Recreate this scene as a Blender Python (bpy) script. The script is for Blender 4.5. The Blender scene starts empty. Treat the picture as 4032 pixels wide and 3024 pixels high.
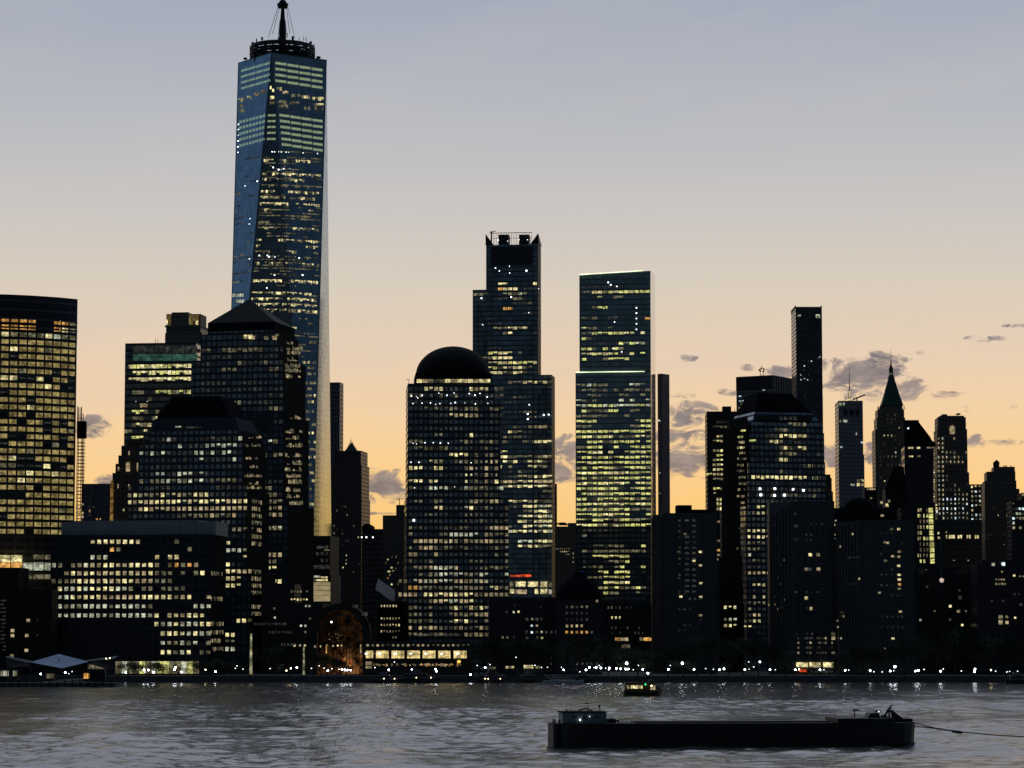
import bpy, math, random
import numpy as np
from mathutils import Vector, Matrix
random.seed(7); np.random.seed(7)
C = bpy.context.scene
COL = C.collection
R = math.radians
# ------------------------------------------------------------ camera
F = 11020.0; CX = 2016.0; CY = 1512.0; HZ = 968.0          # focal length and horizon offset in photograph pixels
PITCH = math.atan(HZ / F); H = 27.5
cam = bpy.data.cameras.new('camera'); cam.sensor_width = 36.0; cam.lens = F / 4032 * 36
cam.clip_start = 1.0; cam.clip_end = 60000
co = bpy.data.objects.new('camera', cam); COL.objects.link(co)
co.location = (0, 0, H); co.rotation_euler = (R(90) + PITCH, 0, 0)
C.camera = co
C.view_settings.view_transform = 'Standard'; C.view_settings.look = 'None'
C.view_settings.exposure = 0; C.view_settings.gamma = 1
C.cycles.sample_clamp_indirect = 4.0
C.render.resolution_x = 1024; C.render.resolution_y = 768

def lin(r, g, b, k=1.0):
    f = lambda c: ((c / 255 + .055) / 1.055) ** 2.4 if c > 10 else c / 255 / 12.92
    return (f(r) * k, f(g) * k, f(b) * k, 1)

# ------------------------------------------------------------ world: pre-sunrise sky
class NT:
    """tiny node helper"""
    def __init__(s, nt): s.nt = nt; s.n = nt.nodes; s.l = nt.links
    def put(s, sock, v):
        if isinstance(v, bpy.types.NodeSocket): s.l.new(v, sock)
        elif v is not None:
            try: sock.default_value = v
            except Exception: sock.default_value = tuple(v)[:3]
    def m(s, op, a, b=None, c=None, clamp=False):
        x = s.n.new('ShaderNodeMath'); x.operation = op; x.use_clamp = clamp
        for i, v in enumerate((a, b, c)):
            if v is not None: s.put(x.inputs[i], v)
        return x.outputs[0]
    def rng(s, v, a, b, c=0.0, d=1.0, smooth=True):
        x = s.n.new('ShaderNodeMapRange'); x.interpolation_type = 'SMOOTHSTEP' if smooth else 'LINEAR'
        for i, q in enumerate((v, a, b, c, d)): s.put(x.inputs[i], q)
        return x.outputs[0]
    def mix(s, f, a, b):
        x = s.n.new('ShaderNodeMix'); x.data_type = 'RGBA'
        s.put(x.inputs[0], f); s.put(x.inputs[6], a); s.put(x.inputs[7], b)
        return x.outputs[2]
    def xyz(s, x, y, z=0.0):
        c = s.n.new('ShaderNodeCombineXYZ')
        for i, v in enumerate((x, y, z)): s.put(c.inputs[i], v)
        return c.outputs[0]
    def noise(s, v, scale, detail=2.0, rough=.5, dist=0.0, dim='3D'):
        x = s.n.new('ShaderNodeTexNoise'); x.noise_dimensions = dim
        s.put(x.inputs['Vector'], v); x.inputs['Scale'].default_value = scale
        x.inputs['Detail'].default_value = detail; x.inputs['Roughness'].default_value = rough
        x.inputs['Distortion'].default_value = dist
        return x.outputs[0]
    def ramp(s, v, stops):
        x = s.n.new('ShaderNodeValToRGB'); e = x.color_ramp.elements
        e[0].position, e[0].color = stops[0]; e[1].position, e[1].color = stops[-1]
        for p, c in stops[1:-1]:
            q = e.new(p); q.color = c
        s.put(x.inputs[0], v); return x.outputs[0]

W = bpy.data.worlds.new('World'); C.world = W; W.use_nodes = True
W.node_tree.nodes.clear(); w = NT(W.node_tree)
tc = w.n.new('ShaderNodeTexCoord'); sp = w.n.new('ShaderNodeSeparateXYZ'); w.l.new(tc.outputs['Generated'], sp.inputs[0])
dx, dy, dz = sp.outputs
zz = w.m('DIVIDE', dz, .7, clamp=True)
q = lambda z: z / .7
east = w.ramp(zz, [(0.0, lin(255, 188, 86)), (q(.033), lin(255, 202, 106)), (q(.055), lin(254, 208, 138)), (q(.075), lin(245, 209, 163)),
                   (q(.098), lin(232, 207, 180)), (q(.122), lin(218, 205, 188)), (q(.148), lin(203, 198, 194)), (q(.178), lin(186, 188, 193)),
                   (q(.222), lin(164, 171, 187)), (q(.30), lin(172, 178, 192)), (q(.5), lin(176, 181, 193)), (1.0, lin(152, 164, 186))])
north = w.ramp(zz, [(0.0, lin(96, 108, 122)), (q(.1), lin(84, 108, 134)), (q(.3), lin(74, 104, 138)), (1.0, lin(76, 96, 124))])
west = w.ramp(zz, [(0.0, lin(42, 47, 50)), (q(.2), lin(31, 43, 52)), (1.0, lin(50, 61, 76))])
hl = w.m('SQRT', w.m('ADD', w.m('MULTIPLY', dx, dx), w.m('ADD', w.m('MULTIPLY', dy, dy), 1e-6)))
az = w.m('DIVIDE', dy, hl)
ef = w.rng(az, .38, .88)
base = w.mix(ef, w.mix(w.rng(az, -.6, .25), west, north), east)
# dawn clouds: wisps at the places where the photograph's sky has them (bearing, height), built from noise
ysafe = w.m('MAXIMUM', dy, .05)
u = w.m('DIVIDE', dx, ysafe); v = w.m('DIVIDE', dz, ysafe)
warp = w.n.new('ShaderNodeTexNoise'); warp.inputs['Scale'].default_value = 60; warp.inputs['Detail'].default_value = 3
uv0 = w.xyz(u, w.m('MULTIPLY', v, 1.6)); w.l.new(uv0, warp.inputs['Vector'])
CL = [(365, 1685, 62, 34, 1), (415, 1898, 55, 20, .8), (1505, 1915, 95, 52, 1), (1460, 1860, 70, 14, .6), (1480, 2025, 90, 5, .8), (2225, 1770, 55, 42, 1), (2215, 1865, 60, 34, 1),
      (2705, 1640, 95, 42, 1), (2700, 1720, 95, 26, .8), (2690, 1810, 105, 62, 1.05), (2710, 1413, 34, 12, .8), (2880, 1545, 45, 14, .55),
      (2960, 1450, 40, 12, .6), (3080, 1468, 60, 20, .9), (3290, 1440, 60, 20, .9), (3395, 1475, 125, 46, 1.15), (3480, 1425, 60, 34, 1), (3265, 1525, 70, 24, .85),
      (3300, 1800, 90, 45, .95), (3430, 1790, 60, 36, .9), (3415, 1555, 85, 28, .7), (3575, 1535, 62, 36, .85), (3540, 1420, 40, 10, .6), (3720, 1560, 65, 12, .65), (3625, 1392, 45, 9, .5),
      (3880, 1337, 60, 12, .8), (3820, 1612, 45, 12, .6), (3835, 1748, 34, 26, .9), (3950, 1745, 60, 12, .6), (4000, 1608, 45, 10, .6), (3935, 1748, 40, 10, .6), (4020, 1285, 60, 7, .5), (2660, 1560, 60, 12, .6)]
acc = None
for (px, py, rx, ry, am) in CL:
    a = w.m('MULTIPLY', w.m('SUBTRACT', u, (px - CX) / F * 1.004), F / rx)
    b = w.m('MULTIPLY', w.m('SUBTRACT', v, (2480 - py) / F * 1.004), F / ry)
    d = w.m('ADD', w.m('MULTIPLY', a, a), w.m('MULTIPLY', b, b))
    g = w.m('MULTIPLY', w.m('SUBTRACT', 1.0, w.m('MULTIPLY', d, .40), clamp=True), am)
    acc = g if acc is None else w.m('MAXIMUM', acc, g)
vv = w.xyz(w.m('ADD', u, w.m('MULTIPLY', v, -.25)), w.m('MULTIPLY', v, 1.9))
n1 = w.noise(vv, 95, 8, .66, .9); n2 = w.noise(vv, 60, 5, .65)
den = w.m('ADD', w.m('MULTIPLY', acc, 1.0), w.m('MULTIPLY', w.m('SUBTRACT', n1, .52), 4.2))
cm = w.rng(den, .08, .85)
cm = w.m('MULTIPLY', cm, w.rng(acc, .02, .25))
ccol = w.mix(w.rng(n2, .3, .7), lin(106, 102, 112), lin(160, 145, 140))
# thin high veil
veil = w.rng(w.noise(w.xyz(u, w.m('MULTIPLY', w.m('ADD', v, w.m('MULTIPLY', u, -.22)), 7.0)), 5, 5, .6, .4), .42, .75, 0, .22)
base = w.mix(w.m('MULTIPLY', veil, ef), base, lin(205, 198, 196))
col = w.mix(w.m('MULTIPLY', cm, .9), base, ccol)
bg = w.n.new('ShaderNodeBackground'); w.l.new(col, bg.inputs[0]); bg.inputs[1].default_value = 1.0
wo = w.n.new('ShaderNodeOutputWorld'); w.l.new(bg.outputs[0], wo.inputs[0])

# ------------------------------------------------------------ materials
def newmat(name):
    m = bpy.data.materials.new(name); m.use_nodes = True; m.node_tree.nodes.clear()
    return m, NT(m.node_tree)
def outp(t, sh):
    o = t.n.new('ShaderNodeOutputMaterial'); t.l.new(sh, o.inputs[0])
def principled(t, col, rough=.6, metal=0.0, ior=1.45, normal=None):
    p = t.n.new('ShaderNodeBsdfPrincipled')
    t.put(p.inputs['Base Color'], col); t.put(p.inputs['Roughness'], rough); t.put(p.inputs['Metallic'], metal)
    p.inputs['IOR'].default_value = ior
    if normal is not None: t.l.new(normal, p.inputs['Normal'])
    return p
def plain(name, col, rough=.6, metal=0.0, var=.25, scale=.5, ior=1.45):
    m, t = newmat(name); g = t.n.new('ShaderNodeNewGeometry')
    n = t.noise(g.outputs['Position'], scale, 5, .6)
    c = t.mix(n, tuple(x * (1 - var) for x in col[:3]) + (1,), tuple(min(1, x * (1 + var)) for x in col[:3]) + (1,))
    outp(t, principled(t, c, rough, metal, ior).outputs[0]); return m
def facade(name, frame, glass, bw, fh, uo, zo, ww=.72, wh=.62, metal=.25, grough=.1, frough=.55, var=.5, wob=.02, ior=1.5):
    """procedural curtain wall: glass cells centred on (uo + i*bw, zo + j*fh) of the UV map, which is in metres"""
    if metal < .8: frame = tuple(min(.4, x * 2.0) for x in frame[:3]) + (1,)
    if metal < .25: glass = tuple(min(.3, x * 1.5) for x in glass[:3]) + (1,)
    m, t = newmat(name)
    uvn = t.n.new('ShaderNodeUVMap'); s = t.n.new('ShaderNodeSeparateXYZ'); t.l.new(uvn.outputs[0], s.inputs[0])
    a = t.m('ADD', t.m('DIVIDE', t.m('SUBTRACT', s.outputs[0], uo), bw), .5)
    b = t.m('ADD', t.m('DIVIDE', t.m('SUBTRACT', s.outputs[1], zo), fh), .5)
    fa = t.m('ABSOLUTE', t.m('SUBTRACT', t.m('FRACT', a), .5)); fb = t.m('ABSOLUTE', t.m('SUBTRACT', t.m('FRACT', b), .5))
    mask = t.m('MULTIPLY', t.m('LESS_THAN', fa, ww / 2), t.m('LESS_THAN', fb, wh / 2))
    wn = t.n.new('ShaderNodeTexWhiteNoise'); wn.noise_dimensions = '2D'
    t.l.new(t.xyz(t.m('FLOOR', a), t.m('FLOOR', b)), wn.inputs['Vector'])
    r = wn.outputs[0]; rc = wn.outputs[1]
    gcol = t.mix(r, tuple(x * (1 - var) for x in glass[:3]) + (1,), tuple(x * (1 + var) for x in glass[:3]) + (1,))
    geo = t.n.new('ShaderNodeNewGeometry')
    st = t.noise(geo.outputs['Position'], .05, 5, .65)
    fcol = t.mix(st, tuple(x * .7 for x in frame[:3]) + (1,), tuple(x * 1.3 for x in frame[:3]) + (1,))
    c = t.mix(mask, fcol, gcol)
    rough = t.m('ADD', t.m('MULTIPLY', mask, grough - frough), frough)
    met = t.m('MULTIPLY', mask, metal)
    # every pane sits at its own tiny angle
    sub = t.n.new('ShaderNodeVectorMath'); sub.operation = 'SUBTRACT'; t.l.new(rc, sub.inputs[0]); sub.inputs[1].default_value = (.5, .5, .5)
    sc = t.n.new('ShaderNodeVectorMath'); sc.operation = 'SCALE'; t.l.new(sub.outputs[0], sc.inputs[0]); t.put(sc.inputs[3], t.m('MULTIPLY', mask, wob))
    ad = t.n.new('ShaderNodeVectorMath'); ad.operation = 'ADD'; t.l.new(geo.outputs['Normal'], ad.inputs[0]); t.l.new(sc.outputs[0], ad.inputs[1])
    nm = t.n.new('ShaderNodeVectorMath'); nm.operation = 'NORMALIZE'; t.l.new(ad.outputs[0], nm.inputs[0])
    outp(t, principled(t, c, rough, met, ior, nm.outputs[0]).outputs[0]); return m
def emit(name, col, s, scale=.55, lo=.25, sample=False, glossy=True):
    m, t = newmat(name); g = t.n.new('ShaderNodeNewGeometry')
    mp = t.n.new('ShaderNodeMapping'); mp.inputs['Scale'].default_value = (1, 1, 1.6); t.l.new(g.outputs['Position'], mp.inputs[0])
    n = t.noise(mp.outputs[0], scale, 3, .7)
    k = t.rng(n, .36, .66, lo, 1.35, smooth=False)
    if .3 < scale < 3 and lo < .5: k = t.m('MULTIPLY', k, t.rng(t.noise(g.outputs['Position'], .23, 1, .5), .38, .62, .42, 1.25, smooth=False))
    e = t.n.new('ShaderNodeEmission'); e.inputs[0].default_value = col
    t.put(e.inputs[1], t.m('MULTIPLY', k, s)); outp(t, e.outputs[0])
    m.cycles.emission_sampling = 'AUTO' if sample else 'NONE'
    return m
E = {
 'w': emit('lit_window_warm', (1.0, .86, .42, 1), 1.0),
 'g': emit('lit_window_yellow', (.92, .90, .30, 1), .95, 1.2, .1),
 'd': emit('lit_window_dim', (.95, .85, .5, 1), .18),
 'v': emit('lit_window_faint', (.8, .85, .8, 1), .045),
 'p': emit('lit_window_pale', (.95, 1.0, .72, 1), .55),
 'c': emit('lit_window_cool', (.75, .92, 1.0, 1), 1.3),
 'o': emit('lit_window_orange', (1.0, .50, .13, 1), .8),
 'b': emit('lit_window_blinds', (1.0, .77, .28, 1), .31, .5, .45),
 'm': emit('lit_window_beige', (1.0, .78, .44, 1), .42, .4, .4),
 'k': emit('lit_window_green', (.62, .78, .46, 1), .36, .8, .6),
 'n': emit('lit_window_teal', (.42, .62, .52, 1), .42, .8, .5),
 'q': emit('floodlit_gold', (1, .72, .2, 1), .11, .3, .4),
 't': emit('crown_lighting', (.10, .27, .20, 1), .30, .2, .4),
 's': emit('ceiling_lamp_glare', (.9, .97, 1.0, 1), 6.0),
 'r': emit('red_sign_light', (1.0, .10, .03, 1), 1.1, .6, .3),
 'l': emit('led_strip', (.85, .98, .60, 1), 1.6, .05, .7),
 'u': emit('blue_light', (.05, .08, 1.0, 1), 1.2),
}

# ------------------------------------------------------------ mesh builder
class MB:
    def __init__(s): s.v = []; s.f = []; s.uv = []; s.mi = []
    def face(s, pts, uvs=None, mi=0):
        i = len(s.v); s.v += [tuple(p) for p in pts]; s.f.append(tuple(range(i, i + len(pts))))
        s.uv += list(uvs) if uvs else [(p[0], p[2]) for p in pts]; s.mi.append(mi)
    def box(s, x0, x1, y0, y1, z0, z1, mi=0, bottom=False, ms=None):
        ms = mi if ms is None else ms
        s.face([(x0, y0, z0), (x1, y0, z0), (x1, y0, z1), (x0, y0, z1)], [(x0, z0), (x1, z0), (x1, z1), (x0, z1)], mi)
        s.face([(x1, y0, z0), (x1, y1, z0), (x1, y1, z1), (x1, y0, z1)], [(x1 + y0, z0), (x1 + y1, z0), (x1 + y1, z1), (x1 + y0, z1)], ms)
        s.face([(x1, y1, z0), (x0, y1, z0), (x0, y1, z1), (x1, y1, z1)], [(x1, z0), (x0, z0), (x0, z1), (x1, z1)], mi)
        s.face([(x0, y1, z0), (x0, y0, z0), (x0, y0, z1), (x0, y1, z1)], [(x0 + y1, z0), (x0 + y0, z0), (x0 + y0, z1), (x0 + y1, z1)], ms)
        s.face([(x0, y0, z1), (x1, y0, z1), (x1, y1, z1), (x0, y1, z1)], [(0.01, 0.01)] * 4, mi)
        if bottom: s.face([(x0, y1, z0), (x1, y1, z0), (x1, y0, z0), (x0, y0, z0)], [(0.01, 0.01)] * 4, mi)
    def prism(s, poly, z0, z1, mi=0, top=None, cap=True, bottom=False):
        """poly: ccw plan outline; top: outline at z1 (same count) for tapers"""
        top = top or poly; n = len(poly); ua = 0
        for i in range(n):
            a, b = poly[i], poly[(i + 1) % n]; c, d = top[(i + 1) % n], top[i]
            L = math.hypot(b[0] - a[0], b[1] - a[1])
            s.face([(a[0], a[1], z0), (b[0], b[1], z0), (c[0], c[1], z1), (d[0], d[1], z1)], [(ua, z0), (ua + L, z0), (ua + L, z1), (ua, z1)], mi)
            ua += L
        if cap: s.face([(p[0], p[1], z1) for p in top], [(0.01, 0.01)] * n, mi)
        if bottom: s.face([(p[0], p[1], z0) for p in reversed(poly)], [(0.01, 0.01)] * n, mi)
    def tube(s, a, b, r0, r1=None, n=6, mi=0, cap=True):
        r1 = r0 if r1 is None else r1
        a = Vector(a); b = Vector(b); d = (b - a).normalized()
        x = d.orthogonal().normalized(); y = d.cross(x)
        ra = [a + (x * math.cos(t) + y * math.sin(t)) * r0 for t in [2 * math.pi * k / n for k in range(n)]]
        rb = [b + (x * math.cos(t) + y * math.sin(t)) * r1 for t in [2 * math.pi * k / n for k in range(n)]]
        for k in range(n): s.face([ra[k], ra[(k + 1) % n], rb[(k + 1) % n], rb[k]], None, mi)
        if cap: s.face(rb, None, mi); s.face(ra[::-1], None, mi)
    def lathe(s, prof, cx, cy, n=24, mi=0, a0=0, a1=2 * math.pi, sx=1, sy=1):
        for i in range(n):
            t0 = a0 + (a1 - a0) * i / n; t1 = a0 + (a1 - a0) * (i + 1) / n
            for (r0, z0), (r1, z1) in zip(prof[:-1], prof[1:]):
                P = lambda r, z, t: (cx + sx * r * math.cos(t), cy + sy * r * math.sin(t), z)
                pts = [P(r0, z0, t0), P(r0, z0, t1), P(r1, z1, t1), P(r1, z1, t0)]
                if r1 < 1e-6: pts = pts[:3]
                elif r0 < 1e-6: pts = [pts[0]] + pts[2:]
                s.face(pts, [(t0 * 10, z0), (t1 * 10, z0), (t1 * 10, z1), (t0 * 10, z1)][:len(pts)], mi)
    def ball(s, c, r, n=8, m=5, mi=0, sz=1):
        prof = [(r * math.sin(math.pi * k / m), c[2] - sz * r * math.cos(math.pi * k / m)) for k in range(m + 1)]
        prof[0] = (0, prof[0][1]); prof[-1] = (0, prof[-1][1])
        s.lathe(prof, c[0], c[1], n, mi)
    def mesh(s, name, mats):
        me = bpy.data.meshes.new(name); me.from_pydata(s.v, [], s.f)
        ul = me.uv_layers.new(name='UVMap')
        ul.data.foreach_set('uv', np.array(s.uv, dtype=np.float32).ravel())
        for m in mats: me.materials.append(m)
        me.polygons.foreach_set('material_index', s.mi); me.update(); return me
    def build(s, name, mats, parent=None, **k):
        o = bpy.data.objects.new(name, s.mesh(name, mats if isinstance(mats, (list, tuple)) else [mats]))
        COL.objects.link(o); o.parent = parent
        for a, b in k.items(): o[a] = b
        return o
def thing(name, label, cat, loc=(0, 0, 0), rz=0, group=None):
    o = bpy.data.objects.new(name, None); COL.objects.link(o); o.location = loc; o.rotation_euler = (0, 0, rz)
    o.empty_display_size = 2; o['label'] = label; o['category'] = cat
    if group: o['group'] = group
    if len(label.split()) > 16: print('LONG', len(label.split()), label)
    return o
def tag(o, label, cat, group=None):
    o['label'] = label; o['category'] = cat
    if group: o['group'] = group
    return o
def copy_tree(o, parent=None):
    c = o.copy(); COL.objects.link(c); c.parent = parent
    for ch in list(o.children): copy_tree(ch, c)
    return c
# photograph pixel -> world ray
cp, spt = math.cos(PITCH), math.sin(PITCH)
def ray(px, py):
    a = (px - CX) / F; b = (CY - py) / F
    return Vector((a, cp - b * spt, spt + b * cp))
def at(px, py, Y):
    d = ray(px, py); return Vector((0, 0, H)) + d * (Y / d.y)
def ground(px, Y, z):          # world x at depth Y for a thing standing at height z
    py = 2480 + (H - z) * F / Y
    return at(px, py, Y).x
GZ = 3.0

unit = {}
def unit_pane(k):
    if k not in unit:
        mb = MB(); mb.box(-.5, .5, -.5, .5, -.5, .5, bottom=True); unit[k] = mb.mesh('window', [E[k]])
    return unit[k]

class Bld:
    """a building; local frame: x along the front, y inwards, z up, origin at the base of its left front corner"""
    def __init__(s, name, label, cat, Y, th, l, r, pyr, group=None, base=GZ):
        ul = ray(l, pyr); ur = ray(r, pyr); ul = ul.x / ul.y; ur = ur.x / ur.y
        s.th = R(th); c, sn = math.cos(s.th), math.sin(s.th)
        s.w = (ur * Y - ul * Y) / (c - ur * sn)
        s.base = base
        s.o = thing(name, label, cat, (ul * Y, Y, base), s.th, group)
        s.inv = Matrix.Rotation(-s.th, 3, 'Z'); s.org = Vector((ul * Y, Y, base))
        s.cam = s.inv @ (Vector((0, 0, H)) - s.org)
        s.panes = []; s.g = (3, 4, 0, 0, .7, .6)
        s.P = {}
    def hit(s, px, py, plane=0.0):
        """plane: number c -> y=c, ('R',x) -> x=const, or (origin,ux,n) -> returns (a, z)"""
        d = s.inv @ ray(px, py)
        if isinstance(plane, (int, float)):
            t = (plane - s.cam.y) / d.y; p = s.cam + d * t; return p.x, p.z
        if plane[0] == 'R':
            t = (plane[1] - s.cam.x) / d.x; p = s.cam + d * t; return plane[1] + p.y, p.z
        o, ux, n, a0 = plane
        t = (o - s.cam).dot(n) / d.dot(n); p = s.cam + d * t
        return a0 + (p - o).dot(ux), p.z
    def frame(s, plane):
        if isinstance(plane, (int, float)): return Vector((0, plane, 0)), Vector((1, 0, 0)), Vector((0, -1, 0)), 0
        if plane[0] == 'R':
            left = len(plane) > 2
            return Vector((plane[1], 0, 0)), Vector((0, 1, 0)), Vector((-1 if left else 1, 0, 0)), plane[1]
        return plane
    def pane(s, plane, a, z, wd, ht, k, proud=.12, th=.2):
        o, ux, n, a0 = s.frame(plane)
        p = o + ux * (a - a0)
        uz = Vector((0, 0, 1)) - n * n.z; uz.normalize()
        if abs(n.z) > 1e-4: p = p + uz * ((z - p.z) / uz.z)
        else: p = Vector((p.x, p.y, z))
        p = p + n * (proud - th / 2 + .02 * random.random())
        M = Matrix.Identity(4)
        for i in range(3): M[i][0] = ux[i] * wd; M[i][1] = -n[i] * th; M[i][2] = uz[i] * ht; M[i][3] = p[i]
        s.panes.append((wd * ht, M, k))
    def rect(s, plane, x0, y0, x1, y1, k, **kw):
        """pane given by its pixel rectangle in the photograph"""
        xm, ym = (x0 + x1) / 2, (y0 + y1) / 2
        z0 = s.hit(xm, y1, plane)[1]; z1 = s.hit(xm, y0, plane)[1]; a0 = s.hit(x0, ym, plane)[0]; a1 = s.hit(x1, ym, plane)[0]
        s.pane(plane, (a0 + a1) / 2, (z0 + z1) / 2, abs(a1 - a0), abs(z1 - z0), k, **kw)
    def grid(s, bwpx, fhpx, upx, zpx, ww=.7, wh=.6, plane=0.0):
        """cell pitch in photograph pixels at (upx,zpx), a point at the centre of one cell"""
        a, z = s.hit(upx, zpx, plane); a2, _ = s.hit(upx + bwpx, zpx, plane); _, z2 = s.hit(upx, zpx - fhpx, plane)
        s.g = (a2 - a, z2 - z, a, z, ww, wh)
    def fac(s, name, frame, glass, **k):
        bw, fh, uo, zo, ww, wh = s.g
        return facade(name, frame, glass, bw, fh, uo, zo, ww, wh, **k)
    def rows(s, plane, lst, sx=1.0, merge=False):
        bw, fh, uo, zo, ww, wh = s.g
        for (py, x0, x1, pr, ks) in lst:
            xm = (x0 + x1) / 2; _, z = s.hit(xm, py, plane); a0, _ = s.hit(x0, py, plane); a1, _ = s.hit(x1, py, plane)
            if a0 > a1: a0, a1 = a1, a0
            j = round((z - zo) / fh); zc = zo + j * fh
            k0 = math.ceil((a0 - uo) / bw - .3); k1 = math.floor((a1 - uo) / bw + .3)
            run = random.random()
            for k in range(k0, k1 + 1):
                if random.random() < .35: run = random.random()       # lit rooms come in runs
                if run < pr or random.random() < pr * .25:
                    kk = random.choice(ks)
                    h = wh * fh; wd = ww * bw * sx
                    if kk == 's': s.pane(plane, uo + k * bw, zc + h * .25, .9, .9, 's', proud=.2); continue
                    hh = h * random.choice((1, 1, 1, .75, .5)) if kk in 'wgdp' else h
                    s.pane(plane, uo + k * bw + random.uniform(-.03, .03) * bw, zc + (h - hh) / 2, wd * random.uniform(.82, 1), hh * random.uniform(.9, 1), kk)
    def fill(s, plane, x0, y0, x1, y1, p, ks, sx=1.0):
        bw, fh, uo, zo, ww, wh = s.g
        a0, z1 = s.hit(x0, y0, plane); a1, z0 = s.hit(x1, y1, plane)
        for j in range(math.ceil((z0 - zo) / fh), math.floor((z1 - zo) / fh) + 1):
            run = random.random()
            for k in range(math.ceil((a0 - uo) / bw), math.floor((a1 - uo) / bw) + 1):
                if random.random() < .3: run = random.random()
                if run < p: s.pane(plane, uo + k * bw, zo + j * fh, bw * ww * sx * random.uniform(.6, .95), fh * wh * random.uniform(.45, .95), random.choice(ks), proud=.05)
    def scatter(s, plane, x0, y0, x1, y1, n, ks):
        bw, fh, uo, zo, ww, wh = s.g; seen = set()
        for i in range(n):
            a, z = s.hit(random.uniform(x0, x1), random.uniform(y0, y1), plane)
            k, j = round((a - uo) / bw), round((z - zo) / fh)
            if (k, j) in seen: continue
            seen.add((k, j)); kk = random.choice(ks)
            s.pane(plane, uo + k * bw, zo + j * fh, bw * ww * random.uniform(.5, 1), fh * wh * random.uniform(.6, 1), kk)
    def tiers(s, T, mat, name='wall', side=None):
        """T: top-down list of (pytop, pxl, pxr, front offset c, depth); each reaches down to the next one's top"""
        mb = MB(); tops = []
        for (pt, l, r, c, d) in T:
            x0, z = s.hit(l, pt, c); x1, _ = s.hit(r, pt, c); tops.append((x0, x1, c, c + d, z))
        for i, (x0, x1, y0, y1, z) in enumerate(tops):
            zb = tops[i + 1][4] if i + 1 < len(tops) else 0
            mb.box(x0, x1, y0, y1, zb, z, ms=1 if side else None)
        s.t = tops
        return mb.build(name, [mat, side] if side else mat, s.o)
    def done(s):
        s.panes.sort(key=lambda p: -p[0])
        for ar, M, k in s.panes[:100]:
            o = bpy.data.objects.new('window', unit_pane(k)); COL.objects.link(o); o.parent = s.o; o.matrix_basis = M
        rest = s.panes[100:]
        if rest:
            ks = sorted(set(p[2] for p in rest)); mb = MB()
            C8 = [(x, y, z) for z in (-.5, .5) for y in (-.5, .5) for x in (-.5, .5)]
            fs = [(0, 1, 5, 4), (1, 3, 7, 5), (3, 2, 6, 7), (2, 0, 4, 6), (4, 5, 7, 6)]
            for ar, M, k in rest:
                q = [M @ Vector(c) for c in C8]
                for f in fs: mb.face([q[i] for i in f], None, ks.index(k))
            mb.build('small_windows', [E[k] for k in ks], s.o, kind='stuff')

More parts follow.
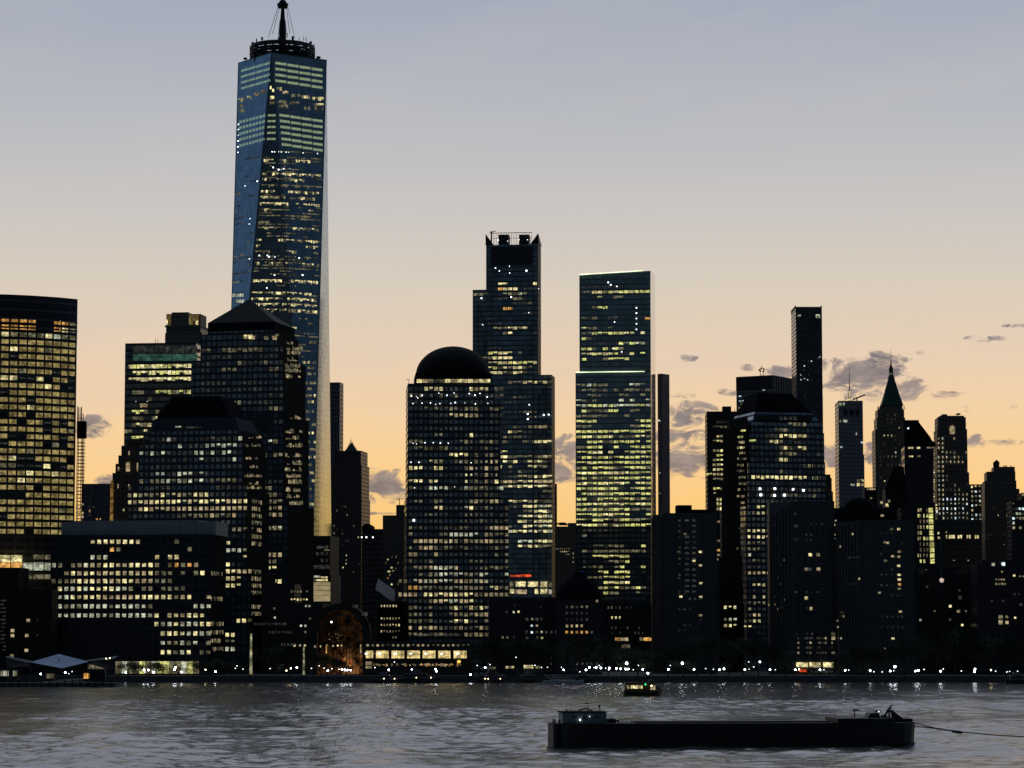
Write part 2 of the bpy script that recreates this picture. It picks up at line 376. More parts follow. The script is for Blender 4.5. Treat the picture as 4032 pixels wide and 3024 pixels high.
# ------------------------------------------------------------ water, land, quay
def build_water():
    ys = np.concatenate([np.linspace(-800, 480, 30), np.arange(484, 830, .75), np.arange(830, 1100, 1.6), np.arange(1100, 1500, 3.0), np.array([1520, 1700, 2500, 6000])])
    xs = np.concatenate([np.linspace(-9000, -500, 10), np.arange(-400, -150, 6), np.arange(-150, 150, 1.1), np.arange(150, 400, 6), np.linspace(500, 9000, 10)])
    X, Y = np.meshgrid(xs, ys)
    Z = np.zeros_like(X)
    rs = np.random.RandomState(3)
    for i in range(60):
        L = 2.4 * (1.032 ** i); a = R(-75) + rs.normal() * .75 ; k = 2 * math.pi / L
        A = .0050 * L * (.4 + rs.rand())
        Z += A * np.sin(k * (X * math.cos(a) + Y * math.sin(a)) + rs.rand() * 6.28 + 1.3 * np.sin(X * .031 + Y * .017 + i))
    patch = .75 + .5 * np.sin(X * .017 + 1.3 * np.sin(Y * .011)) * np.sin(Y * .019 + X * .006)
    Z *= np.clip(patch, .35, 1.4)
    # the wake rolling back from the barge to the left
    for (y0, amp, wd, sl, ph, x1) in [(786, .55, 4.0, .02, 0, -20), (748, .35, 3.5, -.02, 1.1, 10), (730, .60, 4.2, .035, 1.7, 0), (711, .55, 3.6, .02, .5, -10), (676, .45, 3.6, -.015, 2.0, 0), (640, .4, 3.5, .03, 3, -15)]:
        yc = y0 + sl * (X - 6) + 3.2 * np.sin(X * .045 + ph) + 1.2 * np.sin(X * .13 + ph)
        env = np.clip((x1 - X) / 25, 0, 1) * np.clip(.35 + .65 * np.sin(X * .07 + ph * 2) + .3 * np.sin(X * .19 + ph), 0, 1.2)
        Z += amp * env * (np.exp(-((Y - yc) / wd) ** 2) - .5 * np.exp(-((Y - yc - 7) / wd) ** 2))
    # bow wave
    Z += .9 * np.exp(-((X - 97) / 5.5) ** 2 - ((Y - 668) / 4.5) ** 2)
    fade = np.clip((1480 - Y) / 60, 0, 1) * np.clip((Y - 470) / 30, 0, 1) * np.clip((420 - np.abs(X)) / 60, 0, 1)
    Z *= fade
    ny, nx = X.shape
    me = bpy.data.meshes.new('water')
    me.vertices.add(nx * ny); me.vertices.foreach_set('co', np.stack([X, Y, Z], -1).astype(np.float32).ravel())
    idx = np.arange(nx * ny).reshape(ny, nx)
    q = np.stack([idx[:-1, :-1], idx[:-1, 1:], idx[1:, 1:], idx[1:, :-1]], -1).reshape(-1, 4)
    me.loops.add(q.size); me.loops.foreach_set('vertex_index', q.ravel().astype(np.int32))
    me.polygons.add(len(q)); me.polygons.foreach_set('loop_start', (np.arange(len(q)) * 4).astype(np.int32))
    me.update(calc_edges=True); me.shade_smooth()
    m, t = newmat('river_water')
    g = t.n.new('ShaderNodeNewGeometry')
    mp = t.n.new('ShaderNodeMapping'); mp.inputs['Scale'].default_value = (1, .42, 1); t.l.new(g.outputs['Position'], mp.inputs[0])
    na = t.noise(mp.outputs[0], .55, 3, .6, .2); nb = t.noise(mp.outputs[0], 1.6, 3, .6, .2)
    hsum = t.m('ADD', t.m('MULTIPLY', na, 1.0), t.m('MULTIPLY', nb, .30))
    bp = t.n.new('ShaderNodeBump'); bp.inputs['Strength'].default_value = 1.0; bp.inputs['Distance'].default_value = .36
    t.l.new(hsum, bp.inputs['Height'])
    mp2 = t.n.new('ShaderNodeMapping'); mp2.inputs['Scale'].default_value = (.4, 1, 1); t.l.new(g.outputs['Position'], mp2.inputs[0])
    t.put(bp.inputs['Strength'], t.rng(t.noise(mp2.outputs[0], .022, 4, .6, .8), .38, .62, .35, 1.0))
    p = principled(t, (.065, .065, .065, 1), .16, 0, 5.0, bp.outputs[0])
    outp(t, p.outputs[0]); me.materials.append(m)
    o = bpy.data.objects.new('water', me); COL.objects.link(o); o['kind'] = 'structure'
build_water()
M_side = facade('darkened_flank', (.014, .0145, .014, 1), (.011, .012, .013, 1), 1.6, 3.9, 0, 1, .6, .5, metal=0, grough=.6, frough=.9, ior=1.06)  # side walls coloured darker, for the dark neighbours their glass would reflect
M_dark = plain('quay_concrete', (.09, .09, .085, 1), .8, scale=.3)
M_paving = plain('promenade_paving', (.12, .115, .11, 1), .7, scale=.2)
M_black = plain('black_steel', (.015, .015, .017, 1), .55)
M_steel = plain('painted_steel', (.10, .105, .11, 1), .45)
M_roof = plain('dark_roofing', (.016, .016, .018, 1), .9, scale=.1, ior=1.08)
M_copper = plain('dark_copper_roof', (.022, .028, .026, 1), .6, scale=.08, ior=1.2)
M_stone = plain('grey_stone', (.16, .155, .145, 1), .8)
SH = 1480.0
mb = MB(); mb.box(-9000, 9000, SH + 1.5, 30000, -4, GZ - .2); o = mb.build('ground', M_paving); o['kind'] = 'structure'
mb = MB(); mb.box(-9000, 9000, SH, SH + 1.5, -4, GZ + .35); o = mb.build('quay_wall', M_dark); o['kind'] = 'structure'
mb = MB(); mb.box(-400, 400, SH + 1.5, SH + 16, GZ - .21, GZ - .15); o = mb.build('promenade', M_paving); o['kind'] = 'structure'

# ------------------------------------------------------------ the tall glass tower with the spire
def spire_tower():
    Y0 = 1925.0
    # vertical axis of the tower seen at px ~1112
    x0 = at(1112, 226, Y0).x
    root = thing('glass_skyscraper', 'tallest tower of tapering blue glass triangles with a ring and spire on its roof', 'skyscraper', (x0, Y0, GZ))
    th = R(-9.0); hb = 30.5
    base = [(Vector((math.cos(th + a) * hb * 2 ** .5, math.sin(th + a) * hb * 2 ** .5, 0))) for a in (R(-135), R(-45), R(45), R(135))]  # left front, right front, right back, left back
    top = [(Vector((math.cos(th + a) * 31.5, math.sin(th + a) * 31.5, 0))) for a in (R(-90), 0, R(90), R(180))]                      # front, right, back, left
    zb = 56.0; zt = at(1072, 205, Y0 - 31).z - GZ
    B = [v + Vector((0, 0, zb)) for v in base]; T = [v + Vector((0, 0, zt)) for v in top]
    bld = Bld.__new__(Bld); bld.o = root; bld.panes = []; bld.th = 0; bld.inv = Matrix.Identity(3); bld.org = Vector((x0, Y0, GZ)); bld.cam = Vector((0, 0, H)) - bld.org
    tris = {'front': (B[0], B[1], T[0]), 'left': (T[3], B[0], T[0]), 'rfront': (T[0], B[1], T[1]), 'right': (B[1], B[2], T[1]),
            'backright': (T[1], B[2], T[2]), 'back': (B[2], B[3], T[2]), 'backleft': (T[2], B[3], T[3]), 'leftside': (B[3], B[0], T[3])}
    fh = 4.0; planes = {}
    mb = MB()
    for nm, (a, b, c) in tris.items():
        n = (b - a).cross(c - a).normalized()
        if n.dot(Vector(((a + b + c) / 3).to_2d().to_3d())) < 0: n = -n; a, b = b, a
        ux = Vector((0, 0, 1)).cross(n).normalized()
        planes[nm] = (a.copy(), ux, n, 0.0)
        mb.face([a, b, c], [((p - a).dot(ux), p.z) for p in (a, b, c)])
    for i in range(4):                                     # base podium and its square plan
        pass
    mb.face(T, [(0.01, 0.01)] * 4)
    mt = facade('blue_curtain_wall', (.22, .26, .30, 1), (.31, .38, .43, 1), 3.0, fh, 0, 2, 1.01, .975, metal=.9, grough=.06, frough=.3, var=.16, wob=.002)
    mb.build('curtain_wall', mt, root)
    mb = MB(); mb.prism([(v.x, v.y) for v in base], 0, zb); mb.build('podium', facade('podium_glass', (.05, .05, .05, 1), (.05, .06, .07, 1), 2, 4, 0, 2), root)
    mb = MB()
    for i in range(4):                                     # parapet band
        a, b = T[i], T[(i + 1) % 4]; n = (b - a).cross(Vector((0, 0, 1))).normalized()
        mb.face([a + n * .05 + Vector((0, 0, -9)), b + n * .05 + Vector((0, 0, -9)), b + n * .05, a + n * .05])
    mb.build('parapet', plain('parapet_glass', (.10, .13, .14, 1), .25, .5), root)
    # corner edges
    ed = MB()
    for a, b in ((T[0], B[0]), (T[0], B[1]), (T[1], B[1]), (T[3], B[0])):
        ed.tube(a, b, .35, n=4)
    ed.build('edge_trim', plain('edge_steel', (.22, .26, .30, 1), .3, .6), root)
    bld.g = (3.0, fh, 0, 2, .9, .6)
    P = planes
    def stripes(pl, x0, x1, y, n, k, hpx=13, gap=.1, slope=0):
        for i in range(n):
            xa = x0 + (x1 - x0) * (i + gap / 2) / n; xb = x0 + (x1 - x0) * (i + 1 - gap / 2) / n
            yy = y + slope * (i + .5) / n
            bld.rect(pl, xa, yy - hpx / 2, xb, yy + hpx / 2, k)
    # green mechanical-floor light bands (right facet, left facet) - photograph pixels
    for i, y in enumerate((247, 270, 293, 316)):
        stripes(P['rfront'], 1082, 1272, y, 4, 'k', 9.5, .1, 30)
        stripes(P['left'], 948, 1064, y + 33, 4, 'n', 8.5, .12, -33)
    for i, y in enumerate((452, 475, 498, 521, 545, 567)):
        stripes(P['rfront'], 1098 + i * 2, 1272, y, 4, 'k', 9.5, .1, 26)
        if i < 5:
            stripes(P['left'], 940, 1046 - i, y + 30, 8, 'n', 10, .3, -28)
            stripes(P['front'], 1054 - i * 1, 1086, y + 2, 2, 'k', 8, .1)
    # observatory floors, warm
    for (xa, xb, y, k) in [(1092, 1110, 352, 'w'), (1112, 1136, 366, 'm'), (1146, 1182, 378, 'd'), (1188, 1222, 384, 'm'), (1230, 1276, 390, 'w'), (1096, 1130, 402, 'd'), (1140, 1180, 408, 'd'),
                           (1236, 1276, 415, 'm'), (1098, 1135, 420, 'd'), (1190, 1222, 428, 'd'), (1240, 1276, 432, 'd')]:
        [bld.rect(P['rfront'], xa + (xb - xa) * i_ / 4, y - 8, xa + (xb - xa) * (i_ + .85) / 4, y + random.choice((-1, 3, 6)), random.choice((k, k, 'd', 'w' if k != 'd' else 'v'))) for i_ in range(4)]
    for (xa, xb, y, k) in [(940, 966, 394, 'm'), (974, 992, 386, 'w'), (1000, 1024, 372, 'd'), (1030, 1050, 362, 'd'), (940, 962, 438, 'd'), (940, 958, 418, 'd')]:
        [bld.rect(P['left'], xa + (xb - xa) * i_ / 3, y - 8, xa + (xb - xa) * (i_ + .85) / 3, y + random.choice((-1, 3, 6)), random.choice((k, 'd'))) for i_ in range(3)]
    for (xa, xb, y, k) in [(1063, 1069, 345, 'w'), (1072, 1080, 356, 'w'), (1064, 1080, 384, 'w'), (1062, 1082, 404, 'd')]:
        bld.rect(P['front'], xa, y - 6, xb, y + 6, k)
    rnd = random.Random(11)
    # office floors: rows of the front facet and right facet down to the roofs before it
    frows = [(598, .5, 's'), (632, .25, 'w'), (686, .75, 'wwd'), (708, .6, 'wdd'), (732, .25, 'd'), (755, .45, 'wd'), (778, .6, 'wwd'), (803, .75, 'ww'), (827, .35, 'wd'), (851, .3, 'd'), (876, .15, 'd'),
             (899, .45, 'wd'), (947, .4, 'wd'), (968, .45, 'wd'), (992, .25, 'wd'), (1012, .35, 'vd'), (1038, .8, 'wwd'), (1060, .2, 'd'), (1083, .2, 'v'), (1106, .6, 'ww'), (1132, .1, 'd'), (1155, .5, 'wwd'),
             (1178, .65, 'wd'), (1200, .9, 'www'), (1222, .75, 'wd'), (1247, .4, 'dd'), (1272, .25, 'd'), (1292, .65, 'wwd'), (1318, .2, 'd'), (1342, .15, 'd'), (1368, .35, 'wd'), (1395, .15, 'd')]
    for (y, pr, ks) in frows:
        f = (y - 200) / 1000; xl = 1072 - 89 * f + 5; xm = 1072 + 62 * f; xr = 1286 - 27 * f - 4
        run = 0
        for pl, xa, xb, sl in (('front', xl, xm, 0), ('rfront', xm, xr, 8)):
            nn = int((xb - xa) / 9.5)
            for i in range(nn):
                if rnd.random() < .28: run = rnd.random()
                if run < pr * .95:
                    x = xa + 9.5 * i; yy = y + sl * i / max(nn, 1); k = rnd.choice(ks)
                    if k == 's':
                        if rnd.random() < .5: continue
                        bld.rect(P[pl], x, yy - 2, x + 3, yy + 1, 's'); continue
                    hh = rnd.choice((11, 9, 6, 4))
                    bld.rect(P[pl], x, yy - 6, x + rnd.choice((8.6, 8.6, 6)), yy - 6 + hh, k)
        for i in range(3):
            if rnd.random() < pr * .35 and y > 660:
                x = 920 + rnd.random() * 60; bld.rect(P['left'], x, y + 6, x + rnd.choice((4, 12, 22)), y + 12, rnd.choice('vvvd'))
    y = 584.0
    while y < 1420:
        y += rnd.choice((11.5, 23, 11.5)); f = (y - 200) / 1000; xl = 1072 - 89 * f + 5; xm = 1072 + 62 * f; xr = 1286 - 27 * f - 4; dn = rnd.random() * (.75 if y < 900 or y > 1020 else .5)
        for pl, xa, xb, sl in (('front', xl, xm, 0), ('rfront', xm, xr, 8), ('left', 946 - (y - 200) * .031, xl - 10, -14)):
            x = xa; run = rnd.random()
            while x < xb - 8:
                L_ = rnd.choice((4, 6, 9, 14))
                if rnd.random() < .25: run = rnd.random()
                if run < dn * (.45 if pl == 'left' else 1): yy = y + sl * (x - xa) / max(1, xb - xa); bld.rect(P[pl], x, yy - 2, min(x + L_ - 1, xb - 1), yy + 2.2, rnd.choice('vvd' if pl == 'left' else 'vddd'))
                x += L_
    for y, xa, xb, n in ((1163, 915, 960, 5), (1186, 928, 962, 3)): stripes(P['left'], xa, xb, y, n, 'p', 12, .3)
    for y in (1427, 1448, 1472, 1508, 1530, 1558, 1582, 1620, 1650, 1672, 1705, 1740, 1770, 1800, 1830, 1862, 1893, 1925, 1955, 1985, 2015, 2045):
        for i in range(7):
            if rnd.random() < .55: x = 1188 + i * 8; bld.rect(P['rfront'] if y < 1500 else P['front'], x, y - 5, x + 7, y + 5, rnd.choice('wdd'))
    for (x, y) in ((1021, 1006), (1053, 1006), (1060, 1011), (1083, 1012), (1178, 1016), (1081, 1083), (1191, 1083), (1051, 1134), (1076, 659), (1097, 668), (1117, 665), (1141, 665)):
        bld.rect(P['front'] if x < 1120 else P['rfront'], x - 2, y - 2, x + 2, y + 2, 's')
    for (x, y) in ((965, 732), (1013, 714), (982, 882), (985, 861), (982, 1019), (937, 600), (937, 578), (938, 555), (938, 533), (939, 510), (939, 490)):
        bld.rect(P['left'], x - 1.5, y - 1.5, x + 1.5, y + 1.5, 's')
    bld.done()
    # communications ring
    zc = lambda py, Y=Y0: at(1110, py, Y).z - GZ
    zr0 = zt + .5; zr1 = zc(163); rr = (1238 - 985) / 2 / F * Y0; cxr = at(1112, 190, Y0).x - x0
    ring = MB()
    for z, r_ in ((zc(238), rr * .95), (zc(228), rr * .97), (zc(217), rr), (zc(206), rr), (zc(194), rr), (zc(186), rr * .97)):
        n = 40
        for i in range(n):
            t0, t1 = 2 * math.pi * i / n, 2 * math.pi * (i + 1) / n
            a = Vector((cxr + r_ * math.cos(t0), r_ * math.sin(t0), z)); b = Vector((cxr + r_ * math.cos(t1), r_ * math.sin(t1), z))
            ring.tube(a, b, .95, n=5, cap=False)
            if i % 2 == 0: ring.tube(a, (a.x, a.y, z - 2.6), .25, n=4)
            if i % 3 == 0: ring.tube((a.x, a.y, zr0 - 4), (a.x, a.y, zc(186)), .7, n=4)
    for i in range(16):
        t0 = 2 * math.pi * i / 16
        for z in (zc(190), zc(212)):
            ring.tube((cxr + rr * math.cos(t0), rr * math.sin(t0), z), (cxr, 0, z), .35, n=4)
    ring.build('antenna_ring', M_black, root)
    for px, py, wpx, hpx, dy_ in [(1032, 152, 7, 12, -14), (1153, 150, 9, 14, -12), (1223, 170, 10, 14, 4), (995, 172, 9, 12, 6), (988, 190, 8, 10, 2), (1234, 185, 9, 16, 2), (1234, 208, 7, 10, 2), (966, 231, 14, 8, 2), (1254, 226, 16, 8, 2),
                                  (1131, 140, 2, 20, 3), (1178, 153, 2, 10, 3), (1196, 152, 2, 16, 0), (1206, 155, 2, 18, 0), (1096, 152, 3, 8, 0), (1010, 160, 4, 14, 0), (993, 205, 8, 12, 0), (1228, 222, 12, 10, 0), (994, 218, 8, 8, 0)]:
        p = at(px, py, Y0 + dy_); s_ = Y0 / F
        eq = MB(); eq.box(p.x - x0 - wpx * s_ / 2, p.x - x0 + wpx * s_ / 2, dy_ - .8, dy_ + .8, p.z - GZ - hpx * s_ / 2, p.z - GZ + hpx * s_ / 2, bottom=True); eq.build('rooftop_antenna', M_black, root)
    sp_ = MB()
    zs = [(240, 2.6), (150, 2.6), (110, 2.4), (75, 1.7), (32, 1.15), (31, 3.6), (26, 3.4), (22, 4.0), (14, 3.9), (12, 2.6), (4, 2.4), (0, 1.1), (-120, 1.0), (-400, .35), (-620, .1)]
    sp_.lathe([(r_, zc(y)) for y, r_ in zs], cxr, 0, 10)
    sp_.build('spire', M_black, root)
    lt = MB()
    for t0 in np.arange(8) * math.pi / 4:
        for (ya, yb, ra, rb) in ((150, 118, 3.4, 2.8), (118, 80, 2.8, 2.2)):
            lt.tube((cxr + ra * math.cos(t0), ra * math.sin(t0), zc(ya)), (cxr + rb * math.cos(t0 + .6), rb * math.sin(t0 + .6), zc(yb)), .16, n=4)
    lt.build('spire_lattice', M_black, root)
    for (xa, xb, dy_) in ((1094, 1058, -3), (1100, 1081, -16), (1128, 1148, -16), (1133, 1162, -3)):
        a = at(xa, 30, Y0); b = at(xb, 152, Y0); c_ = MB()
        c_.tube((a.x - x0, 0, a.z - GZ), (b.x - x0, dy_, b.z - GZ), .22, n=4); c_.build('stay_cable', M_steel, root)
spire_tower()

# ------------------------------------------------------------ towers, far to near
DG = (.035, .045, .055, 1)     # dark glass
def dark(f=.03): return (f, f * 1.0, f * 1.05, 1)

# --- 4: parallelogram glass tower
b = Bld('glass_skyscraper', 'flat topped glass tower with bright light strips along its roof edge and setback', 'skyscraper', 2120, -7.3, 2266, 2566, 2000)
b.grid(21, 20.4, 2300, 1720, .92, .5)
b.g = b.g[:4] + (.98, .86); m = b.fac('glass_wall_four', (.03, .035, .04, 1), (.42, .55, .60, 1), metal=.75, grough=.08, var=.2, wob=.01)
b.g = b.g[:4] + (.92, .5); xl, z1 = b.hit(2281, 1083); xr, z2 = b.hit(2561, 1066); _, zm = b.hit(2300, 1467); xs_, _ = b.hit(2266, 2000); xm_, _ = b.hit(2533, 1064)
d = 46
mb = MB()
zl4 = b.hit(2400, 2046)[1]; mb.box(b.hit(2266, 1467)[0], xr, 0, d, zl4, zm, ms=1); ml = MB(); ml.box(b.hit(2268, 2100)[0], xr - .2, .2, d, 0, zl4, ms=0); b.g = b.g[:4] + (.8, .6); ml.build('lower_wall', b.fac('lower_glass_four', (.02, .022, .024, 1), (.16, .21, .24, 1), metal=.6, grough=.1, var=.4), b.o); b.g = b.g[:4] + (.92, .5)
P8 = [(xl, .01), (xr, .01), (xr, d), (xl, d)]
zt = [z1, z2, z2 + 2, z1 + 2]
for i in range(4):
    j = (i + 1) % 4; a_, c_ = P8[i], P8[j]; ua, ub = (a_[0] + a_[1]), (c_[0] + c_[1])
    mb.face([(a_[0], a_[1], zm), (c_[0], c_[1], zm), (c_[0], c_[1], zt[j]), (a_[0], a_[1], zt[i])], [(ua, zm), (ub, zm), (ub, zt[j]), (ua, zt[i])], 1 if i in (1, 3) else 0)
mb.face([(P8[i][0], P8[i][1], zt[i]) for i in range(4)], [(0.01, 0.01)] * 4)
mb.build('wall', [m, facade('bright_glass_side', (.35, .36, .38, 1), (.62, .64, .66, 1), 3.0, 4.0, 0, 2, 1.01, .95, metal=.9, grough=.05, frough=.3, var=.04, wob=.004)], b.o)  # same glass as the front, coloured brighter for the glancing sky reflection
mb = MB(); mb.tube((xl, -.4, z1 + .3), (xm_, -.4, z1 + (z2 - z1) * (xm_ - xl) / (xr - xl) + .4), .38, n=4); mb.build('roof_light_strip', E['l'], b.o)
mb = MB(); x1_, _ = b.hit(2538, 1467); mb.tube((b.hit(2268, 1467)[0], -.4, zm + .3), (x1_, -.4, zm + .3), .38, n=4); mb.build('setback_light_strip', E['l'], b.o)
for y, x0, x1, p, k in [(1112, 2296, 2310, .3, 'd'), (1148, 2340, 2560, .85, 'ggw'), (1160, 2296, 2400, .3, 'd'), (1176, 2300, 2440, .4, 'dg'), (1213, 2305, 2420, .7, 'gd'), (1232, 2296, 2420, .3, 'dv'), (1253, 2296, 2430, .65, 'ddv'), (1298, 2296, 2400, .7, 'gd'),
                        (1320, 2290, 2560, .8, 'gwd'), (1340, 2290, 2440, .4, 'dg'), (1366, 2290, 2450, .65, 'gd'), (1360, 2440, 2545, .7, 'gwp'), (1387, 2296, 2420, .7, 'gw'), (1382, 2490, 2540, .9, 'g'),
                        (1405, 2300, 2480, .4, 'dg'), (1428, 2420, 2470, .5, 'd'), (1449, 2400, 2460, .7, 'g')]:
    b.rows(0.0, [(y, x0, x1, p, k)])
for (x, y) in ((2395, 1112), (2405, 1122), (2429, 1128), (2420, 1268), (2448, 1385), (2506, 1212), (2506, 1233), (2506, 1254), (2506, 1275), (2506, 1297), (2415, 1372)): b.rect(0.0, x - 2, y - 2, x + 2, y + 2, 's')
b.fill(0.0, 2292, 1100, 2555, 1460, .15, 'v'); b.fill(0.0, 2270, 1520, 2560, 1720, .25, 'vd'); b.fill(0.0, 2290, 2050, 2555, 2370, .2, 'vd')
b.rect(0.0, 2540, 1249, 2559, 1258, 'o')
y = 1523
for i, (p, k) in enumerate([(.5, 'pd'), (.5, 'dv'), (.25, 'd'), (.5, 'dp'), (.8, 'gp'), (.6, 'gd'), (.2, 'd'), (.5, 'dg'), (.5, 'gd'), (.9, 'gg'), (.9, 'gwd'), (.7, 'gd')] + [(.95, 'gggd'), (.92, 'ggw')] * 8):
    x0 = 2270; x1 = 2558
    b.rows(0.0, [(y + i * 20.4, x0, x1, p, k)])
for i, (p, k, x0, x1) in enumerate([(.9, 'gd', 2420, 2510), (.95, 'vd', 2270, 2560), (.3, 'v', 2290, 2560), (.25, 'd', 2290, 2350), (.4, 'dg', 2340, 2545), (.6, 'dg', 2340, 2545), (.5, 'd', 2300, 2545), (.9, 'g', 2338, 2480), (.8, 'gd', 2400, 2480), (.7, 'gd', 2340, 2530), (.8, 'g', 2370, 2480),
                                    (.9, 'g', 2372, 2475), (.9, 'gw', 2372, 2475), (.6, 'gd', 2370, 2540), (.6, 'gd', 2370, 2540)]):
    b.rows(0.0, [(2050 + i * 20.4, x0, x1, p, k)])
b.done()

# --- 3: tower with shoulders and masts
b = Bld('glass_skyscraper', 'dark glass tower with lower shoulders both sides and fin shaped screens round its roof', 'skyscraper', 2130, -7.3, 1914, 2118, 1000)
b.grid(19.5, 19.4, 1950, 1390, .93, .55)
b.g = b.g[:4] + (.97, .8); m = b.fac('glass_wall_three', (.014, .016, .018, 1), (.30, .40, .46, 1), metal=.6, grough=.1, var=.3, wob=.01)
b.g = b.g[:4] + (.93, .55); x0, z = b.hit(1914, 965); x1, _ = b.hit(2118, 965); zl = b.hit(1880, 1140)[1]; zrs = b.hit(2150, 1475)[1]; zb3 = b.hit(2100, 2345)[1]
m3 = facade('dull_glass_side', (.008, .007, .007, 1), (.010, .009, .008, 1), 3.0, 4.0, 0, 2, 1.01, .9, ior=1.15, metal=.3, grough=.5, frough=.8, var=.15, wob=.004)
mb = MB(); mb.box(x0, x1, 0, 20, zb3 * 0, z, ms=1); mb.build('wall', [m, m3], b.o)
mb = MB(); mb.box(x0 + 4, x1 - 4, -.25, -.05, b.hit(2000, 1045)[1], z - 1.5, bottom=True); mb.build('louvre_panel', plain('louvre_steel', (.05, .05, .052, 1), .6), b.o)
mb = MB(); mb.box(b.hit(1860, 1200)[0], x0, 1.5, 46, 0, zl); mb.build('left_shoulder', m, b.o)
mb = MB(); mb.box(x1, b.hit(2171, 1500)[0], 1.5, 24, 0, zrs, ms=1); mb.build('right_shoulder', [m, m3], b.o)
mb = MB(); zf = b.hit(1912, 918)[1]
for xx, sg in ((x0, 1), (x1, -1)):
    zt_ = b.hit(1914, 924)[1]
    mb = MB(); zk = z + (zt_ - z) * .25; a_, c_ = xx - .4, xx + .4
    mb.face([(c_, -.3, z), (c_, 20, z), (c_, 20, zk), (c_, -.3, zt_)]); mb.face([(a_, 20, z), (a_, -.3, z), (a_, -.3, zt_), (a_, 20, zk)]); mb.face([(a_, -.3, zt_), (c_, -.3, zt_), (c_, 20, zk), (a_, 20, zk)]); mb.face([(a_, -.3, z), (c_, -.3, z), (c_, -.3, zt_), (a_, -.3, zt_)])
    mb.face([(xx, -.35, z), (xx + sg * 6, -.35, z), (xx, -.35, zt_)]); mb.face([(xx, -.05, z), (xx, -.05, zt_), (xx + sg * 6, -.05, z)])
    mb.build('roof_fin', M_black, b.o)
mb = MB(); xa, za = b.hit(1934, 918, 8); xb, zb_ = b.hit(2094, 963, 8)
for i in range(17):
    x = xa + (xb - xa) * i / 16
    mb.tube((x, 8, zb_ - 2), (x, 8, za), .16, n=4)
mb.tube((xa, 8, za), (xb, 8, za), .3, n=4); mb.tube((xa, 8, (za * .55 + zb_ * .45)), (xb, 8, (za * .55 + zb_ * .45)), .18, n=4)
mb.build('roof_screen', M_steel, b.o)
mb = MB()
for pa, pb in ((1962, 2002), (2044, 2082)):
    xa, za = b.hit(pa, 924, 14); xb, zb_ = b.hit(pb, 962, 14); mb.box(xa, xb, 14, 24, zb_, za, bottom=True)
xa, za = b.hit(1935, 910, 6); mb.tube((xa, 6, z), (xa, 6, za), .6, n=5); mb.tube((xa - 1.5, 6, za - 1.5), (xa + 3.4, 6, za), .4, n=4)
mb.build('roof_plant_room', M_black, b.o)
mb = MB()
def seg(px0, py0, px1, py1, c=.9, r_=.55):
    a_, za = b.hit(px0, py0, c); c2, zc = b.hit(px1, py1, c); mb.tube((a_, c, za), (c2, c, zc), r_, n=4)
for (q0, q1) in ((1130, 1300), (1300, 1470)): seg(1884, q0 + 70, 1924, q0 + 190); seg(1924, q0 + 190, 1886, q0 + 310)
for q0 in range(1520, 2160, 160): seg(2150, q0, 2105, q0 + 80); seg(2105, q0 + 80, 2150, q0 + 160)
seg(1882, 1200, 1882, 1500, .9, .4); seg(2149, 1480, 2149, 2270, .9, .7); seg(2101, 1480, 2101, 2270, -.1, .7); seg(1933, 965, 1933, 1480, -.25, .3); seg(2098, 965, 2098, 1480, -.25, .3); seg(2101, 2165, 2145, 2245); seg(2101, 2245, 2149, 2245)
mb.build('cross_bracing', plain('brace_steel', (.16, .15, .145, 1), .4, .3), b.o)
b.fill(0.0, 1918, 1110, 2112, 1470, .14, 'v'); b.fill(0.0, 1975, 1480, 2168, 2150, .25, 'vvd')
for (x, y, r_) in ((1951, 1055, 3), (1966, 1067, 2.5), (2006, 1048, 2), (2007, 1075, 2), (2073, 1066, 4), (2013, 1170, 3.5), (1895, 1174, 3.5), (2121, 1137, 2), (2082, 1231, 2), (1900, 1278, 2), (2084, 1594, 3.5), (2078, 1630, 4), (2078, 1650, 4), (2141, 1634, 3.5), (2160, 1632, 3), (2026, 1898, 3), (1962, 945, 2), (1999, 949, 2), (2044, 944, 2), (2077, 944, 2)):
    b.rect(0.0, x - r_ / 1.6, y - r_ / 1.6, x + r_ / 1.6, y + r_ / 1.6, 's')
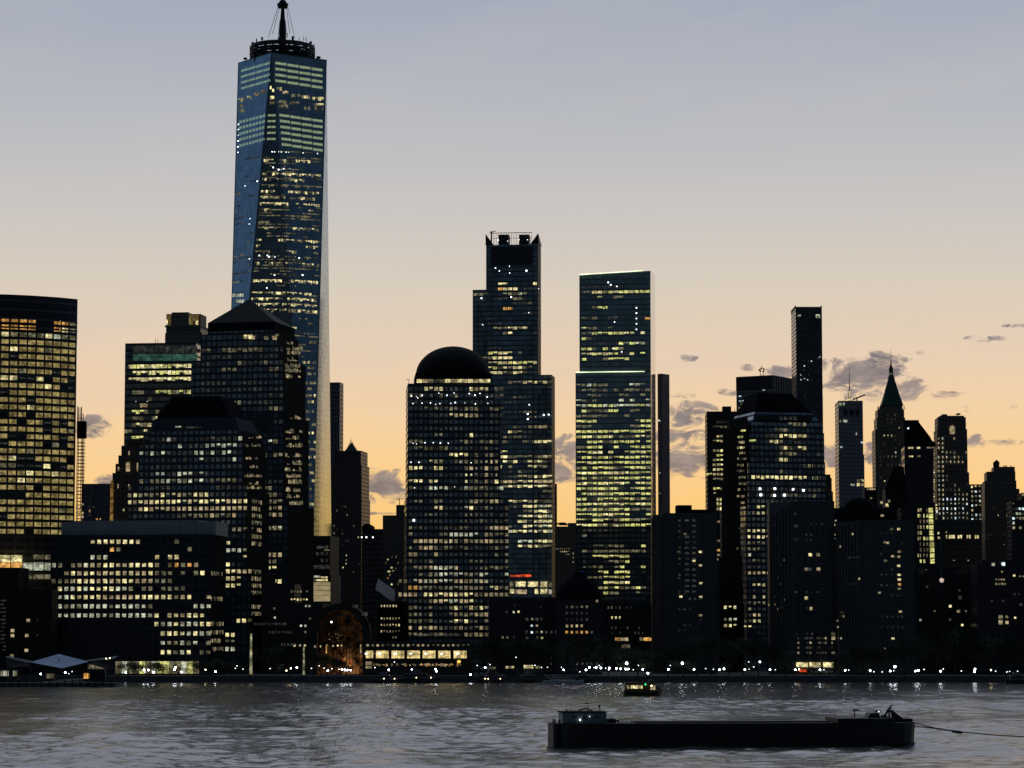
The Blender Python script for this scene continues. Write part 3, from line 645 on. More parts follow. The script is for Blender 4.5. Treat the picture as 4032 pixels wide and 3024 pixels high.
for r_ in [(1112, 1918, 2000, .7, 'wd'), (1112, 2105, 2117, .9, 'w'), (1130, 1970, 2032, .9, 'wwo'), (1150, 1990, 2110, .8, 'wdp'), (1158, 1870, 1912, .8, 'wd'), (1170, 1940, 2110, .6, 'dv'), (1190, 1920, 2100, .4, 'vd'), (1215, 1990, 2010, .9, 'o'),
           (1295, 1945, 2065, .9, 'wd'), (1320, 1994, 2060, .7, 'wd'), (1385, 1934, 2010, .95, 'wwg'), (1385, 2045, 2095, .6, 'd'), (1402, 1934, 2010, .95, 'w'), (1402, 1890, 1930, .7, 'd'), (1425, 1934, 2110, .9, 'wgw'), (1445, 1934, 2095, .9, 'wgd'), (1466, 1934, 2110, .9, 'wd'),
           (1510, 2010, 2030, .5, 'd'), (1508, 2045, 2165, .6, 'wd'), (1676, 2108, 2140, .9, 'm'), (1680, 2010, 2095, .4, 'd'), (1698, 1975, 2095, .7, 'wdv'), (1740, 1975, 2095, .4, 'vd'), (1740, 2105, 2170, .95, 'w'), (1780, 1975, 2035, .7, 'dg'), (1805, 1975, 2170, .4, 'dw'), (1825, 1975, 2170, .8, 'wdv'),
           (1845, 1975, 2170, .7, 'wd'), (1868, 2040, 2170, .9, 'wd'), (1888, 1975, 2170, .6, 'wdm'), (1910, 1975, 2170, .9, 'wwd'), (1930, 2100, 2170, .4, 'd'), (1950, 2065, 2170, .5, 'dv'), (1970, 1975, 2170, .8, 'wdd'),
           (1995, 2065, 2170, .95, 'pww'), (2015, 2065, 2170, .95, 'wwd'), (2035, 2040, 2170, .97, 'wpp'), (2058, 2040, 2170, .97, 'wwd'), (2080, 2060, 2170, .95, 'wp'), (2100, 2008, 2170, .9, 'wwp'), (2122, 2040, 2170, .9, 'wp'), (2145, 2040, 2170, .9, 'wd')]:
    b.rows(0.0, [r_])
for (xa, xb, ya, yb, k) in [(2008, 2022, 2290, 2310, 'd'), (2030, 2070, 2290, 2310, 'w'), (2079, 2118, 2290, 2310, 'w'), (2128, 2154, 2290, 2311, 'w'), (2160, 2173, 2294, 2310, 'd'), (2008, 2024, 2319, 2336, 'w'), (2030, 2074, 2321, 2338, 'm'), (2106, 2119, 2319, 2338, 'w'), (2128, 2154, 2319, 2338, 'w'), (2161, 2173, 2322, 2339, 'p'),
                            (2009, 2050, 2264, 2271, 'r'), (2052, 2091, 2262, 2271, 'r')]:
    b.rect(-.2, xa, ya, xb, yb, k)
b.done()

# --- seven: glass box with green lit crown
b = Bld('glass_skyscraper', 'grey glass tower with a green lit crown and three bright yellow floors under it', 'skyscraper', 1945, -7.3, 493, 772, 1400)
b.grid(15.4, 25.5, 545, 1443, .96, .62)
m = b.fac('glass_wall_seven', (.03, .033, .036, 1), (.30, .35, .36, 1), metal=.6, grough=.12, var=.3, wob=.01)
b.tiers([(1352, 493, 772, 0, 40)], m)
for i in range(5):
    xa = 524 + i * 51
    b.rect(0.0, xa, 1394, xa + 49, 1420, 't'); b.rect(0.0, xa, 1362, xa + 49, 1390, 'v')
b.rows(0.0, [(1443, 505, 750, .97, 'gww'), (1468, 525, 750, .93, 'gw'), (1493, 505, 750, .95, 'gww'), (1517, 505, 540, .5, 'v'), (1540, 505, 750, .8, 'dg'), (1580, 520, 620, .3, 'd'), (1606, 555, 570, .95, 'm'), (1632, 525, 620, .7, 'gd'), (1650, 525, 620, .7, 'wd'), (1675, 525, 590, .7, 'wd'), (1702, 500, 590, .6, 'dw'), (1722, 520, 560, .9, 'g')])
for (x, y) in [(535, 1581), (580, 1581), (532, 1442), (550, 1445)] + [(545 + i * 18, 1440) for i in range(11)] + [(545 + i * 24, 1465) for i in range(8)] + [(545 + i * 21, 1490) for i in range(9)]: b.rect(0.0, x - 1, y - 1, x + 1, y + 1, 's')
mb = MB(); xa, za = b.hit(493, 1352); 
for px in (612, 622, 700): x_, _ = b.hit(px, 1345, 3); mb.tube((x_, 3, za), (x_, 3, za + 3), .2, n=4)
mb.build('roof_mast', M_black, b.o); b.done()

# --- stone tower with lit crown behind it
b = Bld('stone_skyscraper', 'stone tower with a flat crown washed in golden light above the green glass tower', 'skyscraper', 2243, -7.3, 652, 780, 1300)
b.grid(12, 17, 670, 1300, .4, .5)
m = b.fac('limestone_crown', (.10, .095, .08, 1), (.015, .015, .018, 1), metal=0, grough=.3)
b.tiers([(1230, 676, 742, 0, 26), (1283, 654, 790, 2, 30), (1312, 650, 795, 0, 34)], m)
mb = MB(); 
for l, r_ in ((655, 674), (743, 790)):
    x0, z0 = b.hit(l, 1281, 4); x1, z1 = b.hit(r_, 1236, 4); mb.box(x0, x1, 4, 24, z0, z1)
mb.build('crown_wing', plain('floodlit_limestone', (.30, .26, .17, 1), .8), b.o)  # golden floodlight tint put into the stone colour
for r_, k in (((655, 1258, 660, 1279), 'w'), ((743, 1238, 749, 1281), 'b'), ((655, 1238, 673, 1256), 'q'), ((661, 1258, 673, 1281), 'q'), ((766, 1240, 782, 1281), 'q'), ((750, 1240, 760, 1281), 'q'), ((747, 1262, 753, 1280), 'd'), ((772, 1262, 780, 1280), 'w'), ((761, 1240, 765, 1262), 'd')): b.rect(3.8, *r_, k)  # floodlight on the stone crown put in as glowing panes
mb = MB(); mb.box(-.4, b.w + 2, -.6, 35, b.hit(650, 1285)[1] - .8, b.hit(650, 1283)[1] + .4); mb.build('cornice', M_stone, b.o)
b.done()

# --- pale slim tower behind the spire tower's right edge
b = Bld('apartment_tower', 'grey concrete tower half hidden behind the right edge of the tallest tower', 'tower', 2300, -10, 1280, 1338, 1550)
b.grid(11, 17, 1300, 1530, .55, .6)
b.tiers([(1506, 1280, 1338, 0, 13)], b.fac('grey_concrete_grid', (.085, .088, .10, 1), (.02, .022, .026, 1), metal=.1, grough=.3)); b.done()
b = Bld('stone_skyscraper', 'dark stone tower with a small spiked pyramid roof right of the tallest tower', 'skyscraper', 2150, -7, 1310, 1420, 1800)
b.grid(11, 15, 1330, 1800, .4, .55)
m = b.fac('dark_stone_a', (.035, .03, .028, 1), (.012, .012, .013, 1), metal=0, grough=.3)
b.tiers([(1775, 1318, 1421, 0, 30), (1830, 1308, 1424, -1, 34), (1960, 1298, 1424, -2, 38)], m)
mb = MB(); xa, za = b.hit(1358, 1775, 8); xb, _ = b.hit(1402, 1775, 8); ya = 8; zt_ = b.hit(1380, 1742, 8)[1]
mb.prism([(xa, ya), (xb, ya), (xb, ya + 10), (xa, ya + 10)], za, zt_, top=[((xa + xb) / 2 - .5, ya + 5)] * 2 + [((xa + xb) / 2 + .5, ya + 5)] * 2)
for px in (1362, 1372, 1380, 1390, 1399): x_, _ = b.hit(px, 1775, 12); mb.tube((x_, 12, za), ((xa + xb) / 2 + (x_ - (xa + xb) / 2) * .3, 12, b.hit(px, 1728 + abs(px - 1380) * .8, 12)[1]), .2, n=4)
mb.build('spiked_roof', M_black, b.o)
for (x, y) in ((1367, 2028), (1364, 2186), (1363, 2204), (1363, 2219), (1351, 2234), (1411, 2115), (1442, 2115), (1468, 2115)): b.rect(-2.0, x - 1.5, y - 2, x + 1.5, y + 3, 'w')
b.scatter(-2.0, 1300, 1980, 1420, 2350, 18, 'vd'); b.done()
b = Bld('brick_building', 'low dark building with gabled rooftop houses between the spiked tower and the domed tower', 'building', 2080, -6, 1424, 1508, 2100)
b.tiers([(2083, 1464, 1507, 0, 30), (2100, 1424, 1508, 0, 40)], b.fac('dark_brick_a', (.03, .028, .027, 1), (.012, .012, .013, 1), metal=0))
mb = MB(); xa, z0 = b.hit(1424, 2098, 0); xb, _ = b.hit(1464, 2098, 0); zr = b.hit(1442, 2060, 0)[1]; zw = b.hit(1442, 2072, 0)[1]
mb.box(xa, xb, .5, 14, z0, zw); mb.face([(xa, .5, zw), (xb, .5, zw), ((xa + xb) / 2, .5, zr)]); mb.face([(xa, .5, zw), ((xa + xb) / 2, .5, zr), ((xa + xb) / 2, 14, zr), (xa, 14, zw)]); mb.face([((xa + xb) / 2, .5, zr), (xb, .5, zw), (xb, 14, zw), ((xa + xb) / 2, 14, zr)])
mb.build('gabled_roof', M_roof, b.o)
for x in (1411 + 13, 1442, 1468): b.rect(0.0, x - 2, 2113, x + 3, 2118, 's')
b.done()
b = Bld('office_building', 'narrow building with closely set vertical piers just left of the domed tower', 'building', 1900, -6, 1507, 1590, 2060)
b.grid(8, 12, 1520, 2060, .5, .7)
b.tiers([(1988, 1560, 1594, 2, 30), (2029, 1507, 1594, 0, 36)], b.fac('pier_stone_a', (.07, .065, .06, 1), (.015, .015, .015, 1), metal=0))
b.scatter(0.0, 1512, 2180, 1580, 2320, 12, 'ddo')
for (x, y) in ((1527, 2203), (1541, 2235), (1548, 2248), (1543, 2235), (1535, 2250), (1529, 2250), (1542, 2301)): b.rect(0.0, x - 3, y - 3, x + 3, y + 3, 'w')
mb = MB(); x_, z_ = b.hit(1573, 1990, 6); mb.tube((x_, 6, z_), (x_, 6, z_ + 5), .3, n=4); mb.tube((x_ - 2, 6, z_ + 4), (x_ + 2, 6, z_ + 4.6), .25, n=4); mb.build('roof_mast', M_black, b.o)
b.done()

# --- far dim buildings on the left
b = Bld('office_building', 'hazy grey building low between the curved tower and the stepped stone building', 'building', 2350, -7, 318, 440, 1950)
b.grid(14, 16, 340, 1980, .6, .6)
b.tiers([(1905, 322, 440, 0, 40)], b.fac('far_grey_wall', (.06, .055, .065, 1), (.05, .05, .062, 1), metal=.1, grough=.3))
mb = MB(); x0, _ = b.hit(357, 1905, -.6); x1, z1 = b.hit(366, 1905, -.6); mb.box(x0, x1, -1.4, 0, 0, z1); mb.build('corner_pier', plain('pale_pier', (.16, .15, .16, 1), .7), b.o)
b.scatter(0.0, 330, 1990, 420, 2050, 8, 'vo'); b.done()
b = Bld('stone_building', 'stepped art deco stone building with tall arched windows left of the stepped glass tower', 'building', 1905, -6, 447, 640, 1900)
b.grid(16, 22, 470, 1900, .35, .55)
m = b.fac('art_deco_brick', (.07, .055, .042, 1), (.015, .015, .016, 1), metal=0, grough=.3)
b.tiers([(1728, 500, 560, 4, 20), (1755, 478, 640, 1, 40), (1793, 466, 640, .5, 42), (1826, 455, 640, 0, 44), (1862, 443, 650, -1, 46)], m)
for (x0, x1, y0, y1) in ((497, 513, 1819, 1856), (465, 471, 1838, 1855), (507, 512, 1776, 1792), (540, 545, 1822, 1856), (464, 469, 1905, 1922), (506, 512, 1907, 1922)):
    xa, z0 = b.hit(x0, y1, -.1); xb, z1 = b.hit(x1, y0, -.1); mb = MB(); n = 8; r_ = (xb - xa) / 2; pts = [(xa, z0), (xb, z0)] + [((xa + xb) / 2 + r_ * math.cos(math.pi * i / n), z1 - r_ + r_ * math.sin(math.pi * i / n)) for i in range(n + 1)]
    c_ = -1.15; mb.face([(p[0], c_, p[1]) for p in pts]); mb.build('arched_window', E['m'], b.o)
mb = MB(); x0, _ = b.hit(436, 1895, -1); x1, z1 = b.hit(447, 1893, -1); mb.box(x0, x1, -2, 2, 0, z1); mb.build('glowing_edge_strip', emit('edge_strip_glow', (1, .55, .15, 1), .25), b.o)  # added glowing strip stands for the orange light along this edge
b.rect(-1.0, 484, 2003, 490, 2012, 'w'); b.done()

# --- curved golden office tower at the left edge
def curved_tower():
    b = Bld('office_tower', 'wide curved office tower with golden blinds lit in nearly every window, far left', 'skyscraper', 1690, 0, -140, 305, 1178)
    x1, zt = b.hit(305, 1178)
    pts = [(x1, 0.0)]; ang = 45.0
    for i in range(14):
        L = 7.0; a = R(ang); pts.append((pts[-1][0] - L * math.cos(a), pts[-1][1] - L * math.sin(a))); ang = max(0, ang - 4.6)
    pts = pts[::-1]
    mb = MB(); s = 0; planes = []
    bw, fh = 5.4, 0
    _, za = b.hit(150, 1394); _, zb = b.hit(150, 1394 + 28.2); fh = za - zb
    S = [0]
    for p, q in zip(pts[:-1], pts[1:]):
        L = math.hypot(q[0] - p[0], q[1] - p[1]); ux = Vector((q[0] - p[0], q[1] - p[1], 0)).normalized(); n = Vector((ux.y, -ux.x, 0))
        planes.append((Vector((p[0], p[1], 0)), ux, n, s))
        mb.face([(p[0], p[1], 0), (q[0], q[1], 0), (q[0], q[1], zt), (p[0], p[1], zt)], [(s, 0), (s + L, 0), (s + L, zt), (s, zt)])
        s += L; S.append(s)
    xr = pts[-1][0]; xl = pts[0][0]; yb = 45
    mb.face([(xr, 0, 0), (xr - 11, yb, 0), (xr - 11, yb, zt), (xr, 0, zt)], [(0, 0), (45, 0), (45, zt), (0, zt)])
    mb.face([(xr - 11, yb, 0), (xl, yb, 0), (xl, yb, zt), (xr - 11, yb, zt)]); mb.face([(xl, yb, 0), (xl, pts[0][1], 0), (xl, pts[0][1], zt), (xl, yb, zt)])
    mb.face([(p[0], p[1], zt) for p in pts] + [(xr - 11, yb, zt), (xl, yb, zt)])
    b.g = (bw, fh, 2.7, za, .84, .64)
    m = b.fac('golden_tower_wall', (.045, .043, .032, 1), (.06, .062, .055, 1), metal=.3, grough=.14, var=.3)
    mb.build('curtain_wall', m, b.o)
    for dz in (0, 1, 2, 3):                    # pale bands round the plant floors at the top
        z = zt - 4 - dz * 5.4; bd = MB()
        for (p, q) in zip(pts[:-1], pts[1:]):
            n = Vector((q[1] - p[1], -(q[0] - p[0]), 0)).normalized() * .25
            bd.face([(p[0] + n.x, p[1] + n.y, z), (q[0] + n.x, q[1] + n.y, z), (q[0] + n.x, q[1] + n.y, z + 1.1), (p[0] + n.x, p[1] + n.y, z + 1.1)])
        bd.build('roof_band', bpy.data.materials.get('band_metal') or plain('band_metal', (.13, .125, .125, 1), .4, .4), b.o)
    lv = MB()
    z = zt - 27
    for (p, q) in zip(pts[:-1], pts[1:]):
        n = Vector((q[1] - p[1], -(q[0] - p[0]), 0)).normalized() * .12
        lv.face([(p[0] + n.x, p[1] + n.y, z), (q[0] + n.x, q[1] + n.y, z), (q[0] + n.x, q[1] + n.y, zt), (p[0] + n.x, p[1] + n.y, zt)])
    lv.build('louvre_wall', plain('louvre_dark', (.035, .034, .04, 1), .4, .3), b.o)
    ncol = int(s / bw)
    rnd = random.Random(5)
    _, zlow = b.hit(100, 2120); _, z1274 = b.hit(150, 1274)
    j = 4
    dark_cells = set()
    for jj in range(60):
        z = za + (4.2 - jj) * fh
        if z < zlow: break
        k0 = rnd.randint(0, ncol)
        for k in range(ncol + 1):
            a = 2.7 + k * bw
            if a > s - 1: continue
            pl = [p for p, e in zip(planes, S[1:]) if a <= e][0]
            rt = k - (ncol - 9)                            # 0..9 across the photograph
            kind = 'b'; pr = .86 if jj > 3 else .8
            run = (math.sin(jj * 1.7 + k * .9) + math.sin(jj * .63 - k * 1.3 + 2))
            if jj in (0, 1): kind = 'o' if rt < 4 else rnd.choice('owd'); 
            elif jj == 2: kind = rnd.choice('wpd')
            if jj in (0, 1) and rt in (4, 5): continue
            if jj == 20: kind = rnd.choice('vvdb')
            if jj > 3 and run < -1.15 and jj < 20 and rnd.random() < .8: kind = rnd.choice('vvd ')
            if jj > 3 and rnd.random() < .035: kind = 'w'
            if rnd.random() > pr and jj > 3: kind = rnd.choice('v d')
            if kind == ' ': continue
            h = fh * .6 if kind != 'v' else fh * .25
            for sd in (-1, 1):
                b.pane(pl, a + sd * bw * .205, z + rnd.uniform(-.05, .05), bw * .385, h, kind)
    # podium floors with a bright lobby
    for (xa, xb, ya, yb_, k) in [(-30, 40, 2186, 2213, 'w'), (44, 87, 2186, 2213, 'w'), (-30, 40, 2215, 2245, 'o'), (44, 87, 2215, 2245, 'o'), (90, 128, 2216, 2246, 'p'), (132, 172, 2214, 2246, 'p'), (176, 198, 2216, 2246, 'p'), (132, 172, 2184, 2202, 'd'), (176, 198, 2184, 2202, 'd'),
                            (90, 128, 2262, 2280, 'd'), (132, 172, 2262, 2280, 'd'), (176, 198, 2262, 2280, 'd'), (-30, 60, 2262, 2280, 'd')]:
        b.rect(pts[3][1] - 1.5, xa, ya, xb, yb_, k)
    b.scatter(pts[3][1], 0, 1, 1, 2, 0, 'd')
    b.done()
curved_tower()
# hoist scaffold
o = thing('hoist_tower', 'open steel hoist scaffold rising against the sky beside the curved golden tower', 'scaffold', (at(316, 1900, 1735).x, 1735, GZ))
zt = lambda py: at(316, py, 1735).z - GZ
mb = MB(); s_ = 1735 / F
xs4 = [-14 * s_, 2 * s_, 8 * s_]
for x in xs4:
    for y in (0, 5): mb.tube((x, y, 0), (x, y, zt(1725)), .28, n=4)
z = 20.0
while z < zt(1730):
    mb.tube((xs4[0], 0, z), (xs4[2] + 1, 0, z), .28, n=4); mb.tube((xs4[0], 5, z), (xs4[2] + 1, 5, z), .22, n=4); z += 2.15
mb.build('scaffold_frame', M_black, o)
mb = MB(); mb.box(-16 * s_, 17 * s_, -.5, 6, zt(1725), zt(1658)); mb.build('hoist_cabin', M_roof, o)
mb = MB()
for x, y1 in ((-14, 1600), (-9, 1604), (-1, 1604), (8, 1630), (1, 1602)): mb.tube((x * s_, 0, zt(1658)), (x * s_, 0, zt(y1)), .35, n=4)
for y in (1634, 1645, 1650): mb.tube((-14 * s_, 0, zt(y)), (8 * s_, 0, zt(y)), .2, n=4)
mb.build('scaffold_top', M_black, o)
for i in range(12):
    mb = MB(); x = random.choice((-12, -5, 0, 9)); y = zt(1990 + random.random() * 60); mb.box(x * s_, x * s_ + .9, -.6, -.4, y, y + 1.4, bottom=True); mb.build('work_light', E['m'], o)

# --- pyramid roofed glass tower
b = Bld('office_tower', 'dark glass tower with a pyramid roof standing before the tallest tower', 'skyscraper', 1690, -12, 753, 1112, 1500)
b.grid(20.5, 25.8, 800, 1381, .74, .62)
m = b.fac('pyramid_tower_wall', (.018, .021, .026, 1), (.34, .42, .47, 1), metal=.7, grough=.1, var=.45)
dR = 50
b.tiers([(1304, 818, 1086, 2, dR - 8), (1318, 790, 1092, 1, dR - 4), (1420, 753, 1113, 0, dR), (1640, 753, 1120, -.5, dR + 3), (1990, 753, 1135, -1, dR + 6)], m, side=M_side)
x0, z0 = b.hit(818, 1300, 2); x1, _ = b.hit(1082, 1300, 2)
mb = MB(); mb.box(x0, x1, 2, 44, z0 - 1.0, b.hit(818, 1272, 2)[1]); mb.build('attic', M_roof, b.o)
zb = b.hit(818, 1272, 2)[1]; xa_, za_ = b.hit(981, 1178, 23)
mb = MB(); mb.prism([(x0, 2), (x1, 2), (x1, 44), (x0, 44)], zb, za_, top=[(xa_, 23)] * 4, cap=False); mb.build('pyramid_roof', M_copper, b.o)
for r_ in [(1330, 960, 1090, .35, 'wd'), (1381, 820, 1040, .95, 'd'), (1381, 770, 820, .2, 'v'), (1406, 1030, 1060, .3, 'd'), (1432, 930, 1060, .3, 'vd'), (1458, 880, 980, .4, 'd'), (1458, 1070, 1100, .6, 'd'), (1535, 880, 1000, .55, 'dd'), (1535, 1070, 1100, .5, 'd'), (1586, 920, 990, .6, 'd'), (1586, 1060, 1100, .5, 'd'),
           (1616, 960, 1110, .3, 'vd'), (1665, 950, 1110, .35, 'd')]: b.rows(0.0, [r_])
for k_ in range(3, 12): b.rows(0.0, [(1330 + 25.8 * k_, 770, 1110, .12, 'v')])
for r_ in ((980, 1323, 1003, 1336, 'm'), (1040, 1324, 1058, 1337, 'd'), (1073, 1323, 1090, 1338, 'm')): b.rect(.9, r_[0], r_[1], r_[2], r_[3], r_[4])
for r_ in [(1740, 1015, 1095, .8, 'pd'), (1800, 1030, 1110, .3, 'd'), (1916, 1035, 1060, .9, 'd'), (1940, 1035, 1110, .3, 'd'), (1968, 1035, 1110, .7, 'd'), (1992, 1035, 1110, .9, 'dm'), (2018, 1035, 1110, .95, 'dm'), (2045, 1035, 1110, .4, 'd'), (2070, 1035, 1110, .6, 'dp'), (2092, 1035, 1110, .9, 'dd'), (2120, 1035, 1080, .3, 'd'), (2174, 1060, 1110, .8, 'm'), (2200, 1035, 1110, .9, 'dw'),
           (2225, 1050, 1080, .4, 'w'), (2252, 1050, 1110, .9, 'mw'), (2278, 1050, 1110, .5, 'w'), (2305, 1045, 1110, .8, 'w'), (2330, 1050, 1110, .9, 'wd'), (2360, 1045, 1130, .4, 'w')]: b.rows(-1.0, [r_])
b.fill(0.0, 765, 1360, 1108, 1630, .25, 'v'); b.fill(-.5, 1040, 1640, 1115, 1980, .15, 'v')
wR = b.hit(1118, 1700, -.5)[0]
for (py, n) in [(1345, 2), (1368, 4), (1385, 4), (1412, 3), (1436, 6), (1455, 5), (1478, 3), (1640, 3), (1695, 4), (1720, 3), (1750, 5), (1790, 3), (1820, 6), (1845, 7), (1870, 7), (1895, 4), (1925, 5), (1950, 4), (1978, 7), (2010, 2), (2080, 5), (2105, 6), (2126, 6), (2148, 6), (2355, 8), (2375, 9)]:
    for i in range(n * 2): b.rect(('R', wR + .6), (xx_ := random.uniform(1122, 1180)), py + random.uniform(-7, 7), xx_ + random.choice((4, 8, 12)), py + random.uniform(8, 11), random.choice('ddmd'))  # wavy reflections on the side glass, put in as dim glowing panes
b.done()
b = Bld('office_building', 'dark lower block with a lit row near its foot under the pyramid roofed tower', 'building', 1600, -4, 1150, 1210, 2300)
b.grid(12, 16, 1160, 2361, .6, .6)
b.tiers([(2300, 1030, 1160, 0, 26), (2375, 1030, 1270, 0, 30)], b.fac('dark_wall_low_a', (.02, .02, .022, 1), (.015, .015, .018, 1), metal=0))
for (x, y) in ((1205, 2386), (1219, 2386), (1202, 2464), (1185, 2464), (1202, 2489), (1220, 2436), (1160, 2541), (1181, 2541), (1200, 2541), (1082, 2432), (1080, 2396)): b.rect(0.0, x - 4, y - 4, x + 4, y + 4, random.choice('wdp'))
b.rows(0.0, [(2361, 1140, 1205, .9, 'w'), (2330, 1150, 1210, .5, 'd')]); b.rows(0.0, [(2465, 1000, 1120, .6, 'v'), (2495, 1060, 1160, .5, 'v'), (2541, 1100, 1200, .4, 'v')]); b.done()
# block right behind it with bright beige front
b = Bld('arts_building', 'cube building with a glowing beige front and a bright white row of lights on top', 'building', 1760, -7.3, 1212, 1301, 2330)
m = plain('dark_panel', (.03, .03, .03, 1), .5); b.g = (3, 4, 0, 0, .7, .6)
b.tiers([(2110, 1236, 1300, 2, 30), (2264, 1206, 1303, 0, 34)], m)
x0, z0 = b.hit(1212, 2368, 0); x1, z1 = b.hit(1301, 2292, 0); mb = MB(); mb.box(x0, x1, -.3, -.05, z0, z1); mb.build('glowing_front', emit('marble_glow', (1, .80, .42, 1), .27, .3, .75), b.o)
for y in (2306, 2325, 2345): mb = MB(); zz_ = b.hit(1250, y, -.35)[1]; mb.box(x0, x1, -.42, -.3, zz_ - .12, zz_ + .12); mb.build('panel_joint', m, b.o)
for (xa, xb, ya, yb, k) in [(1213, 1221, 2269, 2280, 'w'), (1231, 1262, 2266, 2274, 'p'), (1265, 1290, 2270, 2277, 'w'), (1246, 1290, 2281, 2288, 'w'), (1231, 1245, 2281, 2288, 'd'), (1230, 1298, 2225, 2240, 'v'), (1278, 1296, 2164, 2168, 'd'), (1250, 1280, 2150, 2160, 'v')]: b.rect(0.0, xa, ya, xb, yb, k)
b.scatter(0.0, 1240, 2130, 1296, 2240, 14, 'v'); b.done()

# --- stepped tower with the flat topped dark roof
b = Bld('office_tower', 'stepped glass tower with a black truncated roof and two full rows of lit windows', 'skyscraper', 1610, -12, 545, 968, 1850)
b.grid(21.6, 27.4, 640, 1949, .68, .58)
m = b.fac('stepped_tower_wall', (.016, .020, .026, 1), (.34, .42, .47, 1), metal=.7, grough=.1, var=.45)
T = b.tiers([(1700, 590, 948, 1.0, 40), (1745, 560, 955, .6, 42), (1768, 545, 958, .3, 44), (1934, 505, 966, 0, 47), (2260, 505, 985, -.3, 50)], m, side=M_side)
x0, z0 = b.hit(575, 1698, 1.0); x1, _ = b.hit(962, 1698, 1.0); xa, z1 = b.hit(612, 1648, 5); xb, _ = b.hit(925, 1648, 5)
mb = MB(); mb.prism([(x0 + 3, 1), (x1 - 3, 1), (x1 - 3, 41), (x0 + 3, 41)], b.t[0][4], z1, top=[(xa, 5), (xb, 5), (xb, 38), (xa, 38)]); mb.build('sloped_band', plain('sloped_glass', (.05, .06, .07, 1), .8, .0, ior=1.1), b.o)
mb = MB(); 
for l, r_, pt, pb, c_ in ((617, 904, 1610, 1648, 6), (640, 893, 1585, 1612, 7), (664, 877, 1558, 1587, 8)):
    xa, za = b.hit(l, pb, c_); xb, zb = b.hit(r_, pt, c_); mb.prism([(xa, c_), (xb, c_), (xb, 44 - c_), (xa, 44 - c_)], za - .2, zb, top=[(xa + 1.2, c_ + 1), (xb - 2, c_ + 1), (xb - 2, 43 - c_), (xa + 1.2, 43 - c_)])
mb.build('dark_roof', M_roof, b.o)
for r_ in ((690, 1678, 712, 1682, 'p'), (733, 1679, 795, 1686, 'v')): b.rect(1.0, *r_[:4], r_[4])
for r_ in [(1716, 570, 960, .45, 'pvvd'), (1749, 580, 925, .3, 'pv'), (1780, 550, 925, .5, 'vpv'), (1810, 620, 930, .5, 'pv'), (1838, 570, 925, .35, 'pdv'), (1866, 620, 925, .5, 'pv'), (1894, 548, 570, 1, 'd'), (1894, 600, 930, .55, 'pdv')]: b.rows(.3, [r_])
b.rows(0.0, [(1920, 515, 960, .6, 'v'), (1949, 510, 820, 1, 'mwd'), (1949, 825, 960, .9, 'v'), (1976, 510, 965, 1, 'wwwm'), (2003, 510, 555, .6, 'v'), (2003, 550, 965, 1, 'wmm'), (2030, 520, 700, .5, 'v'), (2030, 700, 930, .95, 'md'), (2060, 850, 960, .4, 'v'), (2087, 850, 960, .4, 'd'), (2114, 890, 960, .9, 'pm'), (2142, 890, 905, .9, 'w'), (2168, 890, 960, .9, 'dp'), (2196, 890, 960, .6, 'w'),
            (2226, 890, 905, .99, 'w')])
b.rows(-.3, [(2254, 890, 950, 1, 'w'), (2254, 965, 982, .9, 'm'), (2282, 890, 950, 1, 'w'), (2282, 960, 985, .3, 'd'), (2310, 890, 950, 1, 'w'), (2346, 840, 870, .9, 'w'), (2346, 890, 930, .5, 'w'), (2383, 850, 865, .9, 'w'), (2420, 800, 860, .6, 'wd'), (2455, 800, 860, .99, 'w'), (2455, 880, 985, .6, 'wd'), (2491, 800, 860, .99, 'wd'), (2491, 880, 930, .9, 'w'), (2528, 850, 860, .9, 'w'), (2528, 880, 930, .7, 'd'), (2563, 850, 860, .99, 'w'), (2563, 880, 930, .8, 'p')])
b.fill(.3, 552, 1712, 950, 1930, .35, 'v'); b.fill(0.0, 512, 1935, 960, 2240, .25, 'v')
wR = b.t[2][1]
for (py, n) in [(1718, 3), (1750, 4), (1800, 2), (1835, 3), (1870, 6), (1900, 3), (1917, 7)]:
    for i in range(n * 2): b.rect(('R', wR + .8), (xx_ := random.uniform(962, 1020)), py + random.uniform(-5, 5), xx_ + random.choice((3, 6, 10)), py + random.uniform(6, 9), random.choice('ddm'))  # reflected lights on this side, imitated by small glowing panes
wR = b.t[4][1]
for py in (1980, 2003, 2027, 2052, 2078, 2100, 2126, 2146, 2150, 2246, 2278, 2282, 2306, 2334, 2400, 2424): b.rows(('R', wR), [(py, 990, 1030, .85 if py < 2160 or py > 2270 else .4, 'ddm')], sx=.7)
b.done()

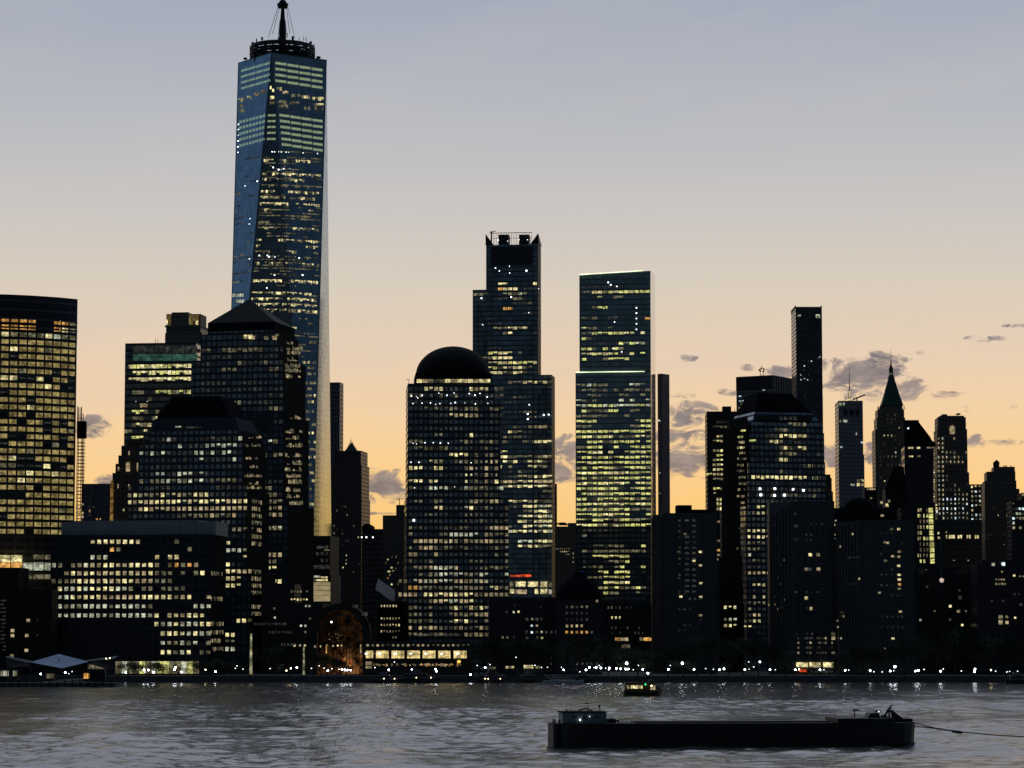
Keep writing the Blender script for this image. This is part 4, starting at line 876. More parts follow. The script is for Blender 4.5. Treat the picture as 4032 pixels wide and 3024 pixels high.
# --- wide low office block in front
b = Bld('office_building', 'wide low office block with a grey flat roof house and long lit window rows', 'building', 1545, -7, 203, 829, 2150)
b.grid(25.3, 33, 212, 2225, .66, .52)
m = b.fac('low_block_wall', (.012, .014, .018, 1), (.018, .022, .03, 1), metal=.3, grough=.15, var=.4)
b.tiers([(2107, 203, 829, 0, 36)], m, side=M_side)
x0, z0 = b.hit(241, 2109, 3); x1, z1 = b.hit(850, 2054, 3); mb = MB(); mb.box(x0, x1, 3, 33, z0, z1); mb.box(x0 + 5, x1 - 10, 5, 30, z1, z1 + .9); mb.build('roof_house', facade('ribbed_metal', (.16, .17, .175, 1), (.20, .21, .22, 1), .9, 60, 0, 0, .3, 1, metal=0, grough=.5, frough=.5), b.o)
L = [(2133, 300, 330, .5, 'd'), (2133, 345, 540, .85, 'wwm'), (2133, 540, 770, .2, 'd'), (2163, 425, 470, .6, 'od'), (2163, 680, 790, .5, 'md'), (2194, 365, 430, .5, 'pd'), (2194, 620, 715, .6, 'mw'), (2225, 203, 340, .7, 'pd'), (2225, 340, 590, 1, 'wwm'), (2225, 600, 780, .7, 'dmo'), (2257, 255, 590, 1, 'wwm'), (2257, 615, 770, .8, 'd'), (2257, 795, 815, .99, 'w'),
     (2288, 205, 285, .9, 'd'), (2288, 285, 590, 1, 'wm'), (2288, 615, 665, .8, 'd'), (2318, 230, 500, 1, 'wwp'), (2318, 500, 590, .9, 'd'), (2318, 610, 730, .8, 'dd'), (2351, 205, 290, .9, 'p'), (2351, 280, 590, 1, 'wwm'), (2351, 610, 820, .95, 'wm'), (2387, 203, 590, 1, 'ppd'), (2387, 710, 820, .8, 'pd'), (2423, 203, 590, 1, 'pp'), (2423, 610, 820, .9, 'wm'),
     (2457, 610, 820, 1, 'wpp'), (2494, 635, 820, .95, 'pw'), (2531, 635, 820, .9, 'dp'), (2568, 620, 820, .9, 'dpw'), (2531, 420, 460, .4, 'v')]
b.g = (b.g[0], b.g[1], b.g[2], b.g[3], .66, .5)
for (py, xa, xb, pr, ks) in L:
    bw = b.g[0]; n = 0
    zc_ = b.hit(500, py)[1]; a0 = b.hit(xa, py)[0]; a1 = b.hit(xb, py)[0]
    for k in range(math.ceil((a0 - b.g[2]) / bw - .2), math.floor((a1 - b.g[2]) / bw + .2) + 1):
        if 590 < CX + (0) and random.random() < pr: b.pane(0.0, b.g[2] + k * bw, zc_, bw * .64 * random.uniform(.85, 1), 2.25 * random.choice((1, 1, 1, .8)), random.choice(ks))
for i in range(14):                                       # tall glazed lobby
    xa = 455 + i * 23.6; b.rect(0.0, xa, 2604, xa + 21.5, 2652, random.choice('dgdp') if i < 13 else 'd')
wR = b.w
for py in (2257, 2351, 2455, 2491, 2528, 2563): b.rows(('R', wR), [(py, 832, 880, .8, 'dm')], sx=.4)
b.done()
b = Bld('apartment_building', 'plain black block with six scattered orange windows at the left edge', 'building', 1530, -3, -60, 205, 2400)
b.tiers([(2235, -60, 75, 0, 24), (2320, -60, 205, -1, 26)], plain('black_brick', (.014, .013, .012, 1), .8))
for (x, y) in ((111, 2443), (49, 2483), (49, 2503), (106, 2502), (104, 2561), (46, 2582)): b.rect(-1.0, x - 7, y - 6, x + 7, y + 6, 'm')
b.rect(-1.0, 145, 2438, 150, 2446, 'v'); b.rect(-1.0, 145, 2498, 149, 2505, 'v')
for i in range(40): b.rect(-1.0, random.choice((2, 8, 14, 20)), 2362 + (i % 14) * 15, random.choice((5, 11, 17, 23)), 2368 + (i % 14) * 15, 'v')
b.done()

# --- dome topped tower
b = Bld('office_tower', 'dark gridded tower capped by a black dome with a lit band under it', 'skyscraper', 1640, 3.5, 1606, 1975, 1700)
b.grid(19.9, 26.1, 1617, 1869, .72, .56)
m = b.fac('dome_tower_wall', (.014, .017, .021, 1), (.34, .42, .47, 1), metal=.7, grough=.1, var=.45)
lay = [(1510, 1606, 1945, 0, 50), (1575, 1606, 1972, -.4, 51), (1960, 1600, 2002, -.8, 54), (2360, 1592, 1920, -1.2, 56)]
b.tiers(lay, m)
xd0, zb = b.hit(1637, 1507, 3); xd1, zt_ = b.hit(1936, 1468, 3); cx_ = (b.hit(1637, 1466, 24)[0] + b.hit(1931, 1466, 24)[0]) / 2; rd = (b.hit(1931, 1466, 24)[0] - b.hit(1637, 1466, 24)[0]) / 2
mb = MB(); mb.box(xd0, xd1, 3, 46, b.t[0][4] - .2, zt_); mb.build('drum', M_roof, b.o)
zap = b.hit(1782, 1364, 24)[1]; zz0 = zt_
mb = MB(); prof = [(rd * math.cos(t), zz0 + (zap - zz0) * math.sin(t) * 1.0) for t in [math.pi / 2 * k / 14 for k in range(15)]]; prof[-1] = (0, prof[-1][1])
mb.lathe(prof, cx_, 24.5, 40, sy=21.4 / rd); mb.build('dome', plain('dome_copper', (.016, .017, .017, 1), .7, scale=.2, ior=1.15), b.o)
for i in range(13):
    xa = 1641 + i * 22.4; b.rect(3.0, xa, 1493, xa + 20.5, 1507, 'wmdvdwmwmwmww'[i])
mb = MB(); xa, za = b.hit(1610, 1510, 1); mb.tube((xa, 1, za), (xa, 1, za + 2.6), .2, n=4); mb.tube((xa - 1.5, 1, za + 2.4), (xa + .3, 1, za + 2.4), .2, n=4); mb.build('roof_crane', M_steel, b.o)
R1 = [(1525, 1670, 1745, .95, 'wm'), (1525, 1745, 1850, .3, 'v'), (1525, 1850, 1915, .95, 'wm'), (1525, 1945, 1970, .8, 'dw'), (1557, 1610, 1970, .9, 'vvd'), (1589, 1615, 1900, .25, 'v'), (1618, 1645, 1870, .9, 'dv'), (1618, 1930, 1970, .8, 'd'), (1643, 1780, 1880, .95, 'wm'), (1643, 1690, 1780, .8, 'v'), (1643, 1920, 1970, .6, 'v'),
      (1722, 1712, 1735, .8, 'd'), (1722, 1845, 1860, 1, 'w'), (1748, 1620, 1760, .25, 'd'), (1770, 1630, 1770, .4, 'vd'), (1796, 1765, 1840, .9, 'wd'), (1822, 1690, 1830, .6, 'wd'), (1846, 1610, 1660, .99, 'w'), (1846, 1708, 1740, .99, 'w'), (1896, 1612, 1660, 1, 'w'), (1896, 1695, 1720, 1, 'w'), (1896, 1945, 1960, 1, 'w'), (1922, 1612, 1972, 1, 'pvvd'), (1922, 1960, 1973, 1, 'p')]
b.rows(-.4, R1)
# warm reflections put in as glowing panes, and offices, down the middle right
b.rows(-.4, [(y, 1822 + (y > 1850) * 20, 1960 - (y > 1850) * 20, .75, 'dmvd') for y in (1745, 1770, 1796, 1822, 1846, 1870, 1896, 1922)])
b.rows(-.8, [(1945, 1800, 1960, .5, 'dv'), (1975, 1710, 1740, .9, 'd'), (1972, 1845, 1960, .8, 'dm'), (1998, 1710, 1735, .99, 'w'), (1998, 1825, 1880, .99, 'wp'), (1998, 1880, 2000, .5, 'vd'), (2024, 1780, 2000, .4, 'vd'), (2050, 1612, 1700, .6, 'v'), (2050, 1820, 2000, .8, 'dv'), (2076, 1780, 1900, .4, 'vd'), (2070, 1930, 1995, .9, 'm'), (2100, 1605, 1620, 1, 'd'), (2100, 1740, 1870, .7, 'dp'), (2100, 1900, 2000, .4, 'd'),
             (2125, 1640, 1760, .99, 'mm'), (2125, 1760, 2000, .9, 'dmd'), (2151, 1660, 1720, .99, 'm'), (2151, 1720, 2000, .5, 'vd'), (2177, 1605, 1640, 1, 'm'), (2177, 1710, 1715, 1, 'w'), (2203, 1620, 1700, .7, 'dv'), (2229, 1620, 1700, .8, 'd'), (2229, 1700, 1800, .9, 'mp'), (2229, 1910, 2000, .7, 'dw'), (2254, 1605, 1690, .7, 'dp'), (2254, 1690, 1925, 1, 'ppd'), (2254, 1990, 2000, 1, 'p'),
             (2280, 1640, 1925, 1, 'mmp'), (2280, 1580, 1592, 1, 'd'), (2306, 1605, 1640, .6, 'o'), (2306, 1640, 1900, .8, 'd'), (2306, 1935, 1962, 1, 'w'), (2306, 1962, 1990, .8, 'd')])
b.rows(-1.2, [(2332, 1580, 1640, .9, 'm'), (2332, 1680, 1880, 1, 'wm'), (2332, 1880, 2000, .7, 'dm'), (2357, 1600, 1700, .7, 'd'), (2357, 1705, 1850, 1, 'wmp'), (2383, 1610, 1700, .5, 'd'), (2383, 1770, 1920, .6, 'dw'), (2410, 1600, 1700, .5, 'vd'), (2410, 1780, 1850, .4, 'd'), (2410, 1870, 1920, .9, 'md'), (2435, 1610, 1690, .5, 'd'), (2435, 1785, 1920, .7, 'dw'), (2460, 1590, 1920, .6, 'dvm'), (2487, 1600, 1920, .5, 'dv'), (2487, 1880, 1920, .9, 'm'), (2510, 1640, 1920, .4, 'dv')])
b.fill(-.4, 1612, 1540, 1970, 1950, .28, 'vv'); b.fill(-.8, 1604, 1960, 1998, 2350, .5, 'vvvd'); b.fill(-1.2, 1596, 2350, 1918, 2515, .5, 'vvd')
b.fill(-.4, 1822, 1745, 1960, 1945, .8, 'mmwd', .6); b.fill(-.4, 1845, 1700, 1866, 1745, .9, 'd', .6); b.fill(-.8, 1830, 1955, 1940, 2060, .5, 'dd', .6)  # broken golden reflection put in as glowing panes
for (x, y) in [(1620, 1560), (1640, 1561), (1645, 1567), (1660, 1558), (1663, 1556), (1728, 1548), (1760, 1556), (1788, 1548), (1848, 1550), (1870, 1556), (1890, 1549), (1918, 1563), (1626, 1589), (1662, 1587), (1695, 1587), (1715, 1592), (1732, 1589), (1775, 1588), (1792, 1585), (1830, 1586), (1872, 1590), (1921, 1588), (1626, 1745), (1673, 1743), (1706, 1743), (1734, 1745), (1765, 1745), (1640, 1748), (1630, 2046), (1632, 1921), (1715, 1920), (1790, 1917), (1812, 1820), (1650, 1820), (1618, 1820), (1855, 1822)]:
    b.rect(-1.0, x - 1.5, y - 1.5, x + 1.5, y + 1.5, 's')
b.rect(-1.2, 1625, 2045, 1633, 2052, 's'); b.rect(-1.3, 1630, 2498, 1812, 2501, 'd')
for py in (1535, 1555, 1590, 1615, 1640, 1665): 
    a, z = b.hit(1600, py, 0.0); b.pane(('R', 0, 'L'), 6, z, 4, 2, 'd')
b.done()
# podium with seven big bright windows
b = Bld('restaurant_pavilion', 'low pavilion with seven broad bright yellow windows at the foot of the domed tower', 'building', 1530, 1, 1430, 1866, 2570)
b.grid(19.8, 20, 1468, 2541, .5, .42)
b.tiers([(2528, 1430, 1866, 0, 18)], plain('granite_dark', (.03, .028, .027, 1), .7))
for (xa, xb) in ((1440, 1470), (1480, 1531), (1541, 1592), (1603, 1654), (1664, 1715), (1725, 1774), (1786, 1838)):
    x0, z0 = b.hit(xa, 2592); x1, z1 = b.hit(xb, 2562)
    mb = MB(); mb.box(x0, x1, -.12, .1, z0, z1, bottom=True); wn_ = mb.build('window', emit('dining_room_light', (1, .76, .30, 1), 1.05, .9, .45) if 'dining_room_light' not in bpy.data.materials else bpy.data.materials['dining_room_light'], b.o)
    n = max(2, round((x1 - x0) / 1.25)); mb = MB()
    for i in range(n + 1): x = x0 + (x1 - x0) * i / n; mb.box(x - .07, x + .07, -.22, -.13, z0, z1, bottom=True)
    mb.box(x0, x1, -.24, -.12, (z0 + z1) / 2 - .07, (z0 + z1) / 2 + .07, bottom=True); mb.build('window_frame', M_black, wn_)
    xm_ = (x0 + x1) / 2
    for i in (-1, 1): 
        mb = MB(); mb.box(xm_ + i * 1.6 - .8, xm_ + i * 1.6 + .8, -.3, -.25, z1 - 1.9, z1 - 1.3, bottom=True); mb.build('pendant_light', E['s'] if i < 0 else E['w'], wn_)
b.rows(0.0, [(2541, 1452, 1850, .95, 'mmd')])
for i in range(60):
    x = random.uniform(1440, 1840); 
    if random.random() < .8: b.rect(0.0, x, 2614 + random.uniform(-3, 3), x + random.uniform(3, 9), 2620 + random.uniform(-3, 5), random.choice('dmmdo'))
b.rect(0.0, 1440, 2605, 1464, 2618, 'm'); b.rect(0.0, 1440, 2622, 1464, 2632, 'm')
b.done()

# --- arched glass winter garden
b = Bld('arched_glass_hall', 'barrel vaulted glass hall glowing orange low between the towers', 'hall', 1560, 2, 1247, 1428, 2600)
xc = b.w / 2; rr_ = b.w / 2; zsp = b.hit(1340, 2490)[1]; ztop = b.hit(1340, 2398)[1]
def arch(r0, z0, zt_, n=24): return [(xc + r0 * math.cos(math.pi * i / n), z0 + (zt_ - z0) * math.sin(math.pi * i / n)) for i in range(n + 1)]
vb = b.w * .66
mb = MB()
oz = b.hit(1340, 2376)[1]; ox = b.hit(1247 - 26, 2500)[0]
oa = arch(vb, zsp, oz); ia = arch(rr_, zsp, ztop)
y1 = 38
for (p, q_), (r0, r1) in zip(zip(oa[:-1], oa[1:]), zip(ia[:-1], ia[1:])):
    mb.face([(p[0], 2, p[1]), (q_[0], 2, q_[1]), (q_[0], y1, q_[1]), (p[0], y1, p[1])][::-1])
    mb.face([(p[0], 2, p[1]), (r0[0], 2, r0[1]), (r1[0], 2, r1[1]), (q_[0], 2, q_[1])][::-1])
mb.box(xc - vb, xc - rr_, 2, y1, 0, zsp); mb.box(xc + rr_, xc + vb, 2, y1, 0, zsp)
mb.build('vault', plain('vault_glass_metal', (.035, .035, .035, 1), .3, .3), b.o)
m, t = newmat('hall_glow'); g = t.n.new('ShaderNodeTexCoord'); s3 = t.n.new('ShaderNodeSeparateXYZ'); t.l.new(g.outputs['Object'], s3.inputs[0])
n_ = t.noise(g.outputs['Object'], .32, 5, .7); 
zf_ = t.m('MULTIPLY', t.rng(s3.outputs[2], 3, 17, 1.0, .10), t.rng(s3.outputs[0], 4, 20, .35, 1.0))
e = t.n.new('ShaderNodeEmission'); e.inputs[0].default_value = (1, .42, .13, 1); t.put(e.inputs[1], t.m('MULTIPLY', t.m('MULTIPLY', zf_, .28), t.rng(n_, .38, .66, .02, 1)))
outp(t, e.outputs[0]); m.cycles.emission_sampling = 'NONE'
mb = MB(); gl = arch(rr_ * .98, zsp, ztop - .2)
mb.face([(xc - rr_ * .98, 8, 0), (xc + rr_ * .98, 8, 0)] + [(p[0], 8, p[1]) for p in gl]); mb.build('lit_interior', m, b.o)
mb = MB()
for k in range(1, 14):
    x = xc - rr_ + 2 * rr_ * k / 14; dz = math.sqrt(max(0, 1 - ((x - xc) / rr_) ** 2)); mb.tube((x, 1.6, 0), (x, 1.6, zsp + (ztop - zsp) * dz), .16 if k % 3 else .3, n=4)
z = 3
while z < ztop: 
    hw = rr_ if z < zsp else rr_ * math.sqrt(max(0, 1 - ((z - zsp) / (ztop - zsp)) ** 2)); mb.tube((xc - hw, 1.6, z), (xc + hw, 1.6, z), .14, n=4); z += 3
for r_ in (.99, .72):
    aa = arch(rr_ * r_, zsp, zsp + (ztop - zsp) * r_)
    for p, q_ in zip(aa[:-1], aa[1:]): mb.tube((p[0], 1.5, p[1]), (q_[0], 1.5, q_[1]), .35, n=4)
mb.build('glazing_frame', plain('frame_brown', (.06, .045, .035, 1), .5), b.o)
for (x, ya, yb, wd, k) in ((1420, 2538, 2572, 4, 'm'), (1432, 2538, 2625, 3, 'd'), (1285, 2540, 2572, 5, 'o'), (1240, 2542, 2550, 8, 'm'), (1262, 2541, 2549, 5, 'm')): b.rect(1.4, x - wd / 2, ya, x + wd / 2, yb, k)
for (x, y) in ((1305, 2449), (1288, 2541), (1345, 2542), (1330, 2542), (1312, 2543)): b.rect(1.4, x - 3, y - 3, x + 3, y + 3, 's' if y < 2500 else 'w')
for i in range(16): x = random.uniform(1290, 1345); y = random.uniform(2490, 2530); b.rect(1.2, x, y, x + 3, y + 3, random.choice('dm'))
for i in range(10): x = random.uniform(1345, 1385); y = random.uniform(2585, 2618); b.rect(1.2, x, y, x + 3, y + 8, random.choice('ro'))
for (x0, y0, x1_, y1_) in ((1387, 2381, 1410, 2392), (1424, 2410, 1448, 2424)):
    b.rect(1.7, x0, y0, x1_, y1_, 'v')
b.done()
b = Bld('low_building', 'dark building with small window rows left of the domed tower', 'building', 1600, -2, 1500, 1600, 2400)
b.grid(11.5, 25, 1502, 2436, .5, .35)
b.tiers([(2368, 1500, 1600, 0, 20)], M_roof)
b.rows(0.0, [(2386, 1500, 1560, .95, 'wm'), (2414, 1500, 1560, .2, 'w'), (2438, 1500, 1570, .8, 'wm'), (2464, 1500, 1570, .7, 'wm'), (2488, 1500, 1570, .7, 'dm'), (2514, 1540, 1560, .8, 'd')]); b.done()
o_ = at(1500, 2366, 1680)
t_ = thing('slanted_roof', 'pale grey slanted roof panel showing left of the domed tower', 'roof', (at(1515, 2366, 1680).x, 1680, GZ))
pp = [at(x, y, 1680 + dy_) - Vector((at(1515, 2366, 1680).x, 1680, GZ)) for x, y, dy_ in ((1489, 2278, 26), (1555, 2324, 14), (1554, 2368, 0), (1540, 2366, 0), (1478, 2320, 10))]
mb = MB(); mb.face(pp[::-1]); mb.face([p - Vector((0, -1, 1.5)) for p in pp]); mb.build('roof_panel', plain('pale_roof_panel', (.16, .165, .16, 1), .6, .3), t_)
mb = MB(); z_ = pp[2].z - 1; mb.box(-4, 5, 2, 14, 0, z_ - 1); mb.build('wall', M_roof, t_)

# ================================================================ right half
# brown slab behind the flat topped glass tower
b = Bld('office_tower', 'narrow dark brown slab with a fine window grid tight against the flat topped glass tower', 'skyscraper', 2200, -36, 2589, 2606, 1500)
b.grid(7, 12, 2590, 1530, .5, .5)
m = b.fac('brown_grid_wall', (.085, .042, .032, 1), (.016, .014, .014, 1), metal=0, grough=.3)
z = b.hit(2606, 1471)[1]; w_ = b.w; d_ = 11
mb = MB(); mb.box(0, w_, 0, d_, 0, z); mb.build('wall', m, b.o)
mb = MB(); mb.box(w_ + .1, w_ + .3, .5, d_ - .5, z - 7, z - .5); mb.build('roof_band', plain('mauve_metal', (.22, .15, .13, 1), .5), b.o)
b.rect(0.0, 2588, 1652, 2600, 1660, 'p'); b.rect(0.0, 2596, 1860, 2600, 1865, 'p'); b.rect(0.0, 2596, 1940, 2600, 1944, 'd'); b.done()
b = Bld('office_tower', 'very thin dark tower edge right of the shouldered glass tower', 'tower', 2500, 0, 2184, 2193, 1950)
b.tiers([(1905, 2184, 2193, 0, 20)], M_roof); b.done()
b = Bld('office_building', 'dark stone building with notched roofline low in the gap beside the flat topped glass tower', 'building', 2400, -7, 2188, 2275, 2100)
b.grid(8, 11, 2200, 2150, .5, .5)
b.tiers([(2057, 2202, 2224, 0, 20), (2064, 2192, 2229, 0, 30), (2059, 2236, 2275, -.5, 34), (2073, 2188, 2275, -.6, 40)], b.fac('notched_stone', (.05, .045, .042, 1), (.014, .014, .014, 1), metal=0))
b.rows(-.6, [(2163, 2192, 2242, .9, 'd'), (2176, 2192, 2242, .8, 'md'), (2186, 2220, 2242, .8, 'd')])
for y in (2179, 2195, 2213): b.rect(-.6, 2255, y - 3, 2259, y + 3, 'm')
b.done()

# dark tower with lit offices, centre right
b = Bld('office_tower', 'black slab tower with broken rows of yellow windows and a small rooftop box', 'skyscraper', 1850, -2, 2783, 2896, 1800)
b.grid(14.5, 18.6, 2812, 1681, .86, .5)
m = b.fac('black_slab_wall', (.022, .02, .02, 1), (.014, .015, .017, 1), metal=.2, grough=.2)
b.tiers([(1600, 2845, 2879, 8, 14), (1620, 2783, 2900, 0, 36)], m)
b.rows(0.0, [(y, 2804, 2885, p, k) for y, p, k in [(1663, .9, 'v'), (1681, .7, 'vd'), (1720, .6, 'md'), (1738, .95, 'gmd'), (1774, .8, 'wmd'), (1792, .4, 'g'), (1811, .95, 'mg'), (1828, .98, 'gmw'), (1846, .98, 'gw'), (1862, .8, 'm'), (1878, .6, 'd'), (1914, .2, 'd'), (1932, .8, 'gd'), (1950, .9, 'dd')]])
b.rows(0.0, [(1862, 2788, 2804, 1, 'g')])
for y in (1967, 1985, 2003):
    for x in (2822, 2834, 2848, 2859, 2875, 2886): 
        if random.random() < .8: b.rect(0.0, x, y - 6, x + 7, y + 6, random.choice('wmg'))
b.rows(0.0, [(2022, 2855, 2890, .5, 'd'), (2041, 2855, 2890, .8, 'd'), (2056, 2828, 2895, 1, 'm'), (2129, 2828, 2890, .95, 'dm'), (2148, 2850, 2890, .9, 'm'), (2166, 2828, 2890, 1, 'mwo'), (2184, 2828, 2890, .8, 'd'), (2203, 2828, 2890, .98, 'p'), (2273, 2838, 2868, 1, 'o'), (2292, 2830, 2880, 1, 'mo'), (2347, 2835, 2852, 1, 'o')])
mb = MB(); x_, z_ = b.hit(2822, 1620, 3); mb.tube((x_, 3, z_), (x_, 3, z_ + 3), .2, n=4); mb.tube((x_ + 12, 3, z_), (x_ + 12, 3, z_ + 2), .2, n=4); mb.build('roof_mast', M_black, b.o)
b.done()
# grey box with antenna
b = Bld('office_tower', 'broad grey box tower with a ribbed side and a radio mast on its roof', 'skyscraper', 1980, -31, 2899, 3043, 1500)
b.grid(10, 19, 2910, 1570, .7, .5)
m = b.fac('grey_box_wall', (.12, .115, .105, 1), (.08, .085, .085, 1), metal=.3, grough=.2)
b.tiers([(1484, 2899, 3043, 0, 62)], m)
mb = MB(); z_ = b.t[0][4]; mb.box(-.15, b.w - .2, -.15, -.05, z_ - 10, z_ - .6); mb.build('roof_band', plain('band_dark', (.05, .046, .043, 1), .7), b.o)
for i in range(16):
    mb = MB(); y = 2 + i * 3.8; mb.box(b.w + .05, b.w + .6, y, y + 1.2, 10, z_ - .3); mb.build('rib', plain('rib_stone', (.11, .10, .095, 1), .7) if 'rib_stone' not in bpy.data.materials else bpy.data.materials['rib_stone'], b.o)
for (x, y) in ((2914, 1579), (2926, 1578), (2951, 1580), (2914, 1560), (3008, 1536), (2950, 1593), (2922, 1614), (2936, 1613)): b.rect(-.1, x - 4, y - 2, x + 4, y + 2, 'c' if y < 1590 else 'g')
b.rows(0.0, [(1580, 2902, 2960, .6, 'vd'), (1595, 2905, 2960, .5, 'd'), (1612, 2905, 2945, .9, 'gd')])
an = MB(); xa, za = b.hit(3000, 1480, 20)
zt_ = b.hit(3000, 1443, 20)[1]
for sx_ in (-1, 1): 
    an.tube((xa + sx_ * 1.5, 20, z_ - .5), (xa + sx_ * 1.0, 20, zt_ - 1), .2, n=4)
    an.tube((xa - sx_ * 1.5, 20, z_), (xa + sx_ * 1.0, 20, z_ + 3), .15, n=4)
for dx_, dz_ in ((-1.8, 0), (1.8, .2), (0, 1), (-1, -1), (1.4, -1.4)): an.ball((xa + dx_, 19.5, zt_ - 2.4 + dz_), .75, 6, 4)
an.tube((xa, 20, zt_ - 2), (xa, 20, zt_ + 1.2), .15, n=4); an.build('radio_mast', plain('mast_red', (.12, .05, .04, 1), .5), b.o)
b.done()

# tall thin dark tower
b = Bld('apartment_tower', 'tall slender black tower rising highest on the right side with two lit corner openings', 'skyscraper', 1808, 0, 3132, 3236, 1300)
b.grid(13, 15, 3166, 1440, .7, .65)
m = b.fac('slender_wall', (.035, .033, .034, 1), (.10, .11, .125, 1), metal=.35, grough=.12)
b.tiers([(1208, 3133, 3236, 0, 30), (1560, 3136, 3240, -.3, 31)], m)
for l, r_ in ((3132, 3134.5), (3234, 3236)): x0, z0 = b.hit(l, 1215, -.1); x1, z1 = b.hit(r_, 1203, -.1); mb = MB(); mb.box(x0, x1, -.1, 30, z0, z1); mb.build('roof_corner', M_black, b.o)
for r_ in ((3140, 1239, 3153, 1246, 'p'), (3212, 1238, 3228, 1243, 'p'), (3212, 1243, 3217, 1250, 'p'), (3224, 1243, 3229, 1253, 'p'), (3215, 1250, 3228, 1253, 'd'), (3142, 1248, 3148, 1254, 'v')): b.rect(0.0, r_[0], r_[1], r_[2], r_[3], r_[4])
for (x, y) in ((3166, 1420), (3183, 1423), (3195, 1422), (3167, 1441), (3165, 1456), (3153, 1477), (3168, 1491), (3184, 1477), (3195, 1495), (3154, 1495), (3180, 1495), (3219, 1465), (3229, 1405), (3223, 1410), (3170, 1562)): b.rect(0.0, x - 2, y - 2.4, x + 2, y + 2.4, random.choice('ccpv'))
b.done()

# mast tower
b = Bld('office_tower', 'plain blue grey slab tower with a glowing based needle mast on its roof', 'skyscraper', 2300, -2, 3301, 3397, 1800)
b.grid(8, 16, 3320, 1658, .5, .6)
m = b.fac('slab_blue_wall', (.14, .145, .16, 1), (.07, .08, .10, 1), metal=.2, grough=.2)
b.tiers([(1578, 3301, 3397, 0, 36), (1790, 3302, 3403, -.5, 38)], m)
for x in (3329, 3352, 3375): 
    x0, z0 = b.hit(x - 6, 1636); x1, z1 = b.hit(x + 7, 1614); mb = MB(); mb.box(x0, x1, -.2, -.05, z0, z1, bottom=True); mb.build('vent_opening', M_black, b.o)
for r_ in ((3304, 1586, 3313, 1596, 'p'), (3319, 1586, 3326, 1596, 'p'), (3321, 1653, 3337, 1662, 'p'), (3306, 1654, 3312, 1662, 'd'), (3370, 1703, 3374, 1712, 'p'), (3390, 1738, 3398, 1745, 'c'), (3309, 1757, 3317, 1763, 'c'), (3350, 1904, 3365, 1912, 'p'), (3374, 1902, 3387, 1914, 'w'), (3374, 1888, 3386, 1896, 'd'), (3390, 1887, 3402, 1896, 'w'), (3391, 1904, 3402, 1913, 'm')): b.rect(-.5, *r_[:4], r_[4])
mb = MB(); xm_, zb = b.hit(3345, 1578, 12); zz_ = lambda py: b.hit(3345, py, 12)[1]
mb.tube((xm_, 12, zb), (xm_, 12, zz_(1535)), 1.1, .6, n=6); mb.tube((xm_, 12, zz_(1535)), (xm_, 12, zz_(1447)), .45, .1, n=5)
mb.build('needle_mast', M_black, b.o)
mb = MB(); mb.box(xm_ - 2.2, xm_ + 2.2, 9, 15, zb, zz_(1570)); mb.tube((xm_, 10.6, zz_(1568)), (xm_, 10.6, zz_(1540)), .35, n=4); mb.build('mast_lighting', E['w'], b.o)
mb = MB(); mb.tube((xm_ + 3, 12, zb + 1), (xm_ + 13, 12, zb + 5), .8, n=4); mb.tube((xm_ + 6, 12, zb), (xm_ + 6, 12, zb + 3), .6, n=4); mb.build('roof_crane', M_black, b.o)
b.done()
# green spire tower
b = Bld('stone_skyscraper', 'old stone tower with a steep green pyramid roof, lantern and thin spire', 'skyscraper', 2560, -2, 3446, 3572, 1900)
b.grid(15, 16.3, 3481, 1716, .32, .45)
m = b.fac('old_stone_wall', (.09, .075, .055, 1), (.016, .016, .016, 1), metal=0, grough=.3)
b.tiers([(1599, 3466, 3553, 3, 22), (1612, 3456, 3560, 2, 26), (1645, 3452, 3564, 1, 28), (1690, 3446, 3570, 0, 32)], m)
mb = MB(); cx_ = b.hit(3509, 1500, 14)[0]; zz_ = lambda py: b.hit(3509, py, 14)[1]; k_ = 2560 / F
sq = lambda r_: [(cx_ - r_, 14 - r_), (cx_ + r_, 14 - r_), (cx_ + r_, 14 + r_), (cx_ - r_, 14 + r_)]
prof = [(43, 1599), (37, 1580), (29, 1555), (21, 1525), (14, 1500), (11, 1485), (8.5, 1478)]
for (r0, y0), (r1, y1) in zip(prof[:-1], prof[1:]): mb.prism(sq(r0 * k_), zz_(y0), zz_(y1), top=sq(r1 * k_), cap=False)
mb.build('pyramid_roof', plain('green_copper', (.035, .10, .08, 1), .6, scale=.3), b.o)
mb = MB(); mb.lathe([(8.5 * k_, zz_(1478)), (8.5 * k_, zz_(1452)), (6 * k_, zz_(1445)), (3.5 * k_, zz_(1436)), (1.2 * k_, zz_(1418)), (.8 * k_, zz_(1400)), (.3 * k_, zz_(1372))], cx_, 14, 8)
sp_o = mb.build('lantern_spire', plain('spire_green', (.03, .06, .05, 1), .6), b.o)
for x in (3498, 3506): b.rect(12 - 1.6 * k_ * 8, x, 1469, x + 5, 1475, 'p')
for px in (3457, 3466, 3552, 3560): x_, z_ = b.hit(px, 1606, 2); mb = MB(); mb.tube((x_, 2.5, z_ - 1), (x_, 2.5, z_ + 3), .8, .1, n=4); mb.build('pinnacle', M_stone, b.o)
L = [(1642, 3490, 3525, .7, 'dv'), (1656, 3485, 3530, .6, 'v'), (1672, 3485, 3530, .6, 'v'), (1716, 3478, 3530, .99, 'wm'), (1788, 3520, 3535, .9, 'p'), (1805, 3495, 3535, .8, 'md'), (1820, 3510, 3525, .9, 'w'), (1835, 3490, 3560, .7, 'vd'), (1895, 3480, 3490, 1, 'w')]
b.rows(0.0, L); b.rect(1.0, 3538, 1681, 3543, 1687, 'w'); b.scatter(0.0, 3455, 1700, 3560, 1900, 30, 'v'); b.done()
